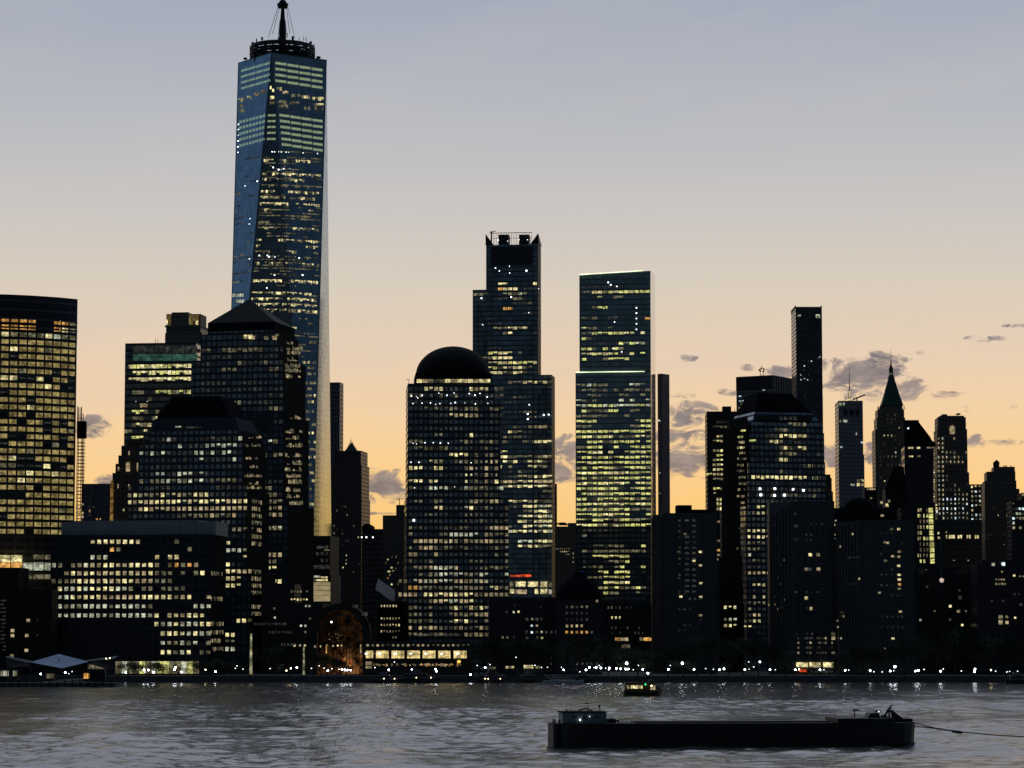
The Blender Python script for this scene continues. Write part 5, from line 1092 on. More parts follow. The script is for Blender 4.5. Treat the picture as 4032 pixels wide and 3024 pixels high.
# slanted mansard tower
b = Bld('office_tower', 'black tower with a sloping mansard shoulder on its right beside the green spired one', 'skyscraper', 2350, -4, 3562, 3676, 1850)
b.grid(16, 33, 3585, 1764, .8, .3)
m = b.fac('mansard_wall', (.018, .018, .02, 1), (.02, .024, .03, 1), metal=.2, grough=.2)
pts = [b.hit(x, y) for x, y in ((3562, 1654), (3618, 1654), (3618, 1662), (3664, 1722), (3668, 1732), (3686, 1748), (3684, 1757), (3672, 1757))]
x1, _ = b.hit(3680, 1900); xl_, _ = b.hit(3562, 1900); zs_ = b.hit(3600, 1757)[1]
mb = MB(); mb.box(0, x1, 0, 38, 0, zs_); mb.build('wall', m, b.o)
poly = [(0, zs_)] + [(pts[7][0], zs_)] + [p for p in pts[::-1][1:-1]] + [(0, pts[0][1])]
mb = MB(); mb.face([(p[0], -.1, p[1]) for p in poly]); mb.face([(p[0], 36, p[1]) for p in poly[::-1]])
for p, q_ in zip(poly, poly[1:] + poly[:1]): mb.face([(q_[0], -.1, q_[1]), (p[0], -.1, p[1]), (p[0], 36, p[1]), (q_[0], 36, q_[1])])
mb.build('mansard_roof', M_roof, b.o)
for r_ in ((3576, 1760, 3597, 1767, 'w'), (3610, 1760, 3623, 1767, 'w'), (3650, 1760, 3680, 1765, 'm'), (3578, 1794, 3595, 1800, 'w'), (3612, 1793, 3625, 1800, 'd'), (3573, 1683, 3579, 1690, 'c'), (3550, 1932, 3559, 1970, 'd')): b.rect(-.3, *r_[:4], r_[4])
for i in range(22): b.rect(0.0, 3676, 1772 + i * 9.5, 3680, 1777 + i * 9.5, random.choice('mmdw'))
b.done()
# arched window tower
b = Bld('stone_skyscraper', 'dark stone tower with one tall glowing arched window near its flat top', 'skyscraper', 2480, -3, 3690, 3812, 1800)
b.grid(15.5, 18.4, 3712, 1800, .34, .5)
m = b.fac('arched_tower_stone', (.07, .06, .05, 1), (.012, .012, .012, 1), metal=0, grough=.3)
b.tiers([(1627, 3768, 3782, 6, 10), (1631, 3710, 3730, 4, 12), (1637, 3700, 3796, 3, 26), (1643, 3693, 3803, 2, 30), (1690, 3690, 3808, 1, 32), (1860, 3688, 3816, 0, 36)], m)
x0, z0 = b.hit(3740, 1709, .8); x1, z1 = b.hit(3759, 1675, .8); r_ = (x1 - x0) / 2; mb = MB()
mb.face([(x0, .7, z0), (x1, .7, z0)] + [((x0 + x1) / 2 + r_ * math.cos(math.pi * i / 8), .7, z1 - r_ + r_ * math.sin(math.pi * i / 8)) for i in range(9)]); aw = mb.build('arched_window', E['m'], b.o)
mb = MB()
for i in (1, 2, 3): x = x0 + (x1 - x0) * i / 4; mb.box(x - .12, x + .12, .5, .65, z0, z1 - .6)
for i in range(1, 6): z = z0 + (z1 - z0) * i / 6; mb.box(x0, x1, .45, .6, z - .1, z + .1)
mb.build('window_frame', M_black, aw)
mb = MB(); mb.box(b.hit(3700, 1664, 1)[0], b.hit(3806, 1664, 1)[0], .6, 1.2, b.hit(3700, 1671, 1)[1], b.hit(3700, 1669, 1)[1]); mb.build('cornice', M_stone, b.o)
for y in range(1735, 2060, 18):
    p_ = .35 if y < 1960 else .8
    b.rows(0.0, [(y, 3700, 3718, .9, 'pm'), (y, 3718, 3805, p_, 'dvpm' if y < 1960 else 'cpdp')])
b.done()
b = Bld('office_building', 'lower wing with small bright windows right of the tower with the arched window', 'building', 2500, -3, 3812, 3876, 1950)
b.grid(15.5, 18.4, 3827, 1917, .5, .5)
b.tiers([(1907, 3812, 3876, 0, 30)], b.fac('wing_stone', (.04, .036, .032, 1), (.012, .012, .012, 1), metal=0))
b.rows(0.0, [(1917, 3820, 3870, 1, 'w')] + [(1917 + 18.4 * i, 3820, 3876, .8, 'pdcm') for i in range(1, 8)]); b.done()
# pale base with arcades
b = Bld('stone_building', 'low dark stone block with a band of paired bright windows under its roofline', 'building', 2000, -3, 3676, 3886, 2100)
b.grid(11, 25, 3724, 2113, .6, .5)
b.tiers([(2046, 3676, 3886, 0, 40)], b.fac('arcade_stone', (.05, .048, .04, 1), (.025, .025, .022, 1), metal=0))
for x in (3727, 3739, 3748, 3756, 3774, 3784, 3809, 3818, 3841, 3850, 3874): b.rect(0.0, x - 2.5, 2107, x + 3.5, 2120, 'w')
b.rect(0.0, 3692, 2094, 3699, 2103, 'w'); b.rect(0.0, 3692, 2113, 3701, 2122, 'm'); b.rect(0.0, 3724, 2092, 3728, 2098, 'm'); b.rect(0.0, 3752, 2205, 3760, 2208, 'm'); b.rect(0.0, 3810, 2204, 3816, 2209, 'm')
for x in (3687, 3688): b.rows(0.0, [(2022, x, x, 1, 'c')])
b.done()
# cupola building far right
b = Bld('stone_skyscraper', 'dark stone tower with a small pointed rooftop cupola near the right edge', 'skyscraper', 1900, -6, 3880, 3998, 2000)
b.grid(11, 15, 3900, 2000, .35, .5)
m = b.fac('cupola_stone', (.085, .07, .052, 1), (.012, .012, .012, 1), metal=0, grough=.3)
b.tiers([(1838, 3912, 3996, 3, 24), (1857, 3885, 3998, 2, 28), (1893, 3877, 4002, 1, 32), (1925, 3877, 4014, .6, 34), (1948, 3877, 4024, 0, 36)], m)
xa, za = b.hit(3912, 1838, 5); xb, zb = b.hit(3935, 1822, 5); xm_, zt_ = b.hit(3924, 1810, 8); mb = MB(); mb.box(xa, xb, 5, 9, za - .2, zb); mb.prism([(xa - .4, 4.6), (xb + .4, 4.6), (xb + .4, 9.4), (xa - .4, 9.4)], zb, zt_, top=[(xm_, 7)] * 4, cap=False, bottom=True); mb.build('cupola', M_roof, b.o)
mb = MB(); 
for px in (3952, 3958, 3963, 3980): x_, z_ = b.hit(px, 1838, 5); mb.tube((x_, 5, z_), (x_, 5, z_ + .9), .4, n=4)
mb.build('roof_vent', M_black, b.o)
b.scatter(0.0, 3885, 1990, 4000, 2150, 14, 'v'); b.rect(0.0, 3929, 2028, 3932, 2031, 'w'); b.rect(0.0, 3964, 2028, 3967, 2031, 'w'); b.rect(0.0, 3952, 2142, 3956, 2146, 'd'); b.done()
b = Bld('office_building', 'office block with cool white window rows cut by the right edge', 'building', 1820, -5, 3982, 4100, 2000)
b.grid(13, 18.6, 3990, 1985, .75, .55)
b.tiers([(1940, 4022, 4100, 2, 30), (1972, 3982, 4100, 0, 34)], b.fac('cool_office_wall', (.025, .025, .027, 1), (.015, .015, .017, 1), metal=.1))
b.rows(0.0, [(1948, 4022, 4060, .9, 'm'), (1985, 3985, 4060, .7, 'dp'), (2004, 3985, 4060, .9, 'cpv'), (2022, 3985, 4060, .99, 'pcv'), (2040, 3985, 4060, .7, 'cd'), (2060, 3985, 4015, .7, 'dp'), (2078, 3985, 4015, .7, 'dm')]); b.done()
# dark rounded roof building and dark pyramid roof
b = Bld('old_building', 'dark building with a rounded roof in front of the needle mast tower', 'building', 1950, -4, 3262, 3500, 2050)
m = plain('murky_stone', (.016, .017, .021, 1), .8); b.grid(12, 16, 3300, 2020, .4, .5)
b.tiers([(2000, 3262, 3600, 0, 40)], m)
mb = MB(); zc_ = b.hit(3385, 2002, 4)[1]; xc_ = b.hit(3385, 1980, 20)[0]; rd = (b.hit(3440, 1980, 20)[0] - b.hit(3320, 1980, 20)[0]) / 2; zt_ = b.hit(3385, 1958, 20)[1]
mb.lathe([(rd * math.cos(t), zc_ + (zt_ - zc_) * math.sin(t)) for t in [math.pi / 2 * k / 8 for k in range(9)]], xc_, 22, 20); mb.build('rounded_roof', M_roof, b.o)
for (x, y) in ((3288, 2066), (3290, 2050), (3288, 2106), (3290, 2120), (3312, 2120), (3312, 2152), (3361, 2103), (3430, 1961)): b.rect(0.0, x - 4, y - 3, x + 4, y + 3, 'pdmdw'[int(x + y) % 5])
b.done()
b = Bld('old_building', 'black building with a steep dark pyramid roof below the green spired tower', 'building', 2050, -3, 3486, 3566, 1950)
b.grid(14, 18, 3500, 1970, .5, .5)
b.tiers([(1925, 3486, 3570, 0, 30)], m)
x0, z0 = b.hit(3486, 1925, 0); x1, _ = b.hit(3570, 1925, 0); xa, za = b.hit(3515, 1838, 13); xb, _ = b.hit(3556, 1838, 13)
mb = MB(); mb.prism([(x0, 0), (x1, 0), (x1, 26), (x0, 26)], z0, za, top=[(xa, 10), (xb, 10), (xb, 16), (xa, 16)]); mb.build('pyramid_roof', M_roof, b.o)
for (x, y) in ((3492, 1988), (3471, 1979), (3500, 1973), (3475, 2027)): b.rect(0.0, x - 5, y - 5, x + 5, y + 5, 'wdmp'[int(x + y) % 4])
b.done()
b = Bld('office_building', 'dark wing topped by a row of orange lights right of the needle mast tower', 'building', 2200, -3, 3404, 3470, 1930)
b.tiers([(1919, 3404, 3452, 0, 20)], m)
for x in (3416, 3426, 3434, 3443): b.rect(0.0, x - 3, 1923, x + 4, 1929, 'm')
b.done()
b = Bld('brick_building', 'dark corner building seen right of the mansard glass tower with faint windows', 'building', 1900, -2, 3245, 3282, 1900)
b.grid(9, 15, 3255, 1900, .4, .5)
b.tiers([(1868, 3245, 3270, 1, 20), (1882, 3245, 3275, .5, 22), (1935, 3245, 3280, 0, 26)], b.fac('dark_corner', (.035, .033, .03, 1), (.012, .012, .013, 1), metal=0)); b.scatter(0.0, 3250, 1890, 3278, 1960, 8, 'vd'); b.done()
# lit stair block
b = Bld('office_building', 'dark block with a bright yellow column of stacked stair landings on its right corner', 'building', 1780, -3, 3548, 3682, 2100)
b.grid(12, 22.3, 3612, 2010, .5, .5)
b.tiers([(1997, 3548, 3682, 0, 30)], b.fac('stair_block_wall', (.014, .015, .018, 1), (.012, .013, .016, 1), metal=.1))
for i in range(10):
    y = 2000 + i * 22.3; b.rect(0.0, 3656 + i * .8, y, 3673 + i * .8, y + 18, 'g')
    for x in (3613, 3622, 3636, 3648): 
        if random.random() < .8: b.rect(0.0, x, y + 2, x + random.choice((4, 7)), y + 15, random.choice('gdmd'))
for y in (1985, 1998, 2008): b.rect(0.0, 3684, y, 3690, y + 6, 'w')
b.done()

# --- mansard-topped glass tower (right)
b = Bld('office_tower', 'dark glass tower with a black sloping mansard roof and a slanted textured left flank', 'skyscraper', 1700, 14, 2945, 3247, 1900)
b.grid(18.6, 23.5, 2966, 1902, .74, .6)
m = b.fac('mansard_tower_wall', (.016, .019, .024, 1), (.34, .42, .47, 1), metal=.7, grough=.1, var=.45)
b.tiers([(1672, 2958, 3240, 2, 44), (1700, 2949, 3245, 1, 46), (1815, 2945, 3249, 0, 48), (2000, 2936, 3252, -.4, 50)], m)
b.g = b.g[:4] + (.74, .6)
z0 = b.t[0][4]; c_ = 2
pl = [b.hit(x, y, c_) for x, y in ((2958, 1672), (3240, 1672), (3205, 1625), (3138, 1545), (3008, 1545), (2978, 1625))]
mb = MB(); x0, x1 = pl[0][0], pl[1][0]; zm = pl[2][1]; zt_ = pl[3][1]
mb.prism([(x0, 2), (x1, 2), (x1, 46), (x0, 46)], z0, zm, top=[(pl[5][0], 5), (pl[2][0], 5), (pl[2][0], 43), (pl[5][0], 43)], cap=False)
mb.build('sloped_band', m, b.o); mb = MB()
mb.prism([(pl[5][0], 5), (pl[2][0], 5), (pl[2][0], 43), (pl[5][0], 43)], zm, zt_, top=[(pl[4][0], 12), (pl[3][0], 12), (pl[3][0], 36), (pl[4][0], 36)])
mb.build('mansard_roof', M_roof, b.o)
mb = MB(); xa, za = b.hit(2976, 1650, 1.8); xb, zb = b.hit(3196, 1632, 1.8); mb.box(xa + 1, xb, 1.2, 4, za - .5, zb - 1); mb.build('roof_ledge', plain('ledge_metal', (.03, .033, .04, 1), .4), b.o)
# left flank wing, stepping out
mb = MB(); tp = []
for (l, y, c2) in ((2925, 1640, 6), (2898, 1690, 8), (2893, 1900, 8), (2878, 2190, 9), (2868, 2290, 9)): tp.append((b.hit(l, y, c2)[0], c2, b.hit(l, y, c2)[1]))
for i, (xl_, c2, zt2) in enumerate(tp):
    zb2 = tp[i + 1][2] if i + 1 < len(tp) else b.hit(2868, 2372, 9)[1]
    mb.prism([(xl_, 34), (xl_ + .5, c2 + 18), (.2, .3), (6, 34)], zb2, zt2, cap=True)
mb.build('flank_wall', M_side, b.o)
fl = tp[2]; ux = (Vector((.2, .3, 0)) - Vector((fl[0] + .5, fl[1] + 18, 0))); ln_ = ux.length; ux.normalize()
pl_ = (Vector((fl[0] + .5, fl[1] + 18, 0)), ux, Vector((ux.y, -ux.x, 0)), 0.0)
for (y, n, ks) in [(1697, 3, 'dg'), (1722, 4, 'dg'), (1742, 7, 'g'), (1763, 7, 'g'), (1785, 3, 'd'), (1808, 4, 'dv'), (1832, 4, 'v'), (1855, 4, 'dv'), (1880, 5, 'v'), (1905, 4, 'v'), (1928, 4, 'v'), (1955, 5, 'd'), (1980, 4, 'v'), (2000, 4, 'd'), (2020, 3, 'v'), (2080, 2, 'v'), (2160, 3, 'v'), (2245, 7, 'd'), (2268, 8, 'dm'), (2318, 6, 'd'), (2340, 7, 'o')]:
    for i in range(n):
        x = 2903 + random.random() * 30; w2 = random.choice((4, 6, 12)); b.rect(pl_, x, y - 5, x + w2, y + random.choice((2, 4)), random.choice(ks + 'dm'), proud=.5)  # squiggly reflected lights on the flank, built as glowing panes
b.rect(1.0, 2950, 1730, 2976, 1738, 'g')
for r_ in [(1655, 3040, 3130, .9, 'v'), (1682, 3055, 3095, .8, 'd'), (1682, 3110, 3170, .9, 'd'), (1708, 3075, 3170, .99, 'ww'), (1708, 3020, 3220, .2, 'v'), (1738, 3040, 3060, .9, 'w'), (1738, 3060, 3170, .3, 'd'), (1760, 3080, 3120, .7, 'wd'), (1760, 3150, 3180, .9, 'w'), (1785, 3080, 3130, .5, 'd'), (1808, 3080, 3090, .9, 'w'), (1832, 3170, 3210, .9, 'wd'), (1832, 2990, 3060, .4, 'v'), (1855, 3080, 3090, .9, 'd'),
           (1878, 2955, 3025, 1, 'w'), (1878, 3045, 3170, 1, 'w'), (1878, 3205, 3225, 1, 'w'), (1902, 2970, 3230, .2, 'v'), (1927, 2960, 3215, .6, 'v'), (1950, 2960, 3215, .6, 'vvd'), (1975, 2960, 3110, .4, 'v')]: b.rows(0.0, [r_])
for k_ in range(5, 17): b.rows(0.0, [(1690 + 23.5 * k_, 2960, 3240, .15, 'v')])
b.fill(0.0, 2952, 1700, 3235, 1995, .15, 'v'); b.fill(-.4, 2942, 2010, 3025, 2440, .4, 'v')
for (x, y) in ((2993, 1925), (3051, 1924), (3123, 1927), (3163, 1931), (2996, 1949), (3050, 1950), (3088, 1949)): b.rect(-.5, x - 4, y - 4, x + 4, y + 4, 's')
b.g = b.g[:4] + (.6, .5)
for r_ in [(2000, 2990, 3005, 1, 'w'), (2022, 2960, 3025, .8, 'wd'), (2073, 2995, 3010, .9, 'w'), (2096, 2940, 3025, 1, 'w'), (2122, 2940, 3025, 1, 'wd'), (2146, 2940, 3010, .8, 'dw'), (2170, 2940, 3000, .6, 'd'), (2196, 2940, 2950, 1, 'p'), (2220, 2960, 3010, .9, 'd'), (2245, 2960, 3010, .6, 'dv'), (2266, 2940, 3025, 1, 'mw'), (2295, 2960, 3010, .9, 'w'), (2318, 2950, 3010, .5, 'v'), (2342, 2960, 3020, .9, 'mw'), (2368, 2940, 3010, .9, 'd'), (2391, 2940, 3010, .4, 'd'), (2416, 2965, 2985, .9, 'm'), (2443, 2930, 3015, .8, 'dw'), (2467, 2935, 2960, 1, 'w')]: b.rows(-.4, [r_])
b.done()
b = Bld('office_building', 'small dark block with rows of three square lit windows at the mansard tower foot', 'building', 1640, 0, 2835, 2925, 2450)
b.grid(19, 24, 2856, 2391, .62, .5)
b.tiers([(2375, 2835, 2930, 0, 16)], M_roof); b.rows(0.0, [(2391, 2850, 2900, 1, 'w'), (2443, 2850, 2900, .9, 'dp'), (2467, 2850, 2900, 1, 'w')]); b.done()

# --- residential slabs along the shore
def slab(label, Y, th, l, r, ptop, lside, stripes, pent, wins, wall=(.034, .036, .040, 1), low=2640):
    b = Bld('apartment_tower', label, 'tower', Y, th, l, r, ptop + 200)
    b.grid(21, 20.5, l + 20, ptop + 30, .55, .5)
    m = b.fac('slab_wall_%d' % l, wall, (.028, .03, .036, 1), metal=.1, grough=.3, var=.4)
    # flat walls with recessed window stacks
    z = b.hit(l, ptop)[1]; mb = MB(); mb.box(0, b.w, .6, 26, 0, z)
    mb.build('wall', m, b.o)
    pm = bpy.data.materials.get('slab_pier') or plain('slab_pier', (.085, .092, .10, 1), .9, scale=.08, ior=1.2)
    for (xa, xb) in stripes:
        x0 = b.hit(xa, ptop + 60)[0]; x1 = b.hit(xb, ptop + 60)[0]; mb = MB(); mb.box(x0, x1, -.3, .6, 0, z - .4); mb.build('concrete_pier', pm, b.o)
    if pent:
        for i, (xa, xb, yt) in enumerate(pent): x0, _ = b.hit(xa, yt, 6); x1, z1 = b.hit(xb, yt, 6); mb = MB(); mb.box(x0, x1, 6 + i, 18 - i, z, z1); mb.build('roof_house', M_roof, b.o)
    if lside:
        # flank with upright fins, angled back from the left corner
        xa, yt0, yt1 = lside; L = 24; 
        p0 = Vector((0, .6, 0)); a, _ = b.hit(xa, ptop + 200, 14.0); p1 = Vector((a, 14.0, 0)); dd = (p0 - p1); ln = dd.length; dd.normalize(); nn = Vector((dd.y, -dd.x, 0))
        mb = MB(); mb.prism([(p1.x, p1.y), (p0.x, p0.y), (p0.x, 25), (p1.x, 25)], 0, z - .6); mb.build('flank_wall', m, b.o)
        nf = 7
        for i in range(nf):
            t_ = (i + .5) / nf; p = p1 + dd * ln * t_; mb = MB(); mb.box(-.28, .28, -.9, 0, 0, z - 1.5 - (1 - t_) * (yt1 - yt0) * .13)
            o = mb.build('fin', bpy.data.materials.get('fin_concrete') or plain('fin_concrete', (.13, .12, .11, 1), .7), b.o); o.location = (p.x, p.y, 0); o.rotation_euler = (0, 0, math.atan2(dd.y, dd.x))
        b.flank = (p1, dd, nn, 0.0)
    b.fill(.5, l + 10, ptop + 40, r - 8, 2500, .16, 'v', .9)
    wins(b); b.done(); return b
def wa(b):
    cols = ((2671, 2680), (2697, 2713), (2725, 2740), (2755, 2766))
    for i in range(17):
        y = 2050 + i * 21.5
        for j, (xa, xb) in enumerate(cols):
            if j < 3 and i < 14 and random.random() < .85: b.rect(.6, xa, y - 5, xb, y + 3, 'v')
    for (x, y, k) in ((2697, 2102, 'd'), (2673, 2173, 'd'), (2758, 2173, 'w'), (2732, 2208, 'w'), (2758, 2226, 'm'), (2760, 2296, 'w'), (2681, 2349, 'w'), (2759, 2350, 'w'), (2758, 2423, 'm')): b.rect(.5, x - 6, y - 4, x + 6, y + 4, k)
    for i in range(26):
        y = 2070 + random.random() * 330; x = random.choice((2575, 2583, 2592, 2602)); b.rect(b.flank, x, y, x + 4, y + random.choice((4, 12)), 'v')
    for (x, y) in ((2584, 2177), (2588, 2423), (2596, 2384)): b.rect(b.flank, x - 2, y - 3, x + 2, y + 3, 'w')
slab('leftmost of three slate coloured apartment slabs, with a two step roof house', 1600, 2, 2611, 2822, 2020, (2570, 0, 8), ((2660, 2612),)[:0] + ((2612, 2664), (2770, 2822)), [(2666, 2724, 1989), (2724, 2789, 2006)], wa)
def wb(b):
    for (x, y, k) in ((3191, 2184, 'w'), (3221, 2184, 'd'), (3175, 2241, 'd'), (3188, 2241, 'v'), (3222, 2241, 'm'), (3174, 2355, 'w'), (3195, 2396, 'm'), (3135, 2070, 'v'), (3137, 2125, 'v'), (3281, 2513, 'm'), (3281, 2495, 'd')): b.rect(.5, x - 7, y - 6, x + 7, y + 6, k)
    for y in (2513, 2531, 2550, 2570):
        for i in range(12):
            if random.random() < .75: x = 3140 + i * 12; b.rect(.5, x, y - 4, x + 7, y + 4, random.choice('vddvm'))
    for (xa, xb) in ((3136, 3181), (3187, 3231), (3241, 3285)):
        b.rect(-.45, xa, 2608, xb, 2625, 'w'); b.rect(-.35, xa, 2625, xb, 2630, 'd')
    b.rect(-.6, 3148, 2634, 3176, 2646, 'r')
    for i in range(5): b.rect(-.5, 3190 + i * 19, 2640, 3204 + i * 19, 2648, 'v')
    for i in range(20): y = 2050 + random.random() * 400; x = 3040 + random.random() * 66; b.rect(b.flank, x, y, x + 3, y + 7, 'v')
    for (x, y) in ((3051, 2380), (3027, 2382), (3061, 2398), (3091, 2361), (3105, 2453), (3089, 2205)): b.rect(b.flank, x - 1.5, y - 4, x + 1.5, y + 4, 'm')
slab('middle of three slate coloured apartment slabs, over a bright lobby and red sign', 1580, 1, 3112, 3288, 1972, (3030, 0, 60), ((3145, 3165), (3196, 3212), (3250, 3268)), None, wb)
def wc(b):
    for (x, y, k) in ((3510, 2083, 'd'), (3539, 2083, 'w'), (3485, 2136, 'd'), (3495, 2138, 'm'), (3541, 2172, 'm'), (3515, 2190, 'm'), (3487, 2208, 'd'), (3538, 2228, 'w'), (3541, 2263, 'w'), (3541, 2282, 'w'), (3542, 2301, 'o'), (3541, 2318, 'd'), (3462, 2334, 'm'), (3545, 2408, 'w'), (3552, 2427, 'v'), (3516, 2514, 'w'), (3486, 2554, 'm'), (3540, 2192, 'm'), (3474, 2030, 'w'), (3493, 1992, 'w')): b.rect(.5, x - 6, y - 4, x + 6, y + 4, k)
    for (x, y, k) in ((3317, 2411, 'd'), (3319, 2426, 'm'), (3300, 2444, 'd'), (3301, 2469, 'm'), (3281, 2495, 'd'), (3282, 2513, 'm'), (3311, 2514, 'p'), (3282, 2570, 'd'), (3381, 2279, 'w'), (3361, 2103, 'w'), (3346, 2195, 'v'), (3312, 2152, 'm')): b.rect(b.flank, x - 5, y - 4, x + 5, y + 4, k)
    for x0, x1, y in ((3332, 3384, 2194), (3334, 3378, 2297)): b.rect(b.flank, x0, y, x1, y + 4, 'v')
slab('rightmost of three slate coloured apartment slabs, with scattered lit windows', 1560, 1, 3386, 3603, 2048, (3300, 0, 10), ((3400, 3455), (3552, 3590)), [(3440, 3480, 2034)], wc)
# low dark masses on the far right
def lowblk(label, Y, l, r, tops, ws, seed, th=0, name='brick_building'):
    b = Bld(name, label, 'building', Y, th, l, r, tops[-1][0] + 40)
    b.grid(12, 17, l + 14, tops[-1][0] + 20, .5, .55)
    b.tiers([(t_[0], t_[1], t_[2], t_[3], 24) for t_ in tops], b.fac('murk_%d' % seed, (.011, .012, .015, 1), (.013, .014, .017, 1), metal=0, grough=.3))
    for (x, y, s_, k) in ws: b.rect(tops[-1][3] - .1, x - s_, y - s_, x + s_, y + s_, k)
    b.done()
lowblk('black block with few lit windows just right of the rightmost slate slab', 1590, 3598, 3850, [(2236, 3640, 3760, 1), (2262, 3598, 3850, 0)], [(3647, 2244, 2, 'd'), (3650, 2310, 4, 'd'), (3742, 2387, 5, 'w'), (3680, 2406, 4, 'd'), (3774, 2406, 6, 'm'), (3803, 2406, 3, 'd'), (3740, 2440, 4, 'd'), (3624, 2441, 4, 'p'), (3789, 2461, 4, 'w'), (3778, 2325, 3, 'd'), (3780, 2352, 4, 'd'), (3765, 2484, 3, 'v'), (3780, 2352, 7, 'v')], 1)
lowblk('black block with roof lamps and a square of four orange windows near the right edge', 1560, 3846, 4003, [(2204, 3868, 4000, 1), (2222, 3846, 4003, 0)], [(3911, 2222, 6, 'p'), (3950, 2221, 7, 'c'), (3945, 2251, 3, 'm'), (3993, 2266, 4, 'w')] + [(3923 + 10 * i, 2282, 3, 'm') for i in range(4)] + [(3923 + 11 * i, 2299, 4, 'md'[i % 2]) for i in range(4)] + [(3940, 2430, 8, 'd'), (3964, 2429, 5, 'm'), (3940, 2451, 8, 'm'), (3965, 2451, 6, 'm'), (3997, 2433, 4, 'w'), (3995, 2340, 4, 'v'), (3905, 2366, 5, 'v'), (3950, 2366, 4, 'v')], 2)
lowblk('black block cut by the right edge below the cool white office rows', 1600, 3998, 4100, [(2235, 3998, 4100, 0)], [(4016, 2269, 3, 'd'), (4028, 2269, 3, 'd'), (4020, 2380, 5, 'v'), (4012, 2340, 4, 'v')], 3)
# rooftop beacon with soft glow
b0 = at(3708, 2285, 1575)
o = thing('roof_lamp', 'lone soft white lamp on a tall thin pole above the black block roofs', 'lamp', (b0.x, 1575, b0.z - 6))
mb = MB(); mb.ball((0, 0, 6), 1.3, 10, 6); mb.build('lamp_globe', emit('soft_globe', (1, .78, .66, 1), .55, .1, .8), o); mb = MB(); mb.tube((0, 1, 0), (0, 1, 6), .15, n=5); mb.tube((0, 1.2, 6), (0, 1.2, 31), .35, .5, n=5); mb.build('pole', M_steel, o)

# blocks between the domed tower and the apartment slabs
b = Bld('low_building', 'long dark block with a few white windows right of the domed tower base', 'building', 1590, 1, 1925, 2195, 2430)
b.grid(19.5, 25.5, 2034, 2412, .5, .45)
b.tiers([(2352, 1925, 2195, 0, 24)], b.fac('long_block_wall', (.016, .016, .018, 1), (.014, .014, .016, 1), metal=.1))
for (x, y, k) in ((2023, 2410, 'p'), (2042, 2409, 'w'), (2026, 2383, 'v'), (2076, 2440, 'd'), (2095, 2438, 'm'), (2114, 2438, 'm'), (2094, 2464, 'c'), (2114, 2464, 'm'), (2094, 2490, 'c'), (2114, 2490, 'd'), (2133, 2489, 'p'), (1995, 2410, 'v'), (2130, 2390, 'v'), (2134, 2512, 'w'), (2193, 2514, 'w'), (1979, 2510, 'd'), (1998, 2510, 'd'), (2024, 2510, 'v'), (2116, 2510, 'd'), (2075, 2512, 'd'), (2085, 2512, 'v')): b.rect(0.0, x - 4, y - 4, x + 4, y + 4, k)
b.rows(0.0, [(2438, 2060, 2190, .4, 'v'), (2464, 2060, 2190, .8, 'v'), (2490, 2060, 2190, .8, 'v')]); b.done()
b = Bld('domed_building', 'dark low building with a blue black dome and small square orange windows', 'building', 1570, 1, 2192, 2372, 2430)
b.grid(19.5, 24.8, 2232, 2390, .5, .42)
b.tiers([(2362, 2192, 2372, 0, 26)], b.fac('gate_wall', (.015, .015, .017, 1), (.014, .014, .016, 1), metal=.1))
cx_ = b.hit(2280, 2300, 14)[0]; rr_ = (b.hit(2366, 2350, 14)[0] - b.hit(2194, 2350, 14)[0]) / 2; z0 = b.t[0][4]; z1 = b.hit(2280, 2270, 14)[1]
mb = MB(); mb.lathe([(rr_, z0), (rr_ * .97, z0 + (z1 - z0) * .35), (rr_ * .82, z0 + (z1 - z0) * .62), (rr_ * .55, z0 + (z1 - z0) * .85), (rr_ * .3, z0 + (z1 - z0) * .97), (rr_ * .25, z1 + 2.5), (0, z1 + 3)], cx_, 14, 8, sy=.8); mb.build('dome', plain('blue_dome', (.012, .016, .024, 1), .9, ior=1.08), b.o)
b.rows(0.0, [(2390, 2225, 2320, .9, 'dv'), (2414, 2225, 2320, .9, 'v'), (2440, 2225, 2320, .9, 'v'), (2465, 2225, 2300, 1, 'm'), (2490, 2225, 2310, 1, 'o'), (2490, 2320, 2335, 1, 'd')])
b.rect(0.0, 2347, 2362, 2355, 2371, 'm'); b.done()
b = Bld('office_building', 'dark block below the flat topped glass tower with an orange lit strip at its base', 'building', 1680, -2, 2372, 2575, 2450)
b.grid(15, 20, 2395, 2392, .45, .5)
b.tiers([(2372, 2372, 2580, 0, 24)], b.fac('podium_dark_wall', (.014, .014, .016, 1), (.013, .014, .016, 1), metal=.1))
b.rows(0.0, [(2392, 2395, 2485, .7, 'dv'), (2442, 2405, 2450, .7, 'w'), (2475, 2400, 2560, .6, 'vd'), (2490, 2400, 2570, .6, 'v')])
for (xa, xb, k) in ((2422, 2440, 'o'), (2442, 2474, 'm'), (2518, 2530, 'd'), (2534, 2572, 'o')): b.rect(-.1, xa, 2510, xb, 2523, k)
b.rect(-.1, 2448, 2538, 2480, 2552, 'd')
for y in (2148, 2168, 2208, 2234, 2252, 2274): b.rect(0.0, 2300, y - 4, 2313, y + 4, 'p') if False else None
b.done()
o = thing('blue_sign', 'small blue light strip on the dark roof left of the flat topped glass tower', 'sign', (at(2287, 2252, 1600).x, 1600, at(2287, 2252, 1600).z - .6))
mb = MB(); mb.box(-1.4, 1.4, -.1, .1, .3, .8, bottom=True); mb.build('light_strip', E['u'], o)
mb = MB(); mb.box(-1.6, 1.6, .1, .4, -2.5, .9, bottom=True); mb.build('backing', M_black, o)

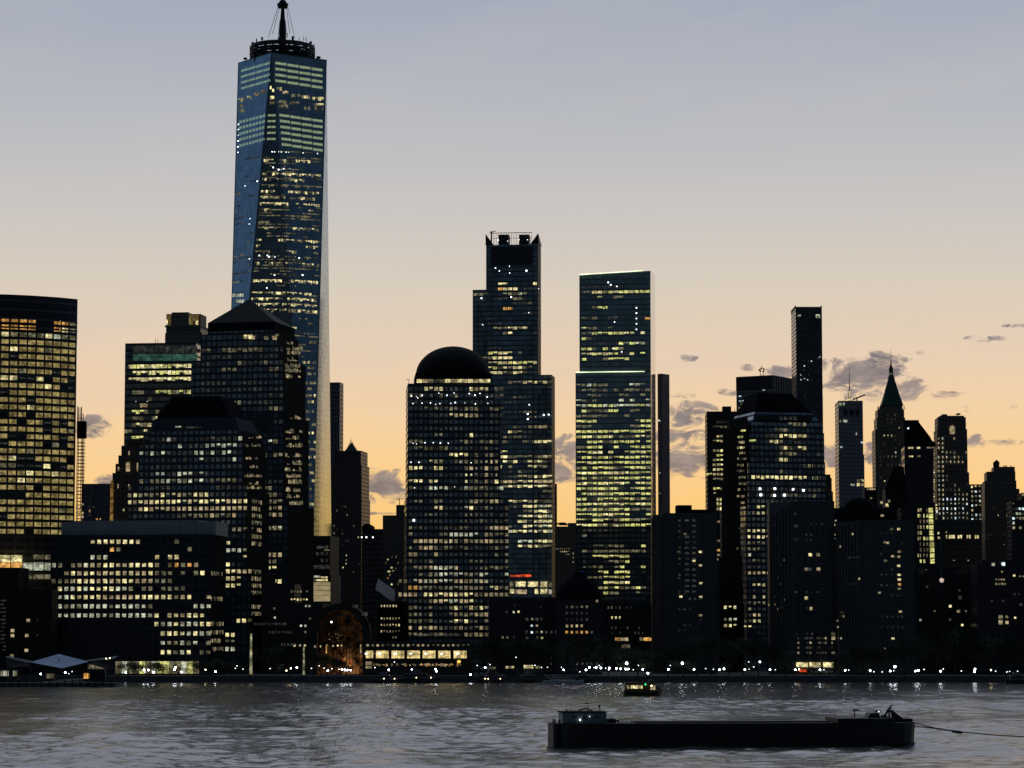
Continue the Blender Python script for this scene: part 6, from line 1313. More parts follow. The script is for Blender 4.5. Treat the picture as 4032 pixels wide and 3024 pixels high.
# ================================================================ waterfront
M_leaf = plain('foliage', (.03, .045, .018, 1), .7, var=.5, scale=.8)
M_bark = plain('bark', (.04, .032, .025, 1), .9)
M_white = plain('white_hull_paint', (.55, .56, .55, 1), .35)
M_lampglow = emit('lamp_glow', (.86, .90, 1.0, 1), 22, .01, .9, sample=True)
M_lampwarm = emit('lamp_glow_warm', (1.0, .78, .42, 1), 14, .01, .9, sample=True)
M_lampdim = emit('lamp_glow_small', (.9, .95, 1.0, 1), 5, .01, .9)
rl = thing('railing', 'long low steel railing running along the edge of the quay wall', 'railing', (0, SH + .7, GZ + .35))
mb = MB(); mb.tube((-320, 0, 1.0), (320, 0, 1.0), .05, n=4); mb.tube((-320, 0, .55), (320, 0, .55), .03, n=4); mb.build('rails', M_black, rl)
mb = MB()
for i in range(256): mb.box(-320 + i * 2.5 - .04, -320 + i * 2.5 + .04, -.04, .04, 0, 1.0)
mb.build('small_posts', M_black, rl, kind='stuff')
# pylons
for (px, pt, pb_, wd, lb) in ((988, 2495, 2634, 9, 'taller tapering lit glass pylon left of the arched glass hall'), (1196, 2545, 2634, 7, 'shorter segmented lit glass pylon nearest the arched glass hall')):
    Y = 1500; p = at(px, pb_, Y); o = thing('light_pylon', lb, 'pylon', (p.x, Y, GZ), 0, 'lit pylons on the promenade')
    k_ = Y / F; zt = at(px, pt, Y).z - GZ
    n = 5 if pt > 2500 else 1
    for i in range(n):
        z0 = .6 + (zt - .6) * i / n; z1 = .6 + (zt - .6) * (i + 1) / n - (.5 if n > 1 else 0); r0 = wd * k_ * (1 - .45 * i / n) * .62; r1 = wd * k_ * (1 - .45 * (i + 1) / n) * .62
        mb = MB(); mb.prism([(-r0, -r0), (r0, -r0), (r0, r0), (-r0, r0)], z0, z1, top=[(-r1, -r1), (r1, -r1), (r1, r1), (-r1, r1)])
        mb.build('glass_section', emit('pylon_glow', (.85, .80, .48, 1), .35, .35, .4) if 'pylon_glow' not in bpy.data.materials else bpy.data.materials['pylon_glow'], o)
    mb = MB(); mb.box(-1.1, 1.1, -1.1, 1.1, -.1, .6); mb.build('base', M_dark, o)
# trees
crowns = []
def make_crown(seed, n=1500):
    rs = random.Random(seed); mb = MB(); cl = []
    for i in range(24):
        t = rs.random() * 6.283; r_ = rs.random() ** .5 * .40; z = .42 + rs.random() * .46; r_ *= 1.0 - max(0, z - .6) * 1.1
        cl.append((r_ * math.cos(t), r_ * math.sin(t), z, .08 + rs.random() * .09))
    for i in range(n):
        c = rs.choice(cl); d = Vector((rs.gauss(0, 1), rs.gauss(0, 1), rs.gauss(0, .8))).normalized() * c[3] * (.6 + rs.random() * .6)
        p = Vector(c[:3]) + d; s_ = .012 + rs.random() * .02
        a = Vector((rs.gauss(0, 1), rs.gauss(0, 1), rs.gauss(0, 1))).normalized(); q_ = a.orthogonal().normalized()
        mb.face([p - a * s_, p + q_ * s_ * .7, p + a * s_, p - q_ * s_ * .7])
    return mb
def make_trunk(seed):
    rs = random.Random(seed); mb = MB(); mb.tube((0, 0, 0), (.01, 0, .34), .024, .015, n=6); mb.tube((.01, 0, .34), (0, .01, .7), .015, .004, n=5)
    for i in range(6):
        t = i * 1.05 + rs.random(); z = .28 + .05 * i; mb.tube((0, 0, z), (.26 * math.cos(t), .26 * math.sin(t), z + .22), .010, .003, n=4)
    return mb
for sd in range(5):
    crowns.append((make_crown(sd).mesh('crown', [M_leaf]), make_trunk(sd).mesh('trunk', [M_bark])))
TR = []   # px, top py, width px, depth, where
def tree(px, top, wpx, Y, where):
    zt = at(px, top, Y).z - GZ; wm = wpx * Y / F
    x = ground(px, Y, zt * .6)
    o = thing('tree', where, 'tree', (x, Y, GZ - .2), random.random() * 6.28, 'trees along the promenade')
    c, t = crowns[random.randrange(5)]
    for nm, me in (('crown', c), ('trunk', t)):
        q_ = bpy.data.objects.new(nm, me); COL.objects.link(q_); q_.parent = o; q_.scale = (wm * 1.12, wm * 1.12, zt / .96)
ORD = ['first', 'second', 'third', 'fourth', 'fifth', 'sixth', 'seventh', 'eighth', 'ninth', 'tenth', 'eleventh', 'twelfth', 'thirteenth', 'fourteenth', 'fifteenth']
def ordn(i): return ORD[i]
runs = [
 ('before the glazed lobby of the wide low block', [(505, 2608, 92), (548, 2618, 60), (605, 2606, 70), (640, 2612, 62)]),
 ('between the lobby and the taller lit pylon', [(785, 2606, 80), (850, 2592, 90), (910, 2598, 80), (955, 2604, 60)]),
 ('between the two lit pylons', [(1025, 2556, 90), (1080, 2544, 100), (1140, 2556, 90)]),
 ('between the shorter pylon and the arched glass hall', [(1232, 2562, 80), (1290, 2578, 100), (1335, 2592, 70)]),
 ('in the tall black clump right of the seven bright windows', [(1885, 2524, 90), (1940, 2516, 110), (2000, 2520, 110), (2060, 2514, 110), (2115, 2518, 100), (2165, 2522, 100), (2225, 2518, 100), (2285, 2512, 110), (2345, 2506, 110), (2395, 2520, 90)]),
 ('below the flat topped tower and leftmost slate slab', [(2450, 2545, 90), (2510, 2552, 100), (2570, 2556, 90), (2630, 2548, 90), (2690, 2530, 100), (2745, 2512, 110), (2800, 2508, 90)]),
 ('below the mansard tower', [(2870, 2512, 110), (2925, 2508, 110), (2985, 2520, 110), (3045, 2540, 90), (3095, 2560, 80)]),
 ('under the rightmost slate slab', [(3320, 2560, 80), (3375, 2545, 100), (3440, 2550, 100), (3500, 2540, 100), (3560, 2520, 110), (3620, 2500, 110)]),
 ('in the black row at the right end of the promenade', [(3690, 2490, 120), (3760, 2480, 120), (3830, 2490, 120), (3895, 2500, 110), (3960, 2510, 110), (4020, 2520, 100)]),
]
for (wh, L) in runs:
    for i, (px, top, wd) in enumerate(L):
        tree(px, top, wd, 1500 + (i * 37 % 17) + (px % 5) * 2, '%s tree from the left %s' % (ordn(i), wh))
# second, lower row close to the quay
for i, px in enumerate([2460, 2540, 2655, 2720, 2860, 2960, 3090, 3300, 3410]):
    tree(px, 2606 - (px % 11), 62, 1492, '%s small tree from the left in the low row nearest the quay' % ordn(i))

# lamps
z5 = lambda L, s_, ox, oy: [(ox + x / s_, oy + y / s_, k) for x, y, k in L]
lampruns = [
 ('under the blue tent canopy', z5([(355, 337, 1), (570, 325, 1), (600, 335, 0), (628, 317, 0), (770, 322, 2), (850, 330, 2)], 2.212, 0, 2500)),
 ('before the glazed lobby of the wide low block', z5([(1096, 325, 1), (1255, 300, 1), (1262, 320, 0), (1293, 303, 1), (1338, 323, 1), (1520, 300, 1), (1530, 278, 1), (1580, 320, 1)], 2.212, 0, 2500)),
 ('between the lobby and the taller pylon', z5([(1790, 300, 2), (1877, 317, 1), (2050, 288, 0), (2065, 267, 0), (2117, 295, 0)], 2.212, 0, 2500)),
 ('between the two lit pylons', z5([(128, 264, 0), (257, 280, 2), (292, 262, 2), (340, 257, 1)], 2.011, 1000, 2500)),
 ('in the close row under the arched glass hall', z5([(455, 263, 0), (517, 241, 0), (555, 260, 0), (585, 280, 1), (618, 265, 0), (673, 270, 0), (697, 272, 1), (720, 274, 1), (740, 275, 1), (765, 276, 1)], 2.011, 1000, 2500)),
 ('before the seven bright windows', z5([(958, 257, 0), (1068, 275, 1), (1112, 212, 0), (1250, 275, 1), (1437, 268, 1), (1445, 285, 1)], 2.011, 1000, 2500)),
 ('before the tall black tree clump', z5([(1715, 315, 1), (1768, 240, 0), (1830, 258, 1), (1870, 233, 0), (2075, 175, 0), (2160, 315, 1)], 2.011, 1000, 2500)),
 ('in the group around the moored sailboats', z5([(15, 45, 0), (78, 65, 0), (137, 65, 0), (272, 65, 0), (293, 90, 1), (450, 108, 0)], 2.458, 2100, 2600)),
 ('in the dense row left of the ferry', z5([(510, 90, 1), (543, 65, 1), (588, 68, 0), (608, 66, 1), (637, 48, 0), (655, 70, 1), (700, 73, 0), (728, 90, 0), (738, 72, 1), (803, 75, 1), (843, 80, 1)], 2.458, 2100, 2600)),
 ('behind and above the ferry', z5([(893, 82, 1), (903, 25, 3), (918, 82, 1), (968, 88, 0), (1018, 47, 0), (1060, 85, 1)], 2.458, 2100, 2600)),
 ('between the ferry and the lobby slab', z5([(1307, 85, 1), (1325, 47, 0), (1443, 25, 3), (1555, 87, 1), (1668, 77, 0), (1743, 83, 0), (1802, 88, 1), (1845, 80, 1), (2047, 88, 1), (2085, 12, 0), (2087, 82, 0), (2133, 62, 0), (2192, 12, 1)], 2.458, 2100, 2600)),
 ('either side of the red sign', z5([(68, 77, 1), (113, 77, 0), (282, 78, 1), (313, 74, 2), (490, 78, 1), (523, 77, 0)], 2.143, 3000, 2600)),
 ('above the bow of the barge', z5([(703, 82, 1), (733, 80, 0), (913, 85, 1), (945, 95, 0), (1015, 95, 0), (1082, 87, 1), (1112, 85, 0), (1122, 50, 3)], 2.143, 3000, 2600)),
 ('along the dark quay at far right', z5([(1295, 88, 1), (1320, 83, 1), (1368, 75, 0), (1507, 90, 1), (1530, 70, 0), (1682, 88, 0), (1793, 92, 1), (1798, 72, 1), (1933, 80, 2), (1972, 90, 0), (2067, 95, 0), (2090, 93, 0), (2157, 90, 0)], 2.143, 3000, 2600)),
]
lampme = {}
def lamp_mesh(k, h):
    key = (k, round(h, 1))
    if key in lampme: return lampme[key]
    r_ = {0: .20, 1: .42, 2: .32, 3: .58}[k]; h = key[1]
    g = MB(); g.ball((0, -.15, h), r_, 8, 6); gm = g.mesh('lantern', [{0: M_lampdim, 1: M_lampglow, 2: M_lampwarm, 3: M_lampglow}[k]])
    p = MB(); p.tube((0, 0, 0), (0, 0, h - r_), .09, .05, n=6); p.tube((0, 0, h - r_ - .08), (0, -.15, h - r_ + .02), .16, n=6); p.tube((0, 0, 0), (0, 0, .5), .18, .12, n=6)
    p.tube((0, -.15, h + r_ - .03), (0, -.15, h + r_ + .1), .3, .12, n=6)
    pm = p.mesh('pole', [M_black]); lampme[key] = (gm, pm); return lampme[key]
for (wh, L) in lampruns:
    for i, (px, py, k) in enumerate(L):
        Y = 1484.5 + (i % 3) * 1.2
        if py > 2648: Y = 1482.3
        p = at(px, py, Y); h = max(1.2, p.z - GZ)
        sz = {0: 'small white', 1: 'bright white', 2: 'warm yellow', 3: 'tall bright white'}[k]
        o = thing('street_lamp', '%s lamp, %s from the left %s' % (sz, ordn(i), wh), 'lamp', (p.x, Y, GZ - (.15 if Y < 1496 else .2)), 0, 'lamps along the promenade')
        for nm, me in zip(('lantern', 'pole'), lamp_mesh(k, h)):
            q_ = bpy.data.objects.new(nm, me); COL.objects.link(q_); q_.parent = o
# amber round sign lamp near the last bright window
p = at(1807, 2605, 1512); o = thing('lit_sign', 'round amber lit sign on a post under the last of the seven bright windows', 'sign', (p.x, 1512, GZ))
mb = MB(); mb.lathe([(0, p.z - GZ - .9), (.8, p.z - GZ - .6), (1.0, p.z - GZ), (.8, p.z - GZ + .6), (0, p.z - GZ + .9)], 0, 0, 10); mb.build('sign_globe', emit('amber', (1, .62, .10, 1), 1.3, .1, .8), o)
mb = MB(); mb.tube((0, 0, 0), (0, 0, p.z - GZ - .8), .3, n=6); mb.build('post', M_black, o)
# lit kiosks and shopfronts along the quay
kio = [(1990, 2048, 2622, 2632, 'm', 'long low shopfront lit yellow under the tall black tree clump'), (2062, 2100, 2618, 2632, 'w', 'taller yellow shopfront with people shapes right of the long low one'), (2108, 2140, 2622, 2632, 'd', 'dim shopfront at the right end of the lit shopfronts'),
       (1925, 1952, 2625, 2634, 'd', 'small dim shopfront left of the long low one'), (0, 34, 2640, 2662, 'p', 'green lit ticket room at the left edge under the canopy'), (50, 66, 2640, 2662, 'k', 'narrow green lit ticket room second from the left edge'), (182, 212, 2652, 2672, 'p', 'lit waiting room under the middle of the blue canopy'),
       (346, 372, 2616, 2634, 'p', 'bright waiting room under the right wing of the canopy'), (375, 412, 2620, 2634, 'd', 'dim waiting room right of the bright one under the canopy'), (328, 352, 2650, 2672, 'o', 'orange lit doorway booth on the ferry pier')]
for (xa, xb, ya, yb, k, lb) in kio:
    Y = 1488 if xa > 1000 else 1400; a = at(xa, yb, Y); c = at(xb, ya, Y); gz = GZ - .15 if xa > 1000 else 2.2
    o = thing('kiosk', lb, 'kiosk', (a.x, Y, gz)); wd = c.x - a.x; h = c.z - gz
    z0_ = max(.3, a.z - gz); mb = MB(); mb.box(-.3, wd + .3, .3, 3.5, 0, h); mb.box(-.6, wd + .6, -.6, 3.8, h, h + .3, bottom=True); mb.build('wall', M_black, o)
    n = max(2, int(wd / 1.4))
    for i in range(n):
        if random.random() < .85 or k in 'pk': mb = MB(); mb.box(wd * i / n + .08, wd * (i + 1) / n - .08, .1, .28, z0_, h - .1, bottom=True); mb.build('window', E[random.choice(k + k + 'd')], o)

# ferry pier with tent canopy (left)
PY = 1352.0
o = thing('ferry_pier', 'dark floating pier on piles jutting into the river at far left', 'pier', (at(-60, 2700, PY).x, PY, 0))
wd = at(455, 2700, PY).x - at(-60, 2700, PY).x
mb = MB(); mb.box(0, wd, 0, 14, -1, 2.1, bottom=True); mb.box(wd - 40, wd - 30, 14, 130, -1, 2.1, bottom=True); mb.build('deck', M_dark, o)
mb = MB()
for i in range(17): mb.tube((1.5 + i * wd / 17, -.4, -3), (1.5 + i * wd / 17, -.4, 3.0 + (i % 3) * .5), .35, n=6)
mb.build('piles', M_black, o, kind='stuff') if False else mb.build('pile_row', M_black, o)
mb = MB()
for z in (2.9, 3.5): mb.tube((0, .1, z), (wd, .1, z), .06, n=4)
for i in range(40): mb.tube((i * wd / 40, .1, 2.1), (i * wd / 40, .1, 3.5), .05, n=4)
mb.build('railing', M_black, o)
cn = thing('tent_canopy', 'pale blue peaked fabric canopy with two drooping wings over the ferry pier', 'canopy', (at(240, 2640, 1375).x, 1375, 2.1))
def cpt(px, py, dy_): p = at(px, py, 1375 + dy_); return p - Vector((at(240, 2640, 1375).x, 1375, 2.1))
M_tent = plain('tent_fabric', (.46, .58, .70, 1), .75); M_tent2 = plain('wing_fabric', (.15, .16, .17, 1), .8)
L_, T_, Rr, Bm = cpt(118, 2608, 0), cpt(232, 2576, 14), cpt(350, 2606, 0), cpt(245, 2632, -7)
def sheet(name, q4, mat, n=10, sag=.6):
    mb = MB(); g = [[None] * (n + 1) for _ in range(n + 1)]
    for i in range(n + 1):
        for j in range(n + 1):
            u_, v_ = i / n, j / n; p = (q4[0] * (1 - u_) + q4[1] * u_) * (1 - v_) + (q4[3] * (1 - u_) + q4[2] * u_) * v_
            p = p - Vector((0, 0, sag * 16 * u_ * (1 - u_) * v_ * (1 - v_))); g[i][j] = p
    for i in range(n):
        for j in range(n): mb.face([g[i][j], g[i + 1][j], g[i + 1][j + 1], g[i][j + 1]])
    o_ = mb.build(name, mat, cn); md = o_.modifiers.new('thick', 'SOLIDIFY'); md.thickness = .12; return o_
sheet('canopy_fabric', (L_, T_, Rr, Bm), M_tent)
sheet('canopy_wing', (cpt(20, 2588, 4), cpt(30, 2584, 12), cpt(125, 2603, 8), cpt(112, 2610, 0)), M_tent2)
sheet('canopy_wing', (cpt(345, 2604, 0), cpt(340, 2600, 10), cpt(466, 2582, 12), cpt(452, 2594, 0)), M_tent2)
sheet('canopy_wing', (cpt(20, 2590, 3), cpt(112, 2611, 0), cpt(118, 2622, 4), cpt(36, 2628, 8)), M_black)
sheet('canopy_wing', (cpt(356, 2608, 0), cpt(452, 2595, 0), cpt(445, 2640, 6), cpt(360, 2616, 8)), M_black)
for px, py in ((30, 2600), (120, 2612), (245, 2630), (350, 2610), (450, 2600), (232, 2590)):
    p = cpt(px, py, 3); mb = MB(); mb.tube((p.x, p.y, 0), p, .22, n=6); mb.build('support_post', M_steel, cn)
for px, py in ((418, 2593), (432, 2591)): p = cpt(px, py, -.5); mb = MB(); mb.ball(p, .22, 6, 4); mb.build('canopy_light', M_lampwarm, cn)
# pier dockside boats: dark ferry hulls at far left, yachts, sailboats
def hull(mb, L, B, Hh, bow=.3, z0=0, flare=.25, n=14):
    """hull along +x with the bow at +x"""
    secs = []
    for i in range(n + 1):
        x = -L / 2 + L * i / n; t = max(0, (i / n - (1 - bow)) / bow); b0 = B / 2 * (1 - t ** 2.0); zt = z0 + Hh * (1 + .28 * t ** 2)
        k = max(.02, b0); secs.append([(x, -k, zt), (x - t * Hh * .5, -k * (1 - flare), z0 - .6), (x - t * Hh * .5, k * (1 - flare), z0 - .6), (x, k, zt)])
    for a, c in zip(secs[:-1], secs[1:]):
        for j in range(3): mb.face([a[j], a[j + 1], c[j + 1], c[j]])
        mb.face([a[3], a[0], c[0], c[3]])
    mb.face(secs[0]); mb.face(secs[-1][::-1])
def sailboat(px, top, label, Y=1462, heel=0):
    x = ground(px, Y, 1); o = thing('sailboat', label, 'boat', (x, Y, 0), R(4), 'sailboats moored at the quay')
    mb = MB(); hull(mb, 13, 3.6, 1.3, .45); mb.build('hull', M_white if px % 2 else M_black, o)
    mb = MB(); mb.box(-3, 2, -1, 1, 1.3, 1.9); mb.build('cabin', M_white, o)
    zt = at(px, top, Y).z; mb = MB(); mb.tube((.5, 0, 1.3), (.5, 0, zt), .14, .07, n=5); mb.tube((-.8, 0, zt * .6), (1.8, 0, zt * .6), .05, n=4); mb.build('mast', M_steel, o)
    mb = MB(); mb.tube((.5, 0, 2.6), (-5, 0, 2.8), .22, .16, n=5); mb.build('boom', plain('sail_cover', (.3, .3, .32, 1), .7) if 'sail_cover' not in bpy.data.materials else bpy.data.materials['sail_cover'], o)
    mb = MB()
    for q_ in ((6.2, 0, 1.7), (-6.2, 0, 1.3), (.5, 1.7, 1.3), (.5, -1.7, 1.3)): mb.tube((.5, 0, zt - .3), q_, .035, n=3)
    mb.build('rigging', M_black, o)
sailboat(2187, 2600, 'short masted sailboat leftmost of the moored sailboats')
sailboat(2212, 2500, 'tallest masted sailboat with a bare mast before the black trees', 1466)
sailboat(2251, 2532, 'second tallest masted sailboat right of the tallest one', 1460)
def yacht(px0, px1, label, Y, lights, tall=1.0, grp='motor boats moored at the quay'):
    k_ = Y / F; x0, x1 = ground(px0, Y, 1), ground(px1, Y, 1); L = x1 - x0
    o = thing('motor_yacht', label, 'boat', ((x0 + x1) / 2, Y, 0), R(180 if px0 % 2 else 0), grp)
    mb = MB(); hull(mb, L, min(7, L * .22), 1.9 * tall, .3); mb.build('hull', plain('dark_hull', (.03, .032, .038, 1), .3) if 'dark_hull' not in bpy.data.materials else bpy.data.materials['dark_hull'], o)
    mb = MB(); mb.box(-L * .32, L * .2, -1.8, 1.8, 1.9 * tall, 3.9 * tall); mb.box(-L * .2, L * .05, -1.5, 1.5, 3.9 * tall, 5.4 * tall); mb.build('cabin', plain('yacht_grey', (.16, .165, .17, 1), .4) if 'yacht_grey' not in bpy.data.materials else bpy.data.materials['yacht_grey'], o)
    mb = MB(); mb.box(-L * .3, L * .18, -1.86, 1.86, 2.6 * tall, 3.4 * tall); mb.build('cabin_window', M_black, o)
    mb = MB(); mb.tube((-L * .1, 0, 5.4 * tall), (-L * .12, 0, 7.6 * tall), .08, n=4); mb.build('mast', M_steel, o)
    for f in lights: mb = MB(); mb.ball((f * L, -1.9 if px0 % 2 == 0 else 1.9, 2.2 * tall), .2, 6, 4); mb.build('deck_light', M_lampwarm, o)
yacht(1441, 1560, 'long low dark motor yacht left in the row before the seven bright windows', 1466, (-.45, -.1))
yacht(1562, 1735, 'longest dark motor yacht with two small deck lights right of the first one', 1466, (-.05, .28), 1.25)
yacht(1880, 1930, 'small dark motor boat with a white stern light before the black tree clump', 1464, (.1, .35))
yacht(1936, 1985, 'small dark motor boat second beside the tree clump', 1464, (.2,))
yacht(2052, 2110, 'low grey motor boat just left of the moored sailboats', 1464, ())
yacht(2262, 2345, 'low grey motor boat right of the tallest masted sailboat', 1466, ())
yacht(3958, 4060, 'dark moored boat cut by the right edge of the picture', 1440, (), 1.1)
for i, (px, h_) in enumerate(((1911, 5), (1925, 3.6), (1955, 3))):
    Y = 1470; x = ground(px, Y, 2); o = thing('mooring_light', ['brightest green white light on the mooring float', 'dim light right of the brightest mooring light', 'rightmost dim light of the mooring float'][i], 'lamp', (x, Y, -.5))
    mb = MB(); mb.box(-.45, .45, -.3, .3, 1.6, 1.6 + (2.0 if i == 0 else 1.1), bottom=True); mb.build('lantern', E['w' if i == 0 else 'd'], o); mb = MB(); mb.tube((0, .2, 0), (0, .2, 2.5), .3, n=6); mb.build('post', M_black, o)

# ------------------------------------------------------------ small ferry
def ferry():
    Y = 1176.0; k_ = Y / F; xm = ground(2533, Y, 0); o = thing('water_taxi', 'small yellow hulled ferry with a row of lit cabin windows heading right', 'ferry', (xm, Y, 0), R(3))
    o.scale = (1.08, 1.08, 1.08); X = lambda px: (px - 2533) * k_; Z = lambda py: (2738 - py) * k_
    L = X(2604) - X(2462); mb = MB()
    hull(mb, L, 4.6, Z(2716), .22, 0, .12); mb.build('hull', plain('yellow_hull', (.13, .10, .02, 1), .6), o)
    mb = MB(); mb.box(X(2464), X(2585), -2.35, 2.35, Z(2733), Z(2724), bottom=True); mb.build('rubbing_strake', M_black, o)
    mb = MB(); mb.box(X(2467), X(2532), -1.95, 1.95, Z(2717), Z(2692)); mb.box(X(2532), X(2576), -1.9, 1.9, Z(2717), Z(2690)); mb.build('cabin', plain('yellow_cabin', (.10, .08, .02, 1), .6), o)
    mb = MB(); mb.box(X(2465), X(2540), -2.15, 2.15, Z(2692), Z(2689), bottom=True); mb.box(X(2552), X(2574), -1.7, 1.7, Z(2689.5), Z(2680)); mb.build('roof', plain('ferry_roof', (.05, .05, .05, 1), .5), o)
    for i, px in enumerate((2472, 2485, 2494, 2503, 2512, 2521)):
        mb = MB(); mb.box(X(px), X(px + 7.6), -2.06, -1.98, Z(2711), Z(2699), bottom=True); mb.build('window', E['wwwwmw'[i]], o)
    for px, wpx in ((2557, 8), (2567, 8)): mb = MB(); mb.box(X(px), X(px + wpx), -2.02, -1.93, Z(2718), Z(2698), bottom=True); mb.build('window', E['m'], o)
    mb = MB(); mb.tube((X(2550), 0, Z(2688)), (X(2550), 0, Z(2652)), .07, n=5); mb.tube((X(2558), 0, Z(2685)), (X(2550), 0, Z(2662)), .05, n=4); mb.tube((X(2546), 0, Z(2668)), (X(2554), 0, Z(2668)), .05, n=4); mb.build('mast', M_black, o)
    mb = MB(); mb.ball((X(2550), -.15, Z(2656)), .34, 8, 6); mb.build('masthead_light', M_lampglow, o)
    mb = MB(); mb.ball((X(2539), -2.1, Z(2696)), .22, 8, 6); mb.build('starboard_light', emit('green_nav', (.05, 1, .35, 1), 3.5, .1, .9), o)
    mb = MB(); mb.ball((X(2561), -2.1, Z(2701)), .22, 8, 6); mb.build('cabin_lamp', M_lampwarm, o)
    mb = MB()
    for px in (2580, 2586, 2592, 2598, 2602): mb.tube((X(px), -1.2, Z(2716)), (X(px), -1.2, Z(2706)), .04, n=4)
    mb.tube((X(2578), -1.2, Z(2706)), (X(2603), -1.0, Z(2705)), .04, n=4)
    for px in (2466, 2480, 2500, 2520): mb.tube((X(px), -2, Z(2689)), (X(px), -2, Z(2682)), .03, n=4)
    mb.tube((X(2466), -2, Z(2682)), (X(2535), -2, Z(2682)), .03, n=4); mb.build('railing', M_black, o)
    mb = MB(); mb.box(X(2577), X(2583), -.8, .8, Z(2717), Z(2700)); mb.box(X(2586), X(2594), -.8, .8, Z(2717), Z(2706)); mb.build('deck_gear', M_black, o)
ferry()

# ------------------------------------------------------------ barge
def barge():
    Y = 659.0; th = R(5.0); x0 = ground(2246, Y, 0); o = thing('barge', 'long black tank barge with a flat deckhouse at its stern, under tow to the right', 'barge', (x0, Y, 0), th)
    inv = Matrix.Rotation(-th, 3, 'Z'); org = Vector((x0, Y, 0)); cl = inv @ (Vector((0, 0, H)) - org)
    def h(px, py, c=0):
        d = inv @ ray(px, py); t = (c - cl.y) / d.y; p = cl + d * t; return p.x, p.z
    B = 16.0
    zs = h(2246, 2850)[1]; xb = h(3600, 2843, 8)[0]; zb = h(3590, 2843)[1]
    xs = h(2246, 2900)[0]
    M_h = plain('barge_hull', (.016, .015, .015, 1), .6, scale=.25)
    # plan outline ccw seen from above: stern corners, near side, bow
    mb = MB(); n = 10
    xbow = xb - 12
    def outline(ins, drop):
        pts = [(xs + .0, B), (xs + .0, 0), (xbow, 0)]
        for i in range(1, n + 1):
            a = math.pi * i / n - math.pi / 2
            pts.append((xbow + (12 - ins) * math.cos(a) ** .7 if math.cos(a) > 0 else xbow, B / 2 + B / 2 * math.sin(a)))
        return pts
    top = outline(0, 0); mid = outline(.3, 0); bot = outline(5.0, 0)
    zt = zs; mb.prism(mid, .9, zt, top=top); mb.prism(bot, -1.2, .9, top=mid)
    mb.build('hull', M_h, o)
    # bow sheer and bulwark
    mb = MB()
    xr0 = h(3300, 2833)[0]; zr = h(3300, 2830)[1]
    bw = [p for p in top if p[0] > xr0]; 
    mb.prism([(xr0, .02)] + [(p[0] - .05, p[1]) for p in bw if p[1] > 0.01] + [(xr0, B - .02)] if False else [(h(3300, 2835)[0], .2), (xbow + 1, .2), (xbow + 6, 2.5), (xbow + 6, B - 2.5), (xbow + 1, B - .2), (h(3300, 2835)[0], B - .2)], zt, h(3400, 2829)[1])
    mb.build('forecastle', M_h, o)
    mb = MB(); mb.box(xs + 4, xbow, .02 - .16, .0, zt - .25, zt + .05, bottom=True); mb.box(xs + .2, xs + 13, -.2, -.02, 1.4, 1.7, bottom=True); mb.build('rubbing_rail', M_black, o)
    # stern: lighter transom wing plates
    M_r = plain('worn_plate', (.07, .065, .06, 1), .7, scale=.6, var=.6)
    for (xa, xc) in ((2157, 2190), (2212, 2243)):
        a, _ = h(xa, 2880, B - 1 if xa < 2200 else 3); c, _ = h(xc, 2880, 3); mb = MB(); mb.box(a, c, 1.0 if xa > 2200 else 2.2, B - 1, -1, zs - (.2 if xa < 2200 else .35)); mb.build('stern_knuckle', M_r, o)
    a, _ = h(2188, 2880, 3); c, _ = h(2250, 2880, 3); mb = MB(); mb.box(a, c, 3.2, B - 1.2, -1, zs - .1); mb.build('stern_notch', M_h, o)
    # deckhouse
    M_d = plain('deckhouse_paint', (.22, .30, .29, 1), .6, scale=.5, var=.35)
    xa, za = h(2215, 2848, 3.5); xc, zc = h(2388, 2806, 3.5)
    mb = MB(); mb.box(xa, xc, 3.5, B - 3, zs, zc); mb.build('deckhouse', M_d, o)
    mb = MB(); mb.box(xa - .3, xc + .3, 3.2, B - 2.7, zc, zc + .18, bottom=True); mb.build('deckhouse_roof', M_roof, o)
    for px in (2262, 2300, 2350): a_, z_ = h(px, 2824, 3.4); mb = MB(); mb.ball((a_, 3.45, z_), .28, 8, 4); mb.build('porthole', M_black, o)
    a_, z_ = h(2284, 2834, 3.2); mb = MB(); mb.ball((a_, 3.2, z_), .15, 8, 6); mb.build('deck_lamp', M_lampdim, o)
    a_, z_ = h(2322, 2821, 3.3); mb = MB(); mb.ball((a_, 3.3, z_), .07, 6, 4); mb.build('deck_lamp', M_lampdim, o)
    # gear on deckhouse
    mb = MB()
    zt_ = zc + .18; A = lambda px, c=7: h(px, 2800, c)[0]
    zq = lambda py, c=7: h(2300, py, c)[1]
    pts = [(A(2276), zq(2798)), (A(2290), zq(2793)), (A(2310), zq(2791)), (A(2322), zq(2794)), (A(2332), zq(2798))]
    for p, q_ in zip(pts[:-1], pts[1:]): mb.tube((p[0], 7, p[1]), (q_[0], 7, q_[1]), .16, n=5)
    for px in (2280, 2295, 2312, 2328): mb.tube((A(px), 7, zt_), (A(px), 7, zq(2795)), .06, n=4)
    mb.build('dinghy_frame', M_black, o)
    for (px, ph_, hd) in ((2315, 2770, 'flat'), (2360, 2778, 'ball'), (2231, 2793, 'post'), (2246, 2797, 'post')):
        mb = MB(); a_ = A(px, 8); z_ = zq(ph_, 8); mb.tube((a_, 8, zt_), (a_, 8, z_), .07, n=4)
        if hd == 'flat': mb.box(a_ - .7, a_ + .4, 7.8, 8.2, z_ - .1, z_ + .1, bottom=True)
        elif hd == 'ball': mb.box(a_ - .22, a_ + .22, 7.8, 8.2, z_ - .6, z_ + .1, bottom=True)
        else: mb.box(a_ - .2, a_ + .2, 7.8, 8.2, z_ - .5, z_, bottom=True)
        mb.build('vent_mast', M_black, o)
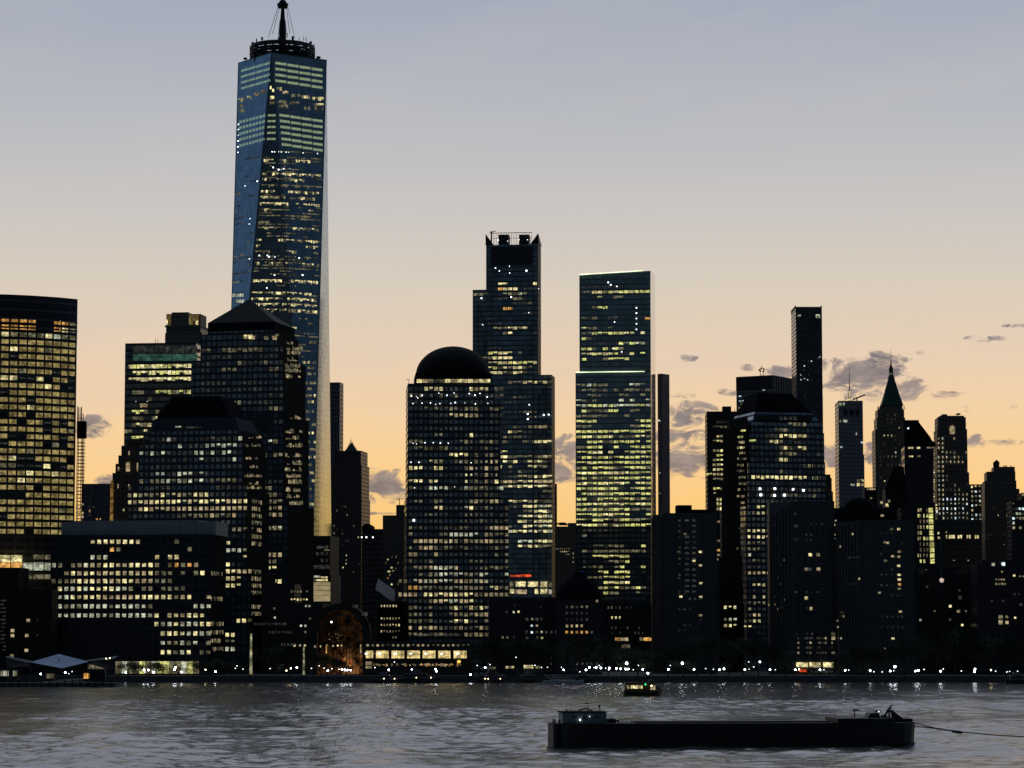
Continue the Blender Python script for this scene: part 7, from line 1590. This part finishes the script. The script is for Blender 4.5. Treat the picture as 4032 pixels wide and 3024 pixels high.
    for px, yt in ((2178, 2831), (2185, 2831), (2203, 2834), (2168, 2846)): mb = MB(); a_ = h(px, yt, 4)[0]; mb.tube((a_, 4, zs - .3), (a_, 4, h(px, yt, 4)[1]), .18, n=6); mb.build('bollard', M_black, o)
    # pipes and hatches abaft of the house
    mb = MB(); a_, z_ = h(2395, 2832, 5); c_, _ = h(2425, 2832, 5); mb.box(a_, c_, 5, 9, zs, h(2400, 2831, 5)[1]); mb.tube((a_ + .5, 6, zs + 1), (h(2440, 2835, 6)[0], 6, zs + .3), .2, n=5); mb.tube((h(2405, 2822, 6)[0], 6, h(2405, 2822, 6)[1]), (h(2422, 2822, 6)[0], 6, h(2422, 2822, 6)[1]), .06, n=4); mb.tube((h(2412, 2822, 6)[0], 6, zs), (h(2412, 2822, 6)[0], 6, h(2412, 2822, 6)[1]), .06, n=4)
    mb.build('cargo_pump', M_black, o)
    mb = MB(); prev = None
    for i in range(22):
        x = h(2440, 2840, .4)[0] + i * 2.2
        if x > h(3280, 2840, .4)[0]: break
    for i, px in enumerate(list(range(2420, 2500, 16))): a_ = h(px, 2840, .5)[0]; mb.tube((a_, .5, zs), (a_, .5, zs + .9), .05, n=4)
    mb.tube((h(2420, 2840, .5)[0], .5, zs + .9), (h(2484, 2840, .5)[0], .5, zs + .9), .04, n=4); mb.tube((h(2420, 2840, .5)[0], .5, zs + .5), (h(2484, 2840, .5)[0], .5, zs + .5), .03, n=4); mb.build('railing', M_black, o)
    # hatch coaming along the deck, low
    mb = MB(); mb.box(h(2500, 2840, 4)[0], h(3270, 2840, 4)[0], 4.5, B - 4.5, zs, zs + .35); mb.build('trunk_deck', M_h, o)
    # bow machinery
    zf = h(3400, 2829)[1]
    def bx(name, pa, pb, yt, c, d_, mat=M_black, base=zf):
        a_, _ = h(pa, 2820, c); b_, zt2 = h(pb, yt, c); mb = MB(); mb.prism([(a_, c), (b_, c), (b_, c + d_), (a_, c + d_)], base, zt2, top=[(a_ + (b_ - a_) * .25, c), (b_ - (b_ - a_) * .1, c), (b_ - (b_ - a_) * .1, c + d_), (a_ + (b_ - a_) * .25, c + d_)]); mb.build(name, mat, o)
    bx('winch_house', 3416, 3466, 2808, 5, 5); bx('deck_locker', 3372, 3400, 2826, 4, 3, M_steel)
    a_, z_ = h(3365, 2798, 5); mb = MB(); mb.tube((a_, 5, zf - .5), (a_, 5, z_), .12, n=5); mb.box(a_ - .5, h(3383, 2800, 5)[0], 4.8, 5.3, z_, z_ + .35, bottom=True); mb.build('light_post', M_black, o)
    a_, z_ = h(3446, 2803, 6); mb = MB(); mb.box(a_, h(3464, 2803, 6)[0], 5.6, 6.4, z_ - .1, z_ + .3, bottom=True); mb.tube((a_ + .8, 6, zf), (a_ + .8, 6, z_), .15, n=5); mb.build('floodlight_bracket', M_black, o)
    a_, z_ = h(3460, 2802, 5.4); mb = MB(); mb.ball((a_, 5.4, z_), .11, 6, 4); mb.build('deck_lamp', M_lampdim, o)
    # derrick boom
    mb = MB(); p0 = h(3478, 2818, 6); p1 = h(3503, 2787, 6); p2 = h(3517, 2769, 6); mb.tube((p0[0], 6, p0[1] - .6), (p1[0], 6, p1[1]), .28, .22, n=5); mb.tube((p1[0], 6, p1[1]), (p2[0], 6, p2[1]), .15, .08, n=5); mb.box(p1[0] - .2, p1[0] + .35, 5.8, 6.2, p1[1] - .3, p1[1] + .2, bottom=True)
    mb.build('derrick_boom', M_black, o)
    mb = MB(); p3 = h(3476, 2816, 6)
    for pa in (3464, 3500): q_ = h(pa, 2838, 6); mb.tube((p3[0], 6, p3[1]), (q_[0], 6, zf - .2), .22, n=5)
    mb.build('derrick_post', M_black, o)
    # headfast frame with sloping plate
    mb = MB()
    for px in (3501, 3513): a_ = h(px, 2800, 6)[0]; mb.tube((a_, 6, zf - .2), (a_, 6, h(px, 2800, 6)[1]), .22, n=5)
    a0_, z0_ = h(3498, 2800, 6); a1_, z1_ = h(3518, 2800, 6); mb.box(a0_, a1_, 5.6, 8.4, z1_ - .1, z1_ + .25, bottom=True)
    for c in (5.5,):
        P_ = [h(3514, 2801, c), h(3522, 2803, c), h(3560, 2832, c), h(3556, 2842, c), (h(3528, 2842, c)[0], zf - .3), h(3524, 2822, c)]
        mb.face([(p[0], c, p[1]) for p in P_][::-1]); mb.face([(p[0], c + 3, p[1]) for p in P_])
        for p, q_ in zip(P_, P_[1:] + P_[:1]): mb.face([(p[0], c, p[1]), (q_[0], c, q_[1]), (q_[0], c + 3, q_[1]), (p[0], c + 3, p[1])])
    mb.build('bow_gantry', M_black, o)
    mb = MB(); q_ = h(3568, 2836, 3); mb.tube((q_[0], 3, q_[1] - .6), (h(3573, 2825, 3)[0], 3, h(3573, 2825, 3)[1]), .07, n=4); mb.build('jack_staff', M_black, o)
    mb = MB(); mb.box(xbow + 5, xb - 1.0, B / 2 - 2.5, B / 2 + 2.5, zt, zt + .8); mb.build('chock', M_black, o)
    # towing bridle and hawser
    M_w = o.matrix_basis
    bow = Matrix.Translation(org) @ Matrix.Rotation(th, 4, 'Z') @ Vector((xb - .2, B / 2 - 2, zt - .3))
    t = thing('tow_rope', 'dark slack tow rope running from the barge bow out of the picture at right', 'rope', bow)
    def wpt(px, py, Yd): return at(px, py, Yd) - bow
    for nm, P_ in (('hawser', [(3599, 2848), (3680, 2866), (3765, 2880), (3850, 2888), (3912, 2894), (4032, 2901), (4200, 2906)]), ('bridle_leg', [(3602, 2858), (3680, 2868), (3765, 2881)])):
        mb = MB(); pr = Vector((0, 0, 0)) if nm == 'hawser' else wpt(3602, 2858, bow.y - 1)
        for px, py in P_[1:]:
            q_ = wpt(px, py, bow.y); mb.tube(pr, q_, .13, n=5); pr = q_
        mb.build(nm, M_black, t)
    mb = MB(); q_ = wpt(3765, 2881, bow.y); mb.tube(q_ - Vector((1, 0, -.1)), q_ + Vector((1.4, 0, -.2)), .35, n=6); mb.build('shackle', M_black, t)
barge()
